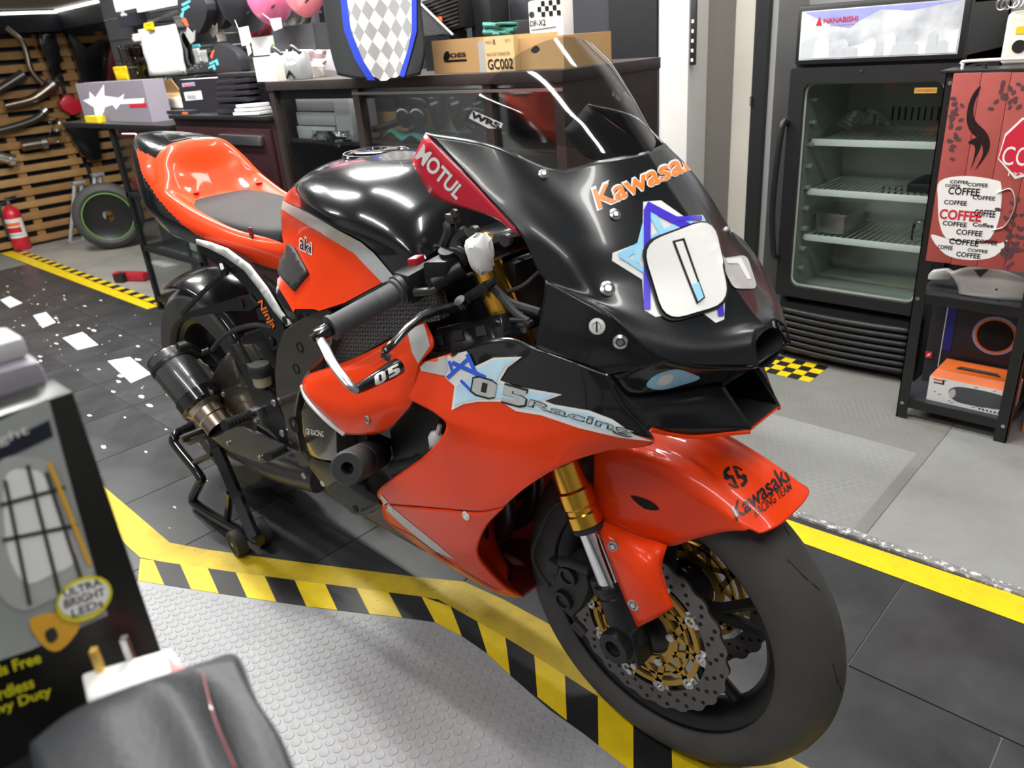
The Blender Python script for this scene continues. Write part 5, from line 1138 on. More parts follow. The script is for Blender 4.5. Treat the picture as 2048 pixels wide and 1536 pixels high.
# things inside the fridge
zs = FQ(1735, 502).z+0.010
pan = thing('steel_pan', 'stainless steel food pan on the low fridge shelf', 'pan', (fx0+0.13, 2.0, zs))
put('pan_body', bevel(box(fx0+0.07, fx0+0.18, 1.90, 2.10, zs+0.001, zs+0.075), 0.012), 'steel', pan); put('pan_rim', frame(fx0+0.062, fx0+0.188, 0, 0.21, fx0+0.07, fx0+0.18, 0.006, 0.204, 0, 0.004, 0.01) if False else box(fx0+0.062, fx0+0.188, 1.892, 2.108, zs+0.072, zs+0.077, 0.002), 'steel', pan)
jr = thing('glass_jar', 'small clear jar on the low fridge shelf', 'jar', (fx1-0.10, 1.95, zs)); put('jar_body', lathe([(0.0001, 0.001), (0.022, 0.001), (0.023, 0.004), (0.023, 0.05), (0.018, 0.058)], (fx1-0.10, 1.95, zs), (0, 0, 1), 20), 'film', jr); put('jar_lid', disc((fx1-0.10, 1.95, zs+0.058), (0, 0, 1), 0.020, 0.010, 20, 0.002), 'steel', jr)
zm = FQ(1735, 403).z+0.010
put('black_tray', bevel(box(fx1-0.15, fx1-0.06, 1.92, 2.10, zm, zm+0.03), 0.006), 'black_plastic', label='low black tray on the middle fridge shelf', cat='tray')
zu = FQ(1735, 296).z+0.010
random.seed(9)
bg = patch([[Vector((fx0+0.06+0.035*i, 1.90+0.05*j, zu+0.004+(0.10+random.uniform(-.02, .02))*math.sin(pi*(i+0.3)/6.6)*math.sin(pi*(j+.3)/4.6))) for i in range(7)] for j in range(5)], 3)
put('plastic_bag', bg, 'film', label='crumpled clear plastic bag on the top fridge shelf', cat='bag', kind='open')
# ---- black angle-iron rack
YR = 1.50
RK = thing('metal_rack', 'black bolted angle-iron rack beside the fridge', 'rack', (0.06, 1.66, ZP))
lx0, lx1 = -0.098, 0.212; rz = QY(1900, 146, YR).z
for x, s in ((lx0, 1), (lx1, -1)):
    for y, t in ((YR, 1), (1.80, -1)):
        put('rack_post', join(box(min(x, x+s*0.032), max(x, x+s*0.032), min(y, y+t*0.003), max(y, y+t*0.003), ZP, rz), box(min(x, x+s*0.003), max(x, x+s*0.003), min(y, y+t*0.032), max(y, y+t*0.032), ZP, rz)), 'black_frame', RK, smooth=False)
zA = QY(1900, 600, YR).z; zB = QY(1860, 812, YR).z; zC = rz-0.015
SHZ = (zB, zA, zC)
for z in SHZ:
    put('rack_shelf', box(lx0+0.002, lx1-0.002, YR+0.004, 1.797, z, z+0.004), 'charcoal_panel', RK, smooth=False)
    put('rack_beam', box(lx0+0.002, lx1-0.002, YR+0.003, YR+0.007, z-0.024, z+0.005), 'black_frame', RK, smooth=False)
    for x in (lx0+0.014, lx1-0.014): put('rack_bolt', disc((x, YR, z-0.010), (0, -1, 0), 0.0055, 0.003, 10), 'steel', RK)
# coffee sign of upright planks leaning on the rack
mat('sign_red', (0.33, 0.062, 0.052), 0.6, noise=0.22, nscale=14)
mat('bean_brown', (0.075, 0.035, 0.045), 0.55, noise=0.4, nscale=60)
YS = 1.470
c0, c1, c2, c3 = QY(1905, 148, YS), QY(1852, 522, YS), QY(2046, 545, YS), QY(2048, 100, YS)
sx0, sz0, sz1 = (c0.x+c1.x)/2, c1.z, c0.z; sx1 = sx0+0.40; SW, SH = sx1-sx0, sz1-sz0
SG = thing('coffee_sign', 'red plank sign with white coffee cup made of words', 'sign', ((sx0+sx1)/2, YS, sz0))
for i in range(6):
    a = sx0+SW*i/6; put('plank', box(a+0.0006, a+SW/6-0.0006, YS, YS+0.012, sz0+random.uniform(-.001, .001), sz1+random.uniform(-.001, .001), 0.0008), 'sign_red', SG)
VS = 0.45   # printed layout: u along x in metres / sign height
def SP(x, y): q = QY(x, y, YS); return Vector((q.x, YS-0.0008, q.z))
def sprint(name, P, m, off=0.0): put(name, prism([SP(x, y)+Vector((0, -off, 0)) for x, y in P], (0, 0.0005, 0)), m, SG, smooth=False)
sprint('cup_print', curve2([(1880, 362), (1930, 352), (1990, 360), (2003, 372), (2000, 430), (1985, 470), (1965, 482), (1900, 480), (1880, 450), (1876, 400)], 4), 'white_vinyl')
sprint('saucer_print', curve2([(1862, 470), (1900, 478), (1990, 488), (2015, 480), (1990, 512), (1940, 520), (1890, 508)], 4), 'white_vinyl')
hd_ = [SP(1995, 385), SP(2022, 378), SP(2030, 410), SP(2012, 450), SP(1985, 460)]
put('cup_handle', tube([p+Vector((0, 0.0006, 0)) for p in hd_], 0.006, 6, sm=4, flat=0.2), 'white_vinyl', SG)
sprint('steam_print', curve2([(1962, 172), (1948, 210), (1950, 240), (1975, 268), (1978, 300), (1950, 340), (1965, 310), (1962, 285), (1938, 258), (1934, 225), (1945, 190)], 4), 'black_vinyl', 0.0002)
sprint('steam_print', curve2([(1936, 285), (1955, 275), (1962, 290), (1950, 318), (1942, 338), (1950, 305), (1948, 290)], 4), 'black_vinyl', 0.0006)
def sword(s, x, y, w, h, m='black_vinyl', b=0.02): 
    q = SP(x, y); k = (SP(x+10, y)-SP(x, y)).length/10; put('lettering', flat_words(s, q+Vector((0, -0.0006, 0)), (w*k, 0, 0), (0, 0, h*k), bold=b), m, SG, kind='open', smooth=False)
for a in (('COFFEE', 1896, 388, 62, 16), ('COFFEE', 1888, 408, 45, 10), ('COFFEE', 1935, 372, 40, 8), ('COFFEE', 1945, 398, 45, 9), ('COFFEE', 1885, 450, 48, 10), ('COFFEE', 1948, 432, 42, 16), ('COFFEE', 1912, 468, 52, 12), ('COFFEE', 1898, 487, 58, 13), ('COFFEE', 1950, 486, 44, 10), ('COFFEE', 1912, 512, 48, 11), ('COFFEE', 1875, 497, 30, 9), ('Coffee', 1945, 452, 42, 9), ('COFFEE', 1900, 366, 36, 7), ('COFFEE', 1890, 373, 30, 6), ('COFFEE', 1935, 502, 40, 7)):
    sword(*a)
sword('COFFEE', 1878, 437, 82, 22, 'brand_red', 0.03)
bd = [(1998, 300), (2022, 240), (2060, 215), (2090, 215), (2115, 300), (2060, 360)]
sprint('badge_print', [(1996, 318), (2010, 268), (2045, 235), (2080, 235), (2080, 345), (2030, 358)], 'white_vinyl', 0.0004)
sprint('badge_print', [(1998, 316), (2012, 272), (2046, 240), (2078, 240), (2078, 340), (2031, 352)], 'brand_red', 0.0008)
sword('COFFEE', 2002, 330, 130, 42, 'white_vinyl', 0.0); sword('1976', 2016, 352, 40, 9, 'white_vinyl', 0.0)
random.seed(21)
for k in range(110):
    cl_ = random.choice([(1905, 215, 26, 60), (2020, 180, 34, 50), (2030, 470, 26, 80), (1900, 250, 16, 70), (2020, 510, 18, 30)])
    px, py = random.gauss(cl_[0], cl_[2]*0.45), random.gauss(cl_[1], cl_[3]*0.45); q = SP(px, py)
    if not (sx0+0.008 < q.x < sx1-0.008 and sz0+0.008 < q.z < sz1-0.01): continue
    a = random.random()*pi; r = random.uniform(0.006, 0.0085); put('bean_print', prism([q+Vector((r*cos(t)*cos(a)-0.6*r*sin(t)*sin(a), -0.0001-k*0.000004, r*cos(t)*sin(a)+0.6*r*sin(t)*cos(a))) for t in [2*pi*i/10 for i in range(10)]], (0, 0.0004, 0)), 'bean_brown', SG, smooth=False)
# handled black tray lid above the sign, canister, rings
hn = thing('carry_frame', 'black tray with bent white wire handle on top of the rack', 'tray', (0.1, 1.6, zC+0.004))
put('tray_base', box(lx0-0.01, lx1+0.10, 1.485, 1.60, rz+0.001, rz+0.008, 0.002), 'black_frame', hn)
hx0_ = QY(1925, 135, 1.50).x
put('wire_handle', tube([(hx0_, 1.50, rz+0.006), (hx0_, 1.50, rz+0.020), (hx0_+0.012, 1.50, rz+0.028), (hx0_+0.20, 1.50, rz+0.030)], 0.004, 8, sm=4), 'white_vinyl', hn); put('handle_knob', lathe([(0.0001, 0.0), (0.006, 0), (0.004, 0.012), (0.0001, 0.014)], (hx0_+0.05, 1.51, rz+0.008), (0, 0, 1), 10), 'black_plastic', hn)
mat('cream_plastic', (0.74, 0.71, 0.62), 0.4)
cz = rz+0.008; cx = QY(2030, 60, 1.56).x
cn = thing('white_appliance', 'cream white appliance with yellow sticker on top of the rack', 'appliance', (cx+0.03, 1.65, cz))
put('appliance_body', bevel(box(cx-0.035, cx+0.13, 1.61, 1.76, cz, cz+0.13), 0.016, 3), 'cream_plastic', cn); put('appliance_port', disc((cx+0.005, 1.6095, cz+0.045), (0, -1, 0), 0.016, 0.002, 20), 'dark_void', cn)
put('yellow_sticker', box(cx-0.008, cx+0.05, 1.6085, 1.6095, cz+0.075, cz+0.093, 0.002) if False else box(cx-0.008, cx+0.05, 1.6085, 1.6095, cz+0.075, cz+0.093), 'tape_yellow', cn, smooth=False)
for i in range(9):
    x = cx-0.05+i*0.013; z = cz+0.150+random.uniform(-.006, .006); tr = []
    put('steel_ring', xf(lathe([(0.013+0.0022*cos(t), 0.0022*sin(t)) for t in [2*pi*k/8 for k in range(8)]], (0, 0, 0), (random.uniform(-1, 1), 1, random.uniform(-.5, .5)), 18, closed=True), Matrix.Translation((x, 1.60, z))), 'steel', label='steel ring hanging above the cream appliance', cat='ring', group='steel rings above the appliance')
hr = thing('hanging_rail', 'thin steel rail that carries the rings above the appliance', 'rail', (cx, 1.6, cz+0.17)); put('rail_bar', cyl((cx-0.08, 1.60, cz+0.166), (cx+0.30, 1.60, cz+0.166), 0.003), 'steel', hr); put('rail_post', cyl((cx+0.30, 1.60, rz+0.008), (cx+0.30, 1.60, cz+0.17), 0.004), 'steel', hr)
# rack contents
mat('carton_orange', (0.78, 0.16, 0.03), 0.5); mat('speaker_grey', (0.06, 0.068, 0.07), 0.6, noise=0.1); mat('box_dark', (0.020, 0.018, 0.024), 0.45); mat('splash_blue', (0.10, 0.25, 0.55), 0.5); mat('led_violet', (0.02, 0.02, 0.20), 0.4)
YB = 1.535; bz0 = zB+0.004; q0, q1 = QY(1852, 745, YB), QY(1850, 812, YB); bx0 = q1.x; bx1 = lx1-0.012; bh = QY(1852, 738, YB).z-bz0
sb = thing('speaker_box', 'white and orange portable speaker carton on the bottom rack shelf', 'box', ((bx0+bx1)/2, 1.6, bz0))
put('carton_body', box(bx0, bx1, YB, YB+0.12, bz0, bz0+bh*0.80), 'white_vinyl', sb, smooth=False)
put('carton_lid', prism([Vector((bx0, YB, bz0+bh*0.80)), Vector((bx1, YB, bz0+bh*0.80)), Vector((bx1-0.008, YB+0.02, bz0+bh)), Vector((bx0+0.012, YB+0.02, bz0+bh))], (0, 0.10, 0)), 'carton_orange', sb, smooth=False)
put('carton_strap', tube([(bx0+0.06, YB+0.05, bz0+bh), (bx0+0.07, YB+0.05, bz0+bh+0.006), (bx1-0.06, YB+0.05, bz0+bh+0.006), (bx1-0.05, YB+0.05, bz0+bh)], 0.004, 6), 'black_plastic', sb)
def bprint(name, P, m, off=0.0006): put(name, prism([Vector((bx0+(bx1-bx0)*u, YB-off, bz0+bh*v)) for u, v in P], (0, 0.0005, 0)), m, sb, smooth=False)
bprint('speaker_print', curve2([(0.26, 0.40), (0.34, 0.62), (0.60, 0.68), (0.90, 0.64), (0.97, 0.45), (0.90, 0.22), (0.60, 0.14), (0.36, 0.16)], 5), 'speaker_grey', 0.0008)
bprint('speaker_print', curve2([(0.265, 0.38), (0.30, 0.52), (0.34, 0.50), (0.345, 0.32), (0.30, 0.22)], 4), 'silver_vinyl', 0.0012)
bprint('label_print', [(0.05, 0.70), (0.16, 0.70), (0.16, 0.76), (0.05, 0.76)], 'carton_orange', 0.001); bprint('label_print', [(0.06, 0.60), (0.19, 0.60), (0.19, 0.64), (0.06, 0.64)], 'black_vinyl'); bprint('label_print', [(0.165, 0.62), (0.19, 0.62), (0.19, 0.76), (0.165, 0.76)], 'black_vinyl')
for i in range(14):
    u, v = random.uniform(0.04, 0.95), random.choice([random.uniform(0.04, 0.14), random.uniform(0.2, 0.5)*0.5+0.1, 0.72]); w = random.uniform(0.02, 0.06); bprint('splash_print', [(u, v), (u+w, v+0.03), (u+w*0.6, v+0.05), (u-0.01, v+0.02)], 'splash_blue', 0.0005)
for i in range(6): bprint('icon_print', [(0.66+i*0.045+0.012*cos(t), 0.075+0.03*sin(t)) for t in [2*pi*k/8 for k in range(8)]], 'black_vinyl', 0.001)
db_ = thing('speaker_box', 'tall dark party speaker carton behind the white and orange carton', 'box', (0.06, 1.72, bz0))
dz1 = zA-0.028; put('carton_body', box(lx0+0.015, lx1-0.012, 1.67, 1.79, bz0, dz1), 'box_dark', db_, smooth=False)
ex = (lx0+lx1)/2+0.045; ez = bz0+(dz1-bz0)*0.62
for r, m, o in ((0.062, 'header_blue', 0.0006), (0.056, 'carton_orange', 0.0010), (0.050, 'dark_void', 0.0014)): put('light_ring_print', disc((ex, 1.67-o, ez), (0, -1, 0), r, 0.0004, 32), m, db_)
put('led_print', box(lx0+0.060, lx0+0.085, 1.6690, 1.6697, bz0+0.12, dz1-0.01), 'led_violet', db_, smooth=False); put('edge_print', box(lx0+0.057, lx0+0.0595, 1.6688, 1.6697, bz0+0.06, dz1-0.01), 'white_vinyl', db_, smooth=False)
rq = QY(1855, 680, 1.64); rb = put('red_tag', box(lx0+0.016, lx0+0.036, 1.6660, 1.6697, bz0+0.085, bz0+0.105), 'brand_red', db_, smooth=False); put('tag_leaf', prism([Vector((lx0+0.021, 1.6655, bz0+0.088)), Vector((lx0+0.030, 1.6655, bz0+0.095)), Vector((lx0+0.031, 1.6655, bz0+0.103)), Vector((lx0+0.023, 1.6655, bz0+0.097))], (0, 0.0004, 0)), 'white_vinyl', db_, smooth=False)
# white fairing part under the sign
mat('white_paint', (0.70, 0.71, 0.69), 0.25, coat=0.5)
za = zA+0.004
wf = thing('fairing_part', 'white scooter nose fairing with clear lamp on the middle rack shelf', 'fairing', (0.08, 1.6, za))
YW = 1.56
wp = [[(1900, 545), (1930, 535), (1975, 533), (2020, 545), (2055, 560)], [(1915, 570), (1945, 565), (1985, 565), (2025, 570), (2055, 575)], [(1918, 592), (1950, 596), (1990, 598), (2025, 600), (2052, 602)]]
wrow = [[QY(x, y, YW-0.02*math.sin(pi*(i+j)/7)) for i, (x, y) in enumerate(r)] for j, r in enumerate(wp)]
for r in wrow:
    for v in r: v.z = max(v.z, za+0.004)
put('fairing_shell', patch(wrow, 4), 'white_paint', wf, solid=0.003); put('fairing_lamp', prism([QY(x, y, YW-0.018) for x, y in [(1948, 540), (1975, 538), (2008, 560), (1990, 566), (1965, 562)]], (0, 0.008, 0)), 'dark_steel', wf)
put('fairing_arm', prism([QY(x, y, YW+0.03) for x, y in [(1850, 557), (1862, 543), (1890, 540), (1905, 548), (1900, 560), (1860, 560)]], (0, 0.03, 0), 0.004), 'white_paint', wf)
put('fairing_tail', box(0.05, lx1-0.01, 1.60, 1.66, za, za+0.035, 0.012), 'white_paint', wf)
for q in ((1993, 579), (1998, 601)): put('fairing_hole', disc(QY(*q, YW-0.021), (0, -1, 0), 0.003, 0.001, 10), 'dark_void', wf)
fm = [[QY(x, y, 1.500) for x, y in r] for r in ([(1850, 590), (1900, 596), (1950, 600), (2000, 606), (2050, 610)], [(1850, 600), (1900, 608), (1945, 616), (1990, 624), (2030, 622)])]
put('plastic_film', patch(fm, 4), 'film', label='loose clear plastic film over the rack shelf edge', cat='film', kind='open')

rbx = thing('striped_box', 'orange box with red striped side beyond the rack edge', 'box', (0.30, 1.6, ZP))
put('carton_body', box(0.232, 0.42, 1.60, 1.78, ZP, 0.20), 'carton_orange', rbx, smooth=False)
for i in range(5): put('stripe_print', box(0.234, 0.40, 1.5985, 1.5998, 0.09+i*0.018, 0.098+i*0.018), 'brand_red', rbx, smooth=False)
# ================================================================== pallet wall and what hangs on it
mat('pallet_wood', (0.36, 0.20, 0.07), 0.7, col2=(0.20, 0.10, 0.03), nscale=9); mat('pallet_wood_pale', (0.46, 0.27, 0.10), 0.7, col2=(0.28, 0.15, 0.05), nscale=11)
random.seed(31)
for k, (ya, yb, lab) in enumerate(((0.38, 1.345, 'wooden pallet board wall behind the fire extinguisher'), (1.365, 2.03, 'wooden pallet board wall in the corner behind the counter'))):
    pl = thing('pallet_wall', lab, 'pallet', (-6.3, (ya+yb)/2, 0))
    for i in range(17):
        z = 0.03+i*0.0865; x = -6.270+random.uniform(-.003, .003); dz = random.uniform(-.004, .004)
        put('plank', box(x, x+0.018, ya+random.uniform(0, .015), yb-random.uniform(0, .015), z+dz, z+dz+0.050+random.uniform(-.004, .004), 0.002), random.choice(['pallet_wood', 'pallet_wood_pale']), pl)
    for y in (ya+0.05, (ya+yb)/2, yb-0.10): put('stringer', box(-6.335, -6.272, y, y+0.06, 0.02, 1.49), 'pallet_wood', pl, smooth=False)
def PXW(x, y, d=-6.17): return QX(x, y, d)
def wallpipe(label, P, r, m, tip=None):
    t = thing('exhaust_pipe', label, 'exhaust', PXW(*P[0]))
    put('pipe', tube([PXW(*p) for p in P], r, 12, sm=4), m, t)
    if tip: a = PXW(*P[-1]); b = PXW(*P[-2]); d = (a-b).normalized(); put('pipe_flange', cyl(a-d*0.02, a+d*0.015, (r[-1] if isinstance(r, list) else r)*1.25, 14), 'steel', t); 
    a = PXW(*P[len(P)//2]); put('wall_hook', cyl(a, (-6.262, a.y, a.z), 0.006, 8), 'steel', t)
wallpipe('long thin bright steel pipe bent in a zigzag on the pallet boards', [(12, 56), (40, 78), (52, 102), (62, 140), (86, 168)], 0.020, 'titanium')
wallpipe('short dark tapered silencer pointing up on the pallet boards', [(-12, 186), (20, 166), (47, 149)], [0.024, 0.034, 0.040], 'dark_steel')
wallpipe('brown steel pipe with flanged end under the zigzag pipe', [(10, 212), (60, 200), (82, 188), (104, 171)], [0.022, 0.030, 0.040, 0.042], 'titanium', 1)
wallpipe('long dark header pipe hanging under the flanged pipe', [(-12, 264), (40, 250), (75, 236), (90, 222)], 0.026, 'dark_steel', 1)
wallpipe('short grey silencer laid level on the boards above the extinguisher', [(44, 293), (60, 290), (88, 286)], 0.034, 'titanium', 1)
wallpipe('cut-off silver silencer end at the edge of the pallet boards', [(-14, 312), (5, 315), (24, 320)], 0.036, 'steel', 1)
def wallpanel(name, label, P, m, d=-6.16, th=0.035, cat='fairing'):
    o = put(name, bevel(prism([QX(x, y, d) for x, y in P], (-th, 0, 0)), 0.008), m, label=label, cat=cat)
    return o
wallpanel('bike_fairing', 'narrow black fairing panel hung on the pallet boards beside the zigzag pipe', [(76, 66), (112, 70), (124, 118), (116, 150), (108, 158), (98, 128), (84, 100)], 'black_paint', th=0.08)
wallpanel('bike_fairing', 'large black fairing panel hung in the pallet corner', [(132, 64), (152, 74), (174, 96), (205, 78), (232, 80), (226, 162), (168, 168), (152, 112)], 'black_paint', th=0.08)
wallpanel('bike_fairing', 'black belly fairing hung low on the pallet boards behind the counter', [(132, 252), (195, 250), (205, 318), (186, 322), (166, 312), (150, 282)], 'black_paint', th=0.08)
wallpanel('red_cover', 'red plastic cover hung on the pallet boards next to the starred box', [(119, 206), (132, 189), (144, 189), (150, 200), (166, 198), (164, 222), (147, 231), (124, 216)], 'red_paint', th=0.08, cat='cover')
wallpanel('red_cover', 'dark red narrow panel hung between black fairings in the corner', [(222, 85), (240, 80), (236, 160), (216, 162)], 'maroon_paint', th=0.06, d=-6.1, cat='cover')
random.seed(4)
def bag(name, label, px0, py0, px1, py1, plane, m, cat='bag', amp=0.012, axis='y', n=5):
    f = (lambda x, y, d: QY(x, y, plane+d)) if axis == 'y' else (lambda x, y, d: QX(x, y, plane+d))
    rows = [[f(px0+(px1-px0)*i/n+random.uniform(-1, 1)*2, py0+(py1-py0)*j/n, random.uniform(-amp, amp)) for i in range(n+1)] for j in range(n+1)]
    return put(name, patch(rows, 2), m, label=label, cat=cat, solid=0.004, kind='open')
bag('plastic_bag', 'clear plastic bag of parts hung on the pallet boards', 96, 236, 124, 288, -6.15, 'film', axis='x')
# fire extinguisher
ep = QZ(47, 499, 0.0); ez_ = 0.36
EX = thing('fire_extinguisher', 'red fire extinguisher with white label standing by the pallet boards', 'extinguisher', (ep.x, ep.y, 0))
put('cylinder', lathe([(0.0001, 0.003), (0.055, 0.003), (0.062, 0.012), (0.062, 0.27), (0.055, 0.300), (0.030, 0.325), (0.018, 0.332), (0.018, 0.345), (0.0001, 0.345)], (ep.x, ep.y, 0), (0, 0, 1), 32), 'red_paint', EX)
put('label_wrap', lathe([(0.0628, 0.10), (0.0628, 0.245)], (ep.x, ep.y, 0), (0, 0, 1), 24, a0=2.6, a1=5.6), 'white_vinyl', EX, kind='open')
for z0, z1, m in ((0.19, 0.215, 'carton_orange'), (0.14, 0.18, 'brand_red'), (0.120, 0.124, 'black_vinyl')): put('label_print', lathe([(0.0632, z0), (0.0632, z1)], (ep.x, ep.y, 0), (0, 0, 1), 18, a0=3.3, a1=5.0), m, EX, kind='open')
put('valve', join(disc((ep.x, ep.y, 0.345), (0, 0, 1), 0.016, 0.03, 14), box(ep.x-0.010, ep.x+0.010, ep.y-0.012, ep.y+0.06, 0.374, 0.384, 0.002), box(ep.x-0.010, ep.x+0.010, ep.y-0.012, ep.y+0.07, 0.392, 0.400, 0.002)), 'dark_steel', EX)
put('hose', tube([(ep.x+0.01, ep.y-0.02, 0.365), (ep.x+0.03, ep.y-0.065, 0.35), (ep.x+0.03, ep.y-0.076, 0.25), (ep.x+0.03, ep.y-0.074, 0.10)], 0.008, 8, sm=5), 'rubber', EX); put('gauge', disc((ep.x+0.016, ep.y, 0.360), (1, 0, 0), 0.012, 0.006, 14), 'steel', EX)
# grey trestle stands and spare wheel
mat('grey_metal', (0.42, 0.43, 0.44), 0.4, metal=0.5)
for k, (bx, lab, pts) in enumerate(((-6.08, 'grey metal trestle stand leaning by the pallet boards', ((140, 480), (170, 484), (150, 366), (163, 364))), (-5.92, 'taller grey metal trestle stand between its twin and the spare wheel', ((182, 478), (213, 474), (190, 352), (200, 346))))):
    t = thing('trestle_stand', lab, 'stand', (bx, 1.1, 0))
    b0, b1, t0, t1 = [QX(x, y, bx) for x, y in pts]; b0.z = b1.z = 0.012
    for a, b in ((b0, t0), (b1, t1)): put('trestle_leg', tube([a, a+(b-a)*0.55+Vector((0.01, 0, 0)), b], 0.016, 4), 'grey_metal', t)
    put('trestle_top', obox((t0+t1)/2, (0.03, 0, 0), (0, (t1.y-t0.y)/2+0.02, 0), (0, 0, 0.012), 0.003), 'grey_metal', t)
    put('trestle_foot', box(bx-0.04, bx+0.04, min(b0.y, b1.y)-0.02, max(b0.y, b1.y)+0.02, 0.003, 0.016, 0.002), 'grey_metal', t); put('trestle_brace', cyl(b0+(t0-b0)*0.3, b1+(t1-b1)*0.3, 0.008, 8), 'grey_metal', t)
wc = QZ(236, 497, 0.0); wc.z = 0.243
SWH = thing('spare_wheel', 'black spare wheel with green rim stripe behind the glass counter', 'wheel', (wc.x, wc.y, 0.004))
wax = Vector((0.9, -0.43, 0))
def wlathe(P, c, d, n, **k): return lathe([(r*0.80, h*0.9) for r, h in P], c, d, n, **k)
put('tyre', wlathe([(0.21, -0.05), (0.235, -0.062), (0.27, -0.055), (0.292, -0.03), (0.298, 0), (0.292, 0.03), (0.27, 0.055), (0.235, 0.062), (0.21, 0.05)], wc, wax, 48, closed=True), 'tyre_rubber', SWH)
mat('lime_stripe', (0.16, 0.42, 0.05), 0.4); put('rim_stripe', wlathe([(0.205, 0.052), (0.212, 0.052)], wc, wax, 48), 'lime_stripe', SWH, kind='open', solid=0.002)
put('rim', wlathe([(0.205, -0.05), (0.205, 0.05), (0.16, 0.03), (0.05, 0.03), (0.05, -0.03), (0.16, -0.03)], wc, wax, 40, closed=True), 'black_metal', SWH)
# ================================================================== glass counter
mat('counter_black', (0.014, 0.014, 0.015), 0.35); mat('chest_maroon', (0.030, 0.010, 0.012), 0.35, noise=0.4, nscale=10); mat('bar_red', (0.42, 0.02, 0.035), 0.45)
YC = 0.64; kx0 = -3.66; kx1 = -2.95; kz = QY(187, 251, YC).z
CT = thing('glass_counter', 'black framed glass counter with red bars inside, behind the tail', 'counter', (-3.4, 0.9, 0.003))
put('counter_top', box(QY(128, 247, YC).x, kx1, YC-0.01, 1.20, kz-0.012, kz+0.012, 0.003), 'counter_black', CT)
for x in (kx0, kx1-0.03):
    for y in (YC, 1.15): put('counter_post', box(x, x+0.026, y, y+0.026, 0.003, kz-0.012), 'counter_black', CT, smooth=False)
put('counter_post', box(-4.30, -4.27, 1.15, 1.18, 0.003, kz-0.012), 'counter_black', CT, smooth=False)
for z in (0.06, 0.34, 0.62):
    put('counter_rail', box(kx0, kx1, YC, YC+0.022, z-0.012, z+0.012), 'counter_black', CT, smooth=False); put('glass_shelf', box(kx0+0.01, kx1, YC+0.02, 1.16, z+0.010, z+0.016), 'pane_glass', CT, smooth=False)
    put('counter_rail', box(kx0, kx0+0.022, YC, 1.17, z-0.012, z+0.012), 'counter_black', CT, smooth=False)
put('counter_pane', box(kx0+0.026, kx1, YC+0.008, YC+0.012, 0.07, kz-0.012), 'pane_glass', CT, smooth=False)
def bits(name, cat, label, group, z, n, x0, x1, y0, y1, mats, seed):
    random.seed(seed)
    for i in range(n):
        x = x0+(x1-x0)*(i+0.5)/n; y = random.uniform(y0, y1); w = random.uniform(0.02, 0.045); h = random.uniform(0.02, 0.06)
        o = put(name, obox((x, y, z+h/2+0.001), (w, random.uniform(-.01, .01), 0), (random.uniform(-.01, .01), 0.03, 0), (0, 0, h/2), 0.004), random.choice(mats), label=label, cat=cat, group=group)
bits('parts_packet', 'packet', 'small packet of spare parts on the lowest glass counter shelf', 'packets on the lowest counter shelf', 0.076, 7, kx0+0.06, kx1-0.06, 0.74, 1.05, ['film', 'white_vinyl', 'box_dark', 'red_paint', 'cream_plastic'], 2)
bits('parts_packet', 'packet', 'small packet of spare parts on the middle glass counter shelf', 'packets on the middle counter shelf', 0.356, 7, kx0+0.06, kx1-0.06, 0.74, 1.05, ['film', 'steel', 'box_dark', 'white_vinyl', 'film'], 3)
for q, ln, lab in (((205, 262), 0.9, 'red bar with silver rivets under the counter top'), ((228, 358), 0.5, 'short red bar low inside the glass counter')):
    a = QY(*q, YC+0.05); t = thing('red_bar', lab, 'bar', (a.x+ln/2, YC+0.05, a.z)); put('bar_body', box(max(a.x, kx0+0.03), min(a.x+ln, kx1-0.03), YC+0.03, YC+0.06, a.z-0.028, a.z+0.028, 0.003), 'bar_red', t)
    for k in range(3): put('rivet', disc((max(a.x, kx0+0.03)+0.03+k*0.10, YC+0.03, a.z+0.014), (0, -1, 0), 0.006, 0.003, 10), 'steel', t)
fb = QZ(255, 553, 0.01); t = thing('red_bar', 'red and black tool lying on the floor by the glass counter', 'tool', (fb.x, fb.y, 0.003)); put('tool_body', obox(QZ(262, 552, 0.03), (0.11, 0.05, 0), (-0.012, 0.026, 0), (0, 0, 0.024), 0.004), 'bar_red', t); put('tool_end', obox(QZ(243, 555, 0.03), (0.03, 0.014, 0), (-0.013, 0.028, 0), (0, 0, 0.025), 0.004), 'black_plastic', t)
# tool chest
TC = thing('tool_chest', 'dark maroon tool chest with silver drawer handle under the black carton', 'chest', (-2.5, 0.9, 0.003))
tz = QY(440, 240, YC).z; tx0, tx1 = kx1+0.01, QY(536, 240, YC).x
put('chest_body', box(tx0, tx1, YC+0.02, 1.15, 0.003, tz, 0.006), 'chest_maroon', TC); put('chest_top', box(tx0-0.004, tx1+0.006, YC, 1.16, tz, tz+0.016, 0.004), 'counter_black', TC)
dz = (tz-0.06)/4
for i in range(4):
    z0 = 0.04+i*dz; d_ = put('drawer', box(tx0+0.02, tx1-0.02, YC+0.008, YC+0.022, z0, z0+dz-0.012, 0.003), 'chest_maroon', TC); hx_ = QY(475, 247, YC).x
    put('drawer_handle', box(hx_-0.16, hx_+0.16, YC-0.012, YC+0.008, z0+dz-0.070, z0+dz-0.034, 0.004), 'steel', d_)
TOPZ = kz+0.012; TOPC = tz+0.016
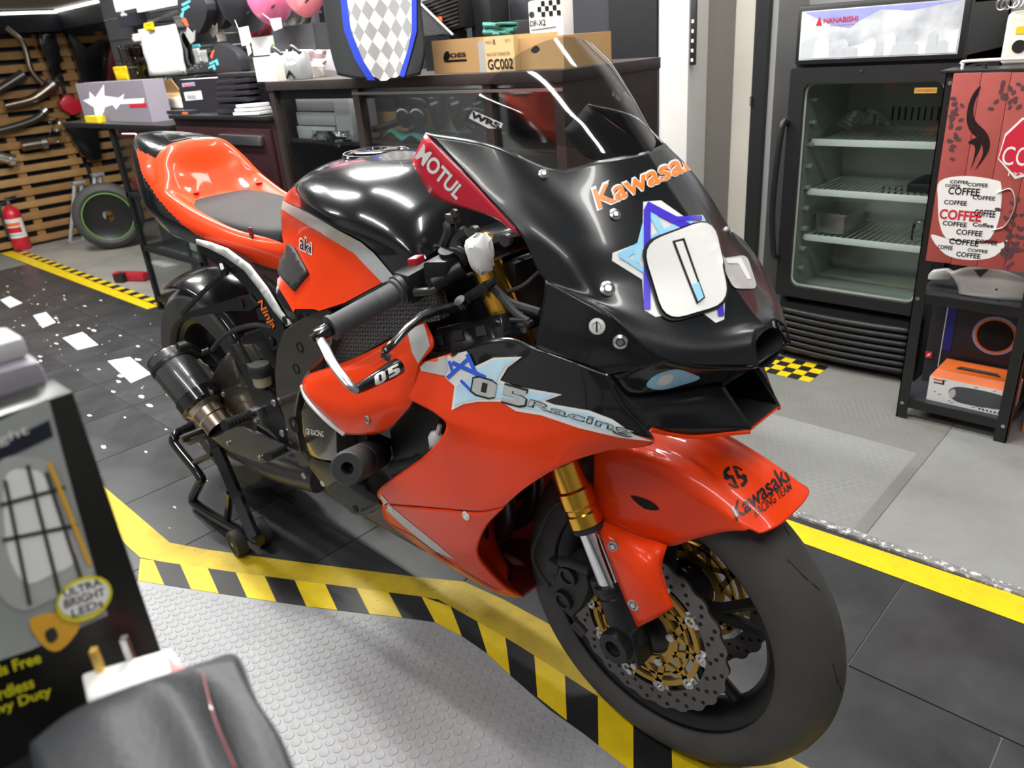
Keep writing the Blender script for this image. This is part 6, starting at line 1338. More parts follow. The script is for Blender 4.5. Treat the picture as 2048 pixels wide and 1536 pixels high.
# cartons on the counter
def carton(name, label, cat, bl, tr, y, d, m, z0=None, bev=0.0):
    a, b = QY(*bl, y), QY(*tr, y); z = a.z if z0 is None else z0
    t = thing(name, label, cat, ((a.x+b.x)/2, y+d/2, z)); o = put('carton_body', box(a.x, b.x, y, y+d, z, b.z, bev), m, t, smooth=bool(bev)); return t, (a.x, b.x, y, z, b.z)
def onface(t, f, P, m, name='print', off=0.0008):
    x0, x1, y, z0, z1 = f; put(name, prism([Vector((x0+(x1-x0)*u, y-off, z0+(z1-z0)*v)) for u, v in P], (0, 0.0006, 0)), m, t, smooth=False)
def wordface(t, f, s, u, v, w, h, m, bold=0.0, shear=0, off=0.001):
    x0, x1, y, z0, z1 = f; put('lettering', flat_words(s, (x0+(x1-x0)*u, y-off, z0+(z1-z0)*v), ((x1-x0)*w, 0, 0), (0, 0, (z1-z0)*h), bold=bold, shear=shear), m, t, kind='open', smooth=False)
mat('carton_mauve', (0.22, 0.20, 0.24), 0.5); mat('cardboard', (0.50, 0.30, 0.13), 0.75, noise=0.08, nscale=15); mat('cardboard_pale', (0.66, 0.46, 0.22), 0.75); mat('glow_white', (0.82, 0.83, 0.83), 0.5)
t, f = carton('starred_carton', 'grey carton with white star logo on the glass counter', 'box', (172, 243), (284, 160), 0.72, 0.10, 'carton_mauve', TOPZ)
onface(t, f, [(0.05, 0.55), (0.17, 0.60), (0.20, 0.78), (0.27, 0.62), (0.46, 0.95), (0.42, 0.66), (0.62, 0.60), (0.72, 0.70), (0.68, 0.56), (0.97, 0.58), (0.95, 0.46), (0.62, 0.44), (0.54, 0.30), (0.50, 0.42), (0.38, 0.36), (0.30, 0.14), (0.18, 0.06), (0.20, 0.36)], 'glow_white', 'star_print')
onface(t, f, [(0.74, 0.34), (0.98, 0.36), (0.98, 0.46), (0.74, 0.44)], 'brand_red')
o = put('yellow_tag', box(f[0]+0.17, f[0]+0.34, 0.66, 0.70, TOPZ, TOPZ+0.03), 'tape_yellow', label='yellow packet lying in front of the starred carton', cat='packet', smooth=False)
t, f = carton('black_carton', 'large black carton with barcode label on the tool chest', 'box', (372, 238), (512, 152), 0.74, 0.26, 'box_dark', TOPC)
onface(t, f, [(0.06, 0.78), (0.24, 0.80), (0.24, 0.92), (0.06, 0.90)], 'header_blue'); wordface(t, f, 'sarki', 0.08, 0.80, 0.14, 0.08, 'carton_orange', 0.03)
onface(t, f, [(0.06, 0.36), (0.30, 0.40), (0.30, 0.66), (0.06, 0.62)], 'glow_white', 'label_print')
for k in range(7): onface(t, f, [(0.10+k*0.017, 0.40), (0.108+k*0.017, 0.40), (0.108+k*0.017, 0.53), (0.10+k*0.017, 0.53)], 'black_vinyl', 'barcode', 0.0014)
for k in range(9): put('checker_print', box(f[0]+(f[1]-f[0])*(0.04+k*0.105), f[0]+(f[1]-f[0])*(0.095+k*0.105), 0.742, 0.80, f[4]-0.002, f[4]+0.0008), 'glow_white', t, smooth=False)
t, f = carton('black_carton', 'small black carton with orange label beside the large black carton', 'box', (338, 243), (376, 222), 0.66, 0.05, 'box_dark', TOPC); onface(t, f, [(0.72, 0.15), (0.98, 0.15), (0.98, 0.7), (0.72, 0.7)], 'carton_orange')
random.seed(6)
for i in range(7):
    a = QY(455+i, 232-i*8, 0.70); put('black_packet', obox((a.x+0.10, 0.70+0.01*random.random(), TOPC+0.012+i*0.022), (0.12, 0.004, random.uniform(-.006, .006)), (0, 0.035, 0), (0, 0, 0.008), 0.003), 'box_dark', label='glossy black parts packet, '+('lowest', 'second up', 'third up', 'fourth up', 'fifth up', 'sixth up', 'topmost')[i]+' in the stack before the black carton', cat='packet', group='black packets stacked on the tool chest')
for i in range(3):
    a = QY(500, 225, 0.68); put('white_packet', obox((a.x+0.03+0.005*i, 0.675, TOPC+0.008+i*0.014), (0.08-0.012*i, 0.01, 0.001), (0, 0.03, 0), (0, 0, 0.0055), 0.002), 'glow_white', label='flat white packet, '+('lowest', 'middle one', 'topmost')[i]+' in the pile beside the black packets', cat='packet', group='white packets on the tool chest')
t = thing('open_carton', 'open tan carton with white bag inside, beside the black carton', 'box', QY(335, 215, 0.80)); a, b = QY(318, 212, 0.88), QY(356, 158, 0.88)
put('carton_body', box(a.x, b.x, 0.88, 1.0, TOPC if a.x > tx0 else TOPZ, b.z-0.06), 'cardboard_pale', t, smooth=False); put('carton_flap', prism([Vector((a.x, 0.88, b.z-0.06)), Vector((b.x, 0.88, b.z-0.06)), Vector((b.x-0.01, 0.85, b.z)), Vector((a.x+0.01, 0.85, b.z))], (0, 0.004, 0)), 'cardboard', t, smooth=False); put('white_bag', bevel(box(a.x+0.01, b.x-0.01, 0.86, 0.88, TOPC+0.005, b.z-0.08), 0.004), 'cream_plastic', t)
put('red_case', bevel(box(QY(284, 200, 0.88).x, QY(305, 200, 0.88).x, 0.86, 0.94, TOPZ, QY(290, 178, 0.88).z), 0.005), 'red_paint', label='small red case beside the starred carton', cat='case')
# ---- display board with packets, gloves, helmets
mat('board_grey', (0.045, 0.045, 0.05), 0.6); mat('chevron_blue', (0.12, 0.55, 0.68), 0.5); mat('chevron_orange', (0.85, 0.14, 0.05), 0.5); mat('glove_black', (0.016, 0.017, 0.022), 0.6); mat('pink_shell', (0.85, 0.19, 0.38), 0.3, coat=0.5); mat('coral_shell', (0.85, 0.24, 0.30), 0.3, coat=0.5)
YB2 = 1.30
gb0, gb1 = QY(235, 200, YB2).x, QY(640, 200, YB2).x
DB = thing('display_board', 'grey slotted display board behind the counter goods', 'board', ((gb0+gb1)/2, YB2+0.06, 0.003)); put('board_panel', box(gb0, gb1, YB2+0.05, YB2+0.07, 0.003, 2.0), 'board_grey', DB, smooth=False)
for i in range(9): put('board_slot', box(gb0, gb1, YB2+0.046, YB2+0.0505, 0.9+i*0.12, 0.908+i*0.12), 'steel', DB, smooth=False)
def hook(t, x, z, y): put('hook', cyl((x, y, z), (x, YB2+0.049, z), 0.004, 6), 'steel', t)
def hang(name, label, cat, x0, y0, x1, y1, plane, m, group=None, th=0.012, crumple=0.006, seed=1):
    random.seed(seed); a = QY(x0, y1, plane); b = QY(x1, y0, plane); n = 4
    t = thing(name, label, cat, ((a.x+b.x)/2, plane, a.z), group)
    rows = [[Vector((a.x+(b.x-a.x)*i/n+random.uniform(-.004, .004), plane+random.uniform(-crumple, crumple), b.z+(a.z-b.z)*j/n)) for i in range(n+1)] for j in range(n+1)]
    put('packet_body', patch(rows, 2), m, t, solid=th, kind='open'); hook(t, (a.x+b.x)/2, b.z-0.01, plane); return t
hang('white_packet', 'large bright white packet hung on the display board', 'packet', 301, 48, 350, 152, 1.20, 'glow_white', crumple=0.004, seed=3)
hang('plastic_bag', 'clear bag of silver parts hung beside the bright white packet', 'bag', 256, 86, 284, 165, 1.25, 'film', seed=4); hang('plastic_bag', 'clear bag with grey straps hung under the white packet', 'bag', 286, 112, 297, 182, 1.245, 'film', seed=5); hang('plastic_bag', 'crumpled clear bag below the bright white packet', 'bag', 312, 154, 346, 178, 1.16, 'film', seed=6)
hang('yellow_packet', 'yellow packet hung under the clear bags by the starred carton', 'packet', 236, 132, 252, 162, 1.18, 'tape_yellow', seed=7); hang('yellow_packet', 'small yellow header card above the bright white packet', 'card', 292, 44, 304, 62, 1.18, 'tape_yellow', seed=8)
hang('grey_packet', 'pale grey packet tucked behind the bright white packet', 'packet', 287, 62, 310, 90, 1.235, 'silver_vinyl', seed=8); hang('plastic_bag', 'long clear bag hung between the white packet and the chevron gloves', 'bag', 352, 62, 376, 138, 1.22, 'film', seed=9)
for i in range(14):
    p = QY(300+i*6, 45-i*2.2, 1.22); put('chain_part', join(disc(p, (0.2, -1, 0.1), 0.012, 0.010, 10), cyl(p, (p.x, YB2+0.049, p.z+0.01), 0.003, 6)), 'steel', label='small steel fitting in a row on the display board hooks', cat='fitting', group='steel fittings in a row over the white packet')
for i in range(6):
    p = QY(370+i*7, 146-i*4, 1.20); put('chain_part', join(disc(p, (0.2, -1, 0.1), 0.011, 0.010, 10), cyl(p, (p.x, YB2+0.049, p.z), 0.003, 6)), 'steel', label='small steel fitting hung over the black carton', cat='fitting', group='steel fittings hung over the black carton')
for k, (q, m, lab) in enumerate((((382, 96, 398, 130), 'white_vinyl', 'small white packet hung left of the chevron glove on the carton'), ((400, 100, 412, 126), 'silver_vinyl', 'narrow silver packet hung beside the small white packet'), ((436, 62, 448, 84), 'white_vinyl', 'white card hung under the red-edged glove'), ((384, 88, 400, 96), 'chevron_blue', 'blue header card above the small white packet'), ((268, 66, 282, 84), 'cream_plastic', 'cream card hung above the bag of silver parts'), ((352, 30, 366, 56), 'silver_vinyl', 'silver packet hung above the long clear bag'))):
    hang('hanging_packet', lab, 'packet', *q, 1.255, m, seed=40+k, crumple=0.003, th=0.006)
def glove(label, P, bands, plane=1.10, tag=None, red=False):
    g = prism([QY(x, y, plane) for x, y in curve2(P, 3)], (0, 0.05, 0)); a = QY(*P[0], plane)
    t = thing('chevron_glove', label, 'glove', a); put('glove_body', bevel(g, 0.012), 'glove_black', t)
    for Q, m in bands: put('chevron_band', prism([QY(x, y, plane-0.002) for x, y in Q], (0, 0.004, 0)), m, t, smooth=False)
    if tag: put('glove_tag', prism([QY(x, y, plane-0.012) for x, y in tag], (0, 0.003, 0)), 'silver_vinyl', t, smooth=False)
    hook(t, a.x, a.z, plane+0.02)
glove('black padded glove with blue chevrons and orange tips, hung high', [(358, -12), (400, -12), (414, 20), (402, 60), (385, 70), (366, 48), (356, 20)], [([(362, 8), (378, 0), (381, 4), (365, 13)], 'chevron_blue'), ([(362, 18), (376, 10), (379, 15), (365, 24)], 'chevron_blue'), ([(361, 27), (368, 22), (366, 36), (360, 34)], 'chevron_blue'), ([(362, 38), (370, 36), (377, 52), (372, 53)], 'chevron_orange')], tag=[(374, 54), (384, 66), (390, 60), (389, 82), (381, 88), (371, 70)])
glove('black padded glove with red edge and silver tag, hung beside the blue one', [(402, -12), (445, -12), (460, 10), (446, 50), (432, 58), (412, 36), (401, 10)], [([(402, 0), (410, -4), (413, 22), (404, 20)], 'chevron_orange'), ([(412, 10), (418, 6), (420, 14), (414, 18)], 'silver_vinyl')], tag=[(418, 42), (428, 54), (434, 46), (434, 64), (426, 76), (417, 60)], plane=1.18)
glove('black padded glove with blue chevrons standing behind the black carton', [(428, 92), (442, 88), (470, 104), (480, 130), (478, 146), (418, 142), (416, 128)], [([(420, 112), (426, 100), (429, 101), (424, 118)], 'chevron_orange'), ([(418, 126), (434, 118), (437, 130), (433, 131), (431, 124), (419, 130)], 'chevron_blue'), ([(417, 134), (428, 128), (431, 139), (427, 140), (425, 134), (417, 138)], 'chevron_blue')])
def helmet(label, c, r, m, plane, sc=(1, 1, 1.15), tag=None, stripe=None):
    p = QY(*c, plane); t = thing('helmet', label, 'helmet', (p.x, p.y, p.z-r*sc[2]))
    V, F = ball(p, r, 24, sc); V = [Vector((p.x+(v.x-p.x)*(1-0.45*max(0, (p.z-v.z)/r)**2), v.y, v.z)) for v in V]
    put('shell', (V, F), m, t)
    put('vent', obox(QY(c[0]+6, c[1]+r*230, plane-r*0.72), (0.012, 0, 0.004), (0, 0.002, 0), (-0.001, 0, 0.003)), 'black_plastic', t); put('visor_band', lathe([(r*1.0, -0.004), (r*1.012, 0), (r*1.0, 0.004)], (p.x, p.y, p.z+r*0.2), (0, 0.1, 1), 28), 'black_plastic', t)
    put('shelf_bracket', cyl((p.x, p.y, p.z), (p.x, YB2+0.049, p.z), 0.006, 6), 'steel', t)
    if tag: put('price_tag', prism([QY(x, y, plane-r-0.01) for x, y in tag], (0, 0.0015, 0)), 'glow_white', t, smooth=False); q = QY(*tag[0], plane-r-0.01); put('tag_string', cyl(q, Vector((p.x, p.y-r*0.6, p.z-r*0.6)), 0.0012, 5), 'white_vinyl', t)
helmet('matt black helmet hung between the gloves and the pink helmet', (490, -2), 0.115, 'glove_black', 1.02, tag=[(476, 56), (496, 52), (504, 84), (498, 86), (503, 105), (497, 112), (492, 90), (484, 92)])
helmet('bright pink helmet with black marks hung at the top', (540, -8), 0.095, 'pink_shell', 0.98, tag=[(539, 38), (561, 35), (564, 56), (548, 62), (543, 52)])
helmet('coral pink helmet hung beside the checkered jersey', (608, -16), 0.078, 'coral_shell', 0.98)
helmet('dark plum helmet hung below the pink helmet', (512, 52), 0.072, 'maroon_paint', 1.22); 
helmet('dark grey helmet with open visor below the pink helmets', (594, 26), 0.075, 'dark_steel', 1.22, sc=(1, 0.8, 1))
t = thing('light_sign', 'white printed sign board with black letters near the ceiling', 'sign', QY(250, 10, 1.15)); a, b = QY(232, 24, 1.15), QY(277, -40, 1.15)
put('sign_board', box(a.x, b.x, 1.15, 1.17, a.z, b.z), 'glow_white', t, smooth=False); put('lettering', flat_words('prō', (a.x+0.01, 1.1495, a.z+0.06), ((b.x-a.x)*0.6, 0, 0), (0, 0, 0.06), bold=0.03), 'black_vinyl', t, kind='open', smooth=False); put('sign_hanger', cyl(((a.x+b.x)/2, 1.16, b.z), ((a.x+b.x)/2, 1.16, 2.70), 0.005, 6), 'steel', t)
t = thing('light_sign', 'long plain white panel hung beside the lettered sign', 'sign', QY(315, 20, 1.12)); a, b = QY(275, 25, 1.12), QY(356, -30, 1.12); put('sign_board', box(a.x, b.x, 1.12, 1.14, a.z, b.z), 'glow_white', t, smooth=False); put('sign_hanger', cyl(((a.x+b.x)/2, 1.13, b.z), ((a.x+b.x)/2, 1.13, 2.70), 0.005, 6), 'steel', t)
t = thing('brand_board', 'dark board with white letters behind the steel fittings', 'sign', QY(265, 35, 1.27)); a, b = QY(240, 56, 1.27), QY(290, 20, 1.27); put('sign_board', box(a.x, b.x, 1.27, 1.29, a.z, b.z), 'fascia_navy', t, smooth=False); put('lettering', flat_words('SL', (a.x+0.06, 1.2695, a.z+0.06), (0.09, 0, 0), (0, 0, 0.05), bold=0.03), 'glow_white', t, kind='open', smooth=False); put('board_bracket', box(a.x+0.05, a.x+0.07, 1.29, 1.345, a.z+0.02, a.z+0.06), 'steel', t, smooth=False)
wallpanel('bike_jacket', 'dark red and black riding jacket hung in the corner by the signs', [(240, 72), (262, 60), (285, 70), (290, 150), (245, 160)], 'maroon_paint', th=0.09, cat='jacket')
# ---- dark brown display cabinet and the shelf on it
mat('wenge', (0.030, 0.022, 0.020), 0.45, noise=0.3, nscale=30); mat('cab_interior', (0.10, 0.09, 0.09), 0.6); mat('cab_fill_glow', (1, 1, 1), 0.5, emit=(1.0, 0.96, 0.95), es=9); mat('paper_grey', (0.46, 0.45, 0.48), 0.6); mat('teal_cloth', (0.03, 0.17, 0.16), 0.8)
YK = 0.66
bx0, bx1 = QY(535, 172, YK).x, QY(1124, 130, YK).x; bz1 = QY(620, 160, YK).z
CB = thing('display_cabinet', 'long dark brown glass-front cabinet behind the fuel tank', 'cabinet', ((bx0+bx1)/2, YK+0.2, 0.007))
mids = [QY(702, 170, YK).x, QY(962, 150, YK).x]
for x in [bx0]+mids+[bx1-0.03]: put('cabinet_post', box(x, x+0.032, YK, YK+0.03, 0.007, bz1-0.03), 'wenge', CB, smooth=False)
put('cabinet_side', box(bx0, bx0+0.018, YK+0.03, YK+0.42, ZP, bz1-0.03), 'wenge', CB, smooth=False); put('cabinet_side', box(bx1-0.018, bx1, YK+0.03, YK+0.42, ZP, bz1-0.03), 'wenge', CB, smooth=False)
put('cabinet_top', box(bx0-0.005, bx1+0.005, YK-0.006, YK+0.43, bz1-0.03, bz1+0.0, 0.003), 'wenge', CB); put('cabinet_back', box(bx0, bx1, YK+0.42, YK+0.43, ZP, bz1-0.03), 'cab_interior', CB, smooth=False)
sz_ = QY(760, 268, YK+0.1).z-0.02
for z in (0.10, 0.50, sz_): put('cabinet_shelf', box(bx0+0.018, bx1-0.018, YK+0.03, YK+0.42, z-0.010, z), 'wenge', CB, smooth=False)
put('cabinet_pane', box(bx0+0.03, bx1-0.03, YK+0.012, YK+0.016, 0.12, bz1-0.032), 'pane_glass', CB, smooth=False); put('cabinet_lip', box(mids[0], bx1, YK-0.002, YK+0.006, bz1-0.050, bz1-0.042), 'steel', CB, smooth=False)
put('cabinet_apron', box(bx0+0.03, bx1-0.03, YK+0.018, YK+0.028, bz1-0.062, bz1-0.03), 'wenge', CB, smooth=False); put('fill_strip', box(bx0+0.05, bx1-0.05, YK+0.034, YK+0.054, bz1-0.036, bz1-0.0305), 'cab_fill_glow', CB, smooth=False)  # glowing strip added to brighten the cabinet inside, apron added to hide it
# contents
YI = YK+0.22
for i in range(3):
    a, b = QY(592, 248-i*20, YK+0.05), QY(665, 231-i*20, YK+0.05); put('paper_box', box(a.x, b.x, YK+0.05, YK+0.16, sz_+0.002+i*0.048, sz_+0.046+i*0.048, 0.002), 'paper_grey', label='flat grey-white box, '+('lowest', 'middle one', 'topmost')[i]+' of three stacked inside the cabinet', cat='box', group='stack of flat boxes in the cabinet')
a, b = QY(672, 248, YK+0.05), QY(694, 185, YK+0.05); put('paper_box', box(a.x, b.x, YK+0.05, YK+0.16, sz_, sz_+0.14, 0.002), 'paper_grey', label='upright grey-white box beside the stack of three', cat='box')
t, f = carton('brown_carton', 'plain brown carton inside the cabinet behind the filler cap', 'box', (722, 270), (812, 224), YI-0.02, 0.12, 'cardboard', sz_)
a = QY(830, 260, YK+0.12)
t = thing('goggles', 'dark round goggles lying on teal cloth in the cabinet', 'goggles', (a.x, YK+0.12, sz_+0.03))
for dx in (-0.035, 0.035): put('goggle_lens', ball((a.x+dx, YK+0.11, sz_+0.075), 0.038, 16, (1, 0.6, 0.95)), 'black_paint', t)
put('goggle_strap', tube([(a.x-0.07, YK+0.12, sz_+0.06), (a.x-0.13, YK+0.10, sz_+0.045), (a.x-0.19, YK+0.10, sz_+0.035)], 0.012, 8, sm=3), 'black_plastic', t)
random.seed(8); put('teal_cloth', patch([[Vector((a.x-0.09+0.05*i, YK+0.05+0.05*j, sz_+0.004+random.uniform(0.0, 0.035))) for i in range(6)] for j in range(4)], 3), 'teal_cloth', label='crumpled teal cloth under the goggles in the cabinet', cat='cloth', solid=0.004, kind='open')
a = QY(882, 235, YK+0.15); put('bubble_pack', ball((a.x+0.045, YK+0.27, sz_+0.066), 0.062, 14, (1.1, 0.7, 1)), 'film', label='round clear bubble-wrapped lamp in the cabinet', cat='lamp'); 
a, b = QY(826, 240, YI), QY(962, 165, YI); wb = put('white_board', box(a.x, b.x, YI+0.10, YI+0.11, sz_, bz1-0.06), 'glow_white', label='white backing board behind the slotted black covers in the cabinet', cat='board', smooth=False)
for i in range(3):
    x = a.x+0.06+i*0.105; t = thing('slotted_cover', 'black curved engine cover with three slots on the white board', 'cover', (x, YI+0.05, sz_), 'slotted covers in the cabinet')
    put('cover_shell', prism([Vector((x+0.045*cos(q_)*(1 if sin(q_) > 0 else 0.8), YI+0.05, sz_+0.10+0.095*sin(q_))) for q_ in [2*pi*k/14 for k in range(14)]], (0, 0.03, 0), 0.008), 'black_paint', t)
    for k in range(3): put('cover_slot', obox((x, YI+0.0492, sz_+0.10+k*0.022), (0.018, 0, 0.004), (0, 0.001, 0), (0, 0, 0.004)), 'white_vinyl', t)
a = QY(730, 205, YI); t = thing('helmet', 'black and red helmet lying in the cabinet beside the brown carton', 'helmet', (a.x+0.04, YI+0.15, sz_)); put('shell', ball((a.x+0.07, YI+0.155, sz_+0.085), 0.080, 20, (1.2, 0.35, 1)), 'black_paint', t); put('red_flash', prism([QY(x, y, YI+0.122) for x, y in [(738, 205), (752, 208), (768, 228), (758, 228)]], (0, 0.003, 0)), 'red_paint', t, smooth=False)
t = thing('spray_can', 'small white and red spray bottle in the cabinet', 'bottle', (QY(722, 205, YI-0.03).x, YI-0.03, sz_)); x = QY(722, 205, YI-0.03).x; put('can_body', lathe([(0.0001, 0.001), (0.016, 0.001), (0.016, 0.12), (0.010, 0.135), (0.0001, 0.135)], (x, YI-0.03, sz_), (0, 0, 1), 16), 'white_vinyl', t); put('can_label', lathe([(0.0165, 0.02), (0.0165, 0.06)], (x, YI-0.03, sz_), (0, 0, 1), 16), 'red_paint', t, kind='open'); put('can_cap', disc((x, YI-0.03, sz_+0.135), (0, 0, 1), 0.008, 0.02, 10), 'red_paint', t)
a = QY(640, 285, YK+0.12); bag('plastic_bag', 'folded clear bag on a dark pouch in the cabinet', 625, 262, 700, 292, YK+0.035, 'film', amp=0.02)
put('dark_pouch', bevel(box(QY(640, 285, YK+0.20).x+0.06, QY(690, 285, YK+0.20).x, YK+0.20, YK+0.26, sz_, sz_+0.06), 0.01), 'box_dark', label='dark pouch under the folded clear bag in the cabinet', cat='pouch')
# on top of the cabinet
BT = bz1
def topbox(*a, **k): return carton(*a, **k)
t, f = carton('joes_carton', 'brown carton printed with a black badge on the cabinet top', 'box', (868, 131), (960, 74), YK+0.04, 0.20, 'cardboard', BT)
onface(t, f, [(0.24, 0.34), (0.70, 0.34), (0.70, 0.40), (0.24, 0.40)], 'black_vinyl'); wordface(t, f, 'JOES', 0.30, 0.43, 0.40, 0.17, 'black_vinyl', 0.03); onface(t, f, curve2([(0.22, 0.42), (0.26, 0.62), (0.34, 0.66), (0.36, 0.50), (0.30, 0.40)], 3), 'black_vinyl')
put('side_flap', prism([Vector((f[0], f[2], f[3])), Vector((f[0], f[2], f[4])), Vector((f[0]-0.05, f[2]+0.05, f[4]-0.005)), Vector((f[0]-0.05, f[2]+0.05, f[3]+0.02))], (0.002, 0.002, 0)), 'cardboard', t, smooth=False)
t, f = carton('connector_carton', 'tan carton lettered GC002 on the cabinet top', 'box', (972, 127), (1026, 70), YK+0.03, 0.18, 'cardboard_pale', BT)
wordface(t, f, 'GC002', 0.07, 0.07, 0.88, 0.30, 'black_vinyl', 0.012); wordface(t, f, 'X', 0.30, 0.78, 0.10, 0.15, 'black_vinyl', 0.03); wordface(t, f, 'MOCO', 0.05, 0.82, 0.22, 0.07, 'black_vinyl'); wordface(t, f, 'QTY 1', 0.72, 0.82, 0.20, 0.08, 'black_vinyl'); wordface(t, f, 'WA CYCLET CONNECTOR', 0.06, 0.46, 0.80, 0.09, 'black_vinyl')
put('tape_strip', box(f[0]-0.030, f[0]-0.002, YK+0.035, YK+0.15, BT, f[4]-0.01), 'silver_vinyl', t, smooth=False)
t, f = carton('brown_carton', 'wide pale brown carton seen through the windscreen on the cabinet top', 'box', (1036, 122), (1126, 70), YK+0.05, 0.20, 'cardboard', BT); onface(t, f, curve2([(0.30, 0.60), (0.42, 0.75), (0.50, 0.62), (0.40, 0.52)], 3), 'dull_black')
YU = YK+0.28
t = thing('radiator_core', 'black finned radiator lying slanted above the badge carton', 'radiator', QY(900, 60, YU)); c_ = QY(895, 28, YU); 
put('core_frame', obox(c_, (0.085, 0, 0.012), (0, 0.03, 0), (-0.006, 0, 0.055), 0.004), 'black_metal', t)
for i in range(9): put('core_fin', obox(c_+Vector((0.002, -0.031, -0.044+i*0.011)), (0.080, 0, 0.011), (0, 0.003, 0), (0, 0, 0.0022)), 'dark_steel', t)
put('core_tank', obox(c_+Vector((-0.01, 0, 0.06)), (0.085, 0, 0.012), (0, 0.032, 0), (0, 0, 0.010), 0.003), 'grey_metal', t); put('orange_tag', box(c_.x-0.02, c_.x+0.01, YU-0.036, YU-0.033, c_.z-0.02, c_.z-0.006), 'carton_orange', t, smooth=False); put('core_foot', box(c_.x-0.06, c_.x+0.06, YU-0.02, YU+0.02, BT, c_.z-0.05), 'black_metal', t, smooth=False)
t = thing('mesh_guard', 'triangular dark mesh radiator guard with bright edge beside the jersey', 'guard', QY(860, 70, YU-0.05)); G3 = [QY(x, y, YU-0.05) for x, y in [(836, 4), (842, 6), (908, 70), (846, 72), (838, 50)]]; put('mesh_sheet', prism(G3, (0, 0.004, 0)), 'mesh_weave', t, smooth=False); put('edge_rail', tube([QY(838, 4, YU-0.055), QY(906, 70, YU-0.055)], 0.004, 6), 'grey_metal', t); put('guard_foot', box(G3[3].x, G3[2].x-0.02, YU-0.05, YU-0.03, BT, G3[3].z), 'black_metal', t, smooth=False)
t = thing('checkered_bag', 'white checkered paper bag lettered DF-X2 on the cabinet top', 'bag', QY(1090, 62, YU)); a, b = QY(1058, 64, YU), QY(1124, -6, YU)
put('bag_body', bevel(box(a.x, b.x, YU, YU+0.05, BT, b.z), 0.008), 'white_vinyl', t); F5 = (a.x, b.x, YU-0.001, BT, b.z)
for i in range(6):
    for j in range(3):
        if (i+j) % 2: onface(t, F5, [(0.30+i*0.11, 0.74+j*0.08), (0.40+i*0.11, 0.74+j*0.08), (0.40+i*0.11, 0.815+j*0.08), (0.30+i*0.11, 0.815+j*0.08)], 'black_vinyl', 'checker_print', 0.001)
wordface(t, F5, 'DF-X2', 0.06, 0.61, 0.46, 0.09, 'black_vinyl', 0.02); onface(t, F5, [(0.12+0.08*cos(k), 0.79+0.05*sin(k)) for k in [2*pi*i/12 for i in range(12)]], 'dull_black', 'badge_print', 0.001); onface(t, F5, [(0.08, 0.55), (0.80, 0.57), (0.80, 0.58), (0.08, 0.56)], 'dull_black', 'scribble', 0.001)
random.seed(13); bag('green_bag', 'crumpled green plastic wrap on the cartons', 966, 46, 1034, 70, YU-0.10, 'teal_cloth', amp=0.02)
t = thing('flat_carton', 'flat dark carton lying behind the green wrap', 'box', QY(1010, 60, YU)); a, b = QY(975, 68, YU), QY(1056, 38, YU); put('carton_body', box(a.x, b.x, YU+0.03, YU+0.12, BT, b.z, 0.003), 'box_dark', t)
t = thing('black_case', 'tall black plastic case between the radiator and the checkered bag', 'case', QY(955, 20, YU)); a, b = QY(938, 66, YU+0.02), QY(972, -20, YU+0.02); put('case_body', box(a.x, b.x, YU+0.03, YU+0.12, BT, b.z, 0.008), 'black_plastic', t)
put('grey_case', bevel(box(QY(1000, 40, YU+0.08).x, QY(1052, 40, YU+0.08).x, YU+0.125, YU+0.15, BT, QY(1020, -20, YU+0.08).z), 0.004), 'charcoal_panel', label='grey upright case behind the flat dark carton', cat='case')
# cartons on the left end of the cabinet
YL = YK+0.02
t, f = carton('beige_carton', 'large open beige carton holding goggles on the cabinet end', 'box', (524, 210), (546, 112), YL, 0.20, 'cream_plastic', BT)
a, b = QY(522, 165, YL), QY(640, 100, YL)
put('carton_rear', box(a.x, b.x, YL+0.20, YL+0.206, BT, b.z), 'paper_grey', t, smooth=False)
for i, (px, lab) in enumerate(((558, 'goggle pack with white mask standing beside the beige carton wall'), (594, 'goggle pack with white mask standing nearer the jersey'))):
    c = QY(px, 160, YL+0.03); t = thing('goggle_pack', lab, 'goggles', (c.x, YL+0.04, BT)); z = BT
    put('pack_body', lathe([(0.0001, 0.001), (0.040, 0.001), (0.042, 0.01), (0.042, 0.07), (0.030, 0.092), (0.0001, 0.098)], (c.x, YL+0.05, z), (0, 0, 1), 20), 'grey_metal', t); put('mask', ball((c.x, YL+0.022, z+0.055), 0.030, 12, (1.0, 0.5, 0.7)), 'glow_white', t); put('chevron_band', prism([Vector((c.x+u, YL+0.004, z+v)) for u, v in [(-0.025, 0.012), (0, 0.034), (0.025, 0.012), (0.025, 0.004), (0, 0.024), (-0.025, 0.004)]], (0, 0.004, 0)), 'black_vinyl', t, smooth=False); put('strap', tube([(c.x-0.03, YL+0.04, z+0.09), (c.x, YL+0.03, z+0.108), (c.x+0.035, YL+0.04, z+0.085)], 0.008, 8, sm=3), 'black_plastic', t)
random.seed(17); bag('pink_bag', 'pink and white printed soft bag behind the goggle packs', 572, 100, 652, 135, YL+0.14, 'pink_bag' if 'pink_bag' in MATS else 'coral_shell', amp=0.02)
gradient('pink_print', (0.75, 0.45, 0.50), (0.85, 0.82, 0.82), rough=0.6, nz=40); bpy.data.objects['pink_bag'].data.materials[0] = MATS['pink_print']
LZ = QY(550, 108, 1.06).z; LG_ = thing('wall_shelf', 'steel bracket shelf on the display board under the grey carton', 'shelf', (QY(565, 108, 1.1).x, 1.2, LZ-0.012)); put('shelf_plate', box(QY(500, 108, 1.05).x, QY(634, 108, 1.05).x, 1.03, YB2+0.0495, LZ-0.012, LZ), 'steel', LG_, smooth=False)
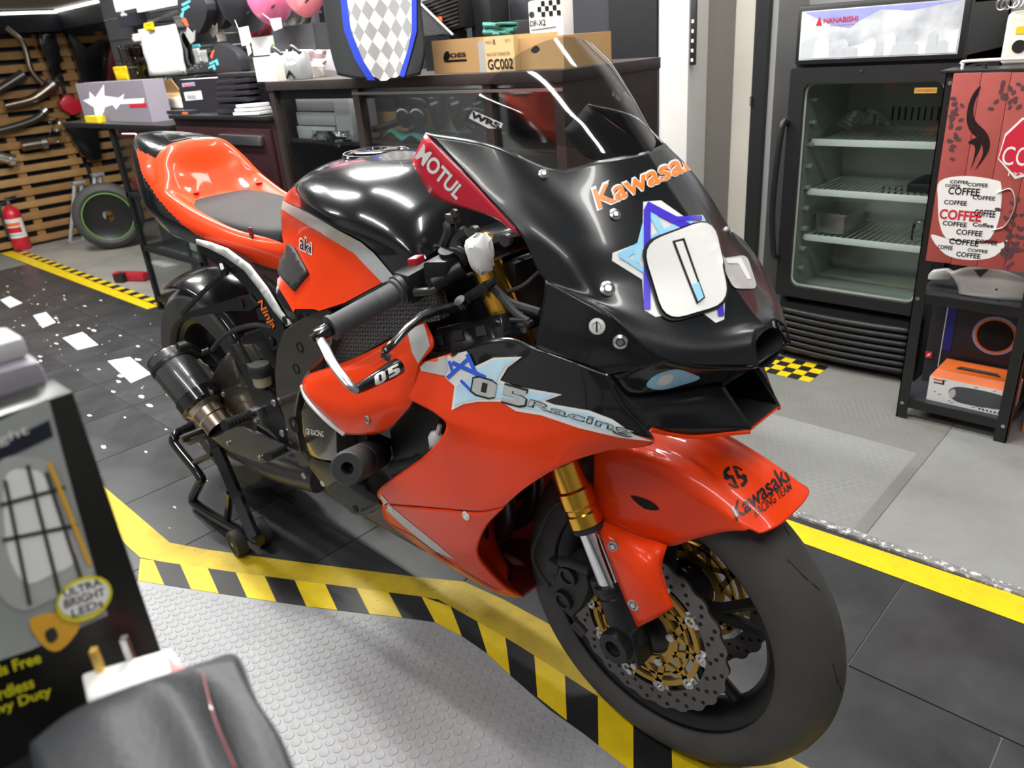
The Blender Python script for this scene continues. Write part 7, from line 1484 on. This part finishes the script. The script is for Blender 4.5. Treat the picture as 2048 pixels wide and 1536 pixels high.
t, f = carton('white_carton', 'white open carton with green mark behind the beige carton', 'box', (508, 112), (552, 70), 1.06, 0.10, 'glow_white', LZ); onface(t, f, [(0.70, 0.35), (0.80, 0.60), (0.90, 0.40)], 'lime_stripe')
t, f = carton('grey_carton', 'plain dark grey carton stacked beside the white carton', 'box', (553, 112), (624, 46), 1.05, 0.13, 'carton_mauve', LZ)
MATS['carton_slate'] = mat('carton_slate', (0.075, 0.075, 0.082), 0.5); bpy.data.objects[[c.name for c in t.children][0]].data.materials[0] = MATS['carton_slate']
# ---- jersey
mat('jersey_black', (0.014, 0.016, 0.018), 0.75, bump=0.3, bscale=500); mat('jersey_blue', (0.014, 0.045, 0.50), 0.6); checks('jersey_check', (0.60, 0.60, 0.59), (0.30, 0.30, 0.30), 26, 0.75, rot=(0, 0.785, 0)); [n for n in MATS['jersey_check'].node_tree.nodes if n.type == 'MAPPING'][0].inputs['Scale'].default_value = (1, 0, 1)
YJ = 0.615
jl = [(640, -60), (646, 0), (654, 60), (664, 110), (676, 150)]; jr_ = [(838, -60), (840, 0), (846, 60), (850, 105), (840, 150)]
rows = []
for j in range(5):
    L, Rr = jl[j], jr_[j]; rows.append([QY(L[0]+(Rr[0]-L[0])*i/8, L[1]+(Rr[1]-L[1])*i/8+(12*math.sin(pi*i/8) if j == 4 else 0), YJ+0.006*math.sin(i*1.3+j*0.4)) for i in range(9)])
gj = patch(rows, 6); JT = bvh(gj)
JR = thing('riding_jersey', 'black mesh jersey with checkered front and blue piping hung on the cabinet', 'jersey', QY(745, 160, YJ)); put('jersey_body', gj, 'jersey_black', JR, solid=0.004, kind='open')
put('check_panel', film([(690, -50), (826, -50), (826, 60), (818, 100), (798, 160), (752, 162), (728, 120), (704, 60)], JT, 0.004, 10), 'jersey_check', JR, kind='open')
for P in ([(678, -50), (690, -50), (704, 60), (728, 120), (753, 160), (738, 160), (712, 118), (690, 60)], [(826, -50), (836, -50), (836, 62), (826, 102), (810, 158), (798, 160), (818, 100), (826, 60)]): put('blue_piping', film(P, JT, 0.0045, 8), 'jersey_blue', JR, kind='open')
z_ = QY(740, -60, YJ).z; put('hanger', join(tube([QY(645, -62, YJ), Vector((QY(742, -62, YJ).x, YJ, z_+0.06)), QY(835, -62, YJ)], 0.006, 8), cyl((QY(742, -62, YJ).x, YJ, z_+0.06), (QY(742, -62, YJ).x, YJ, 2.70), 0.004, 6)), 'steel', JR)
# ================================================================== foreground counter and goods near the camera
FC = thing('side_table', 'small dark table carrying the lamp package and leather pouch', 'table', (0.12, -1.0, 0.003))
TZ = 0.800
put('table_top', box(-0.06, 0.42, -1.25, -0.815, TZ-0.02, TZ, 0.003), 'counter_black', FC)
for x in (-0.04, 0.38):
    for y in (-1.23, -0.865): put('leg', box(x, x+0.022, y, y+0.022, 0.004, TZ-0.02), 'counter_black', FC, smooth=False)
B_ = QZ(146, 782, 1.03); PX = B_.x
mat('pack_black', (0.010, 0.011, 0.010), 0.3); gradient('pack_fade', (0.26, 0.28, 0.27), (0.40, 0.43, 0.42), rough=0.3, nz=5); mat('pack_yellow', (0.72, 0.66, 0.02), 0.4); mat('pack_navy', (0.012, 0.014, 0.03), 0.4); mat('pack_amber', (0.75, 0.40, 0.03), 0.4)
PK = thing('lamp_package', 'blurred black package with printed caged work lamp and yellow words', 'package', (PX-0.02, B_.y-0.08, TZ))
put('package_box', box(PX-0.035, PX, B_.y-0.20, B_.y, TZ, 1.03, 0.0015), 'pack_black', PK)
def PP(x, y, o=0.0006): q = QX(x, y, PX+o); return q
def pprint(name, P, m, o=0.0006): put(name, prism([PP(x, y, o) for x, y in P], (0.0004, 0, 0)), m, PK, smooth=False)
pprint('fade_print', [(-60, 870), (96, 796), (150, 1000), (215, 1230), (60, 1300), (-60, 1340)], 'pack_fade', 0.0004)
pprint('brand_bar', [(-40, 905), (98, 840), (106, 872), (-40, 942)], 'pack_navy', 0.0008)
def pword(s, q, m, b=0.01, o=0.0014):
    V, F = txt(s, b); put('lettering', ([PP(*bil(q, *v), o) for v in V], F), m, PK, kind='open', smooth=False)
pword('Light', [(-32, 908), (60, 872), (54, 848), (-38, 885)], 'white_vinyl')
pprint('lamp_print', curve2([(-10, 940), (60, 915), (110, 940), (150, 1040), (185, 1130), (170, 1170), (100, 1200), (40, 1220), (-10, 1160)], 4), 'silver_vinyl', 0.0010)
pprint('lamp_print', curve2([(10, 960), (58, 940), (95, 960), (130, 1050), (150, 1120), (100, 1150), (50, 1165), (15, 1100)], 4), 'glow_white', 0.0014)
for a, b in (((10, 960), (60, 1210)), ((55, 930), (120, 1190)), ((0, 1010), (130, 975)), ((5, 1080), (155, 1050)), ((92, 945), (165, 1165))): pprint('cage_print', stroke(a, b, 7), 'dark_steel', 0.0020)
pprint('cage_print', stroke((98, 925), (180, 1130), 9), 'pack_amber', 0.0022)
pprint('badge_print', [(168+56*cos(t)*1.0, 1198+44*sin(t)-0.25*56*cos(t)) for t in [2*pi*k/20 for k in range(20)]], 'pack_yellow', 0.0026); pprint('badge_print', [(168+50*cos(t), 1196+34*sin(t)-0.25*50*cos(t)) for t in [2*pi*k/20 for k in range(20)]], 'glow_white', 0.0032)
for s, q in (('ULTRA', [(130, 1196), (205, 1170), (200, 1156), (125, 1180)]), ('BRIGHT', [(130, 1218), (212, 1190), (208, 1175), (127, 1200)]), ('LEDs', [(145, 1236), (208, 1212), (204, 1197), (142, 1220)])): pword(s, q, 'black_vinyl', 0.015, 0.0038)
pprint('hook_print', curve2([(60, 1240), (130, 1225), (160, 1250), (120, 1300), (85, 1290)], 4), 'pack_amber', 0.0012); pprint('hook_print', curve2([(90, 1265), (108, 1255), (115, 1275), (98, 1285)], 3), 'pack_black', 0.0018)
for s, q in (('Hands Free', [(-60, 1372), (84, 1325), (78, 1303), (-66, 1350)]), ('Cordless', [(-40, 1415), (70, 1375), (64, 1352), (-46, 1392)]), ('Heavy Duty', [(-50, 1452), (106, 1395), (100, 1370), (-56, 1427)])): pword(s, q, 'pack_yellow', 0.02, 0.0014)
GP = thing('grey_package', 'blurred pale grey package standing behind the lamp package', 'package', (PX-0.09, B_.y-0.1, TZ)); a = QX(2, 690, PX-0.06); put('package_box', bevel(box(PX-0.10, PX-0.04, a.y-0.12, QX(90, 770, PX-0.06).y, TZ, a.z-0.010), 0.01), 'carton_mauve', GP); put('package_top', bevel(box(PX-0.09, PX-0.05, a.y-0.10, a.y+0.012, a.z-0.010, a.z+0.004), 0.004), 'paper_grey', GP)
# charger and red thing
CH = thing('wall_charger', 'white wall charger lying with its two metal prongs up', 'charger', (0.13, -0.82, TZ))
ca, cb_, cc, cd_ = [QZ(x, y, 0.853) for x, y in [(172, 1400), (342, 1345), (330, 1296), (160, 1345)]]
put('charger_body', bevel(prism([ca, cb_, cc, cd_], (0, 0, -0.026)), 0.004, 3), 'glow_white', CH)
for q in ((202, 1340), (262, 1316)):
    p = QZ(*q, 0.853); put('prong', obox(p+Vector((0, 0, 0.008)), (0.0012, 0.0016, 0), (0.0022, -0.0016, 0), (0.0, 0, 0.0095)), 'brand_gold' if q[0] < 230 else 'steel', CH)
put('charger_foot', bevel(prism([p+Vector((0, 0, -0.026)) for p in (ca, cb_, cc, cd_)], (0, 0, -0.8270+TZ)), 0.002), 'cream_plastic', CH)
put('red_card', prism([QZ(x, y, 0.830) for x, y in [(322, 1302), (342, 1300), (372, 1340), (350, 1356)]], (0, 0, -0.030)), 'red_paint', label='dark red box corner between charger and pouch', cat='box', smooth=False)
mat('leather', (0.030, 0.032, 0.036), 0.5, noise=0.25, nscale=40, bump=0.25, bscale=260)
pr = [[(62, 1490, .872), (140, 1430, .872), (225, 1392, .868), (310, 1360, .864), (400, 1330, .866), (470, 1312, .864)],
      [(70, 1530, .872), (180, 1440, .878), (270, 1410, .872), (350, 1385, .862), (440, 1375, .868), (510, 1400, .866)],
      [(90, 1600, .870), (220, 1530, .876), (320, 1500, .870), (400, 1480, .858), (490, 1470, .866), (560, 1480, .862)],
      [(120, 1760, .866), (270, 1680, .870), (370, 1640, .866), (450, 1620, .856), (540, 1600, .862), (600, 1590, .858)]]
pt = [[QZ(x, y, z) for x, y, z in r] for r in pr]
ring = [pt[0][i] for i in range(6)]+[pt[j][5] for j in range(1, 4)]+[pt[3][i] for i in range(4, -1, -1)]+[pt[j][0] for j in range(2, 0, -1)]
LP = thing('leather_pouch', 'blurred black leather pouch with stitched seam lying on the table', 'pouch', (0.2, -0.85, TZ)); put('pouch_top', patch(pt, 5), 'leather', LP, kind='open', solid=0.003)
rg = crl(ring+[ring[0]], 5); cenr = sum(ring, Vector())/len(ring); put('pouch_side', join(strip(rg, [Vector((cenr.x+(p.x-cenr.x)*1.0, cenr.y+(p.y-cenr.y)*1.0, TZ+0.001)) for p in rg])), 'leather', LP, kind='open', solid=0.002)
put('stitch_seam', tube([QZ(405, 1345, .8685), QZ(430, 1440, .872), QZ(470, 1536, .870)], 0.0007, 6, sm=4), 'maroon_paint', LP)
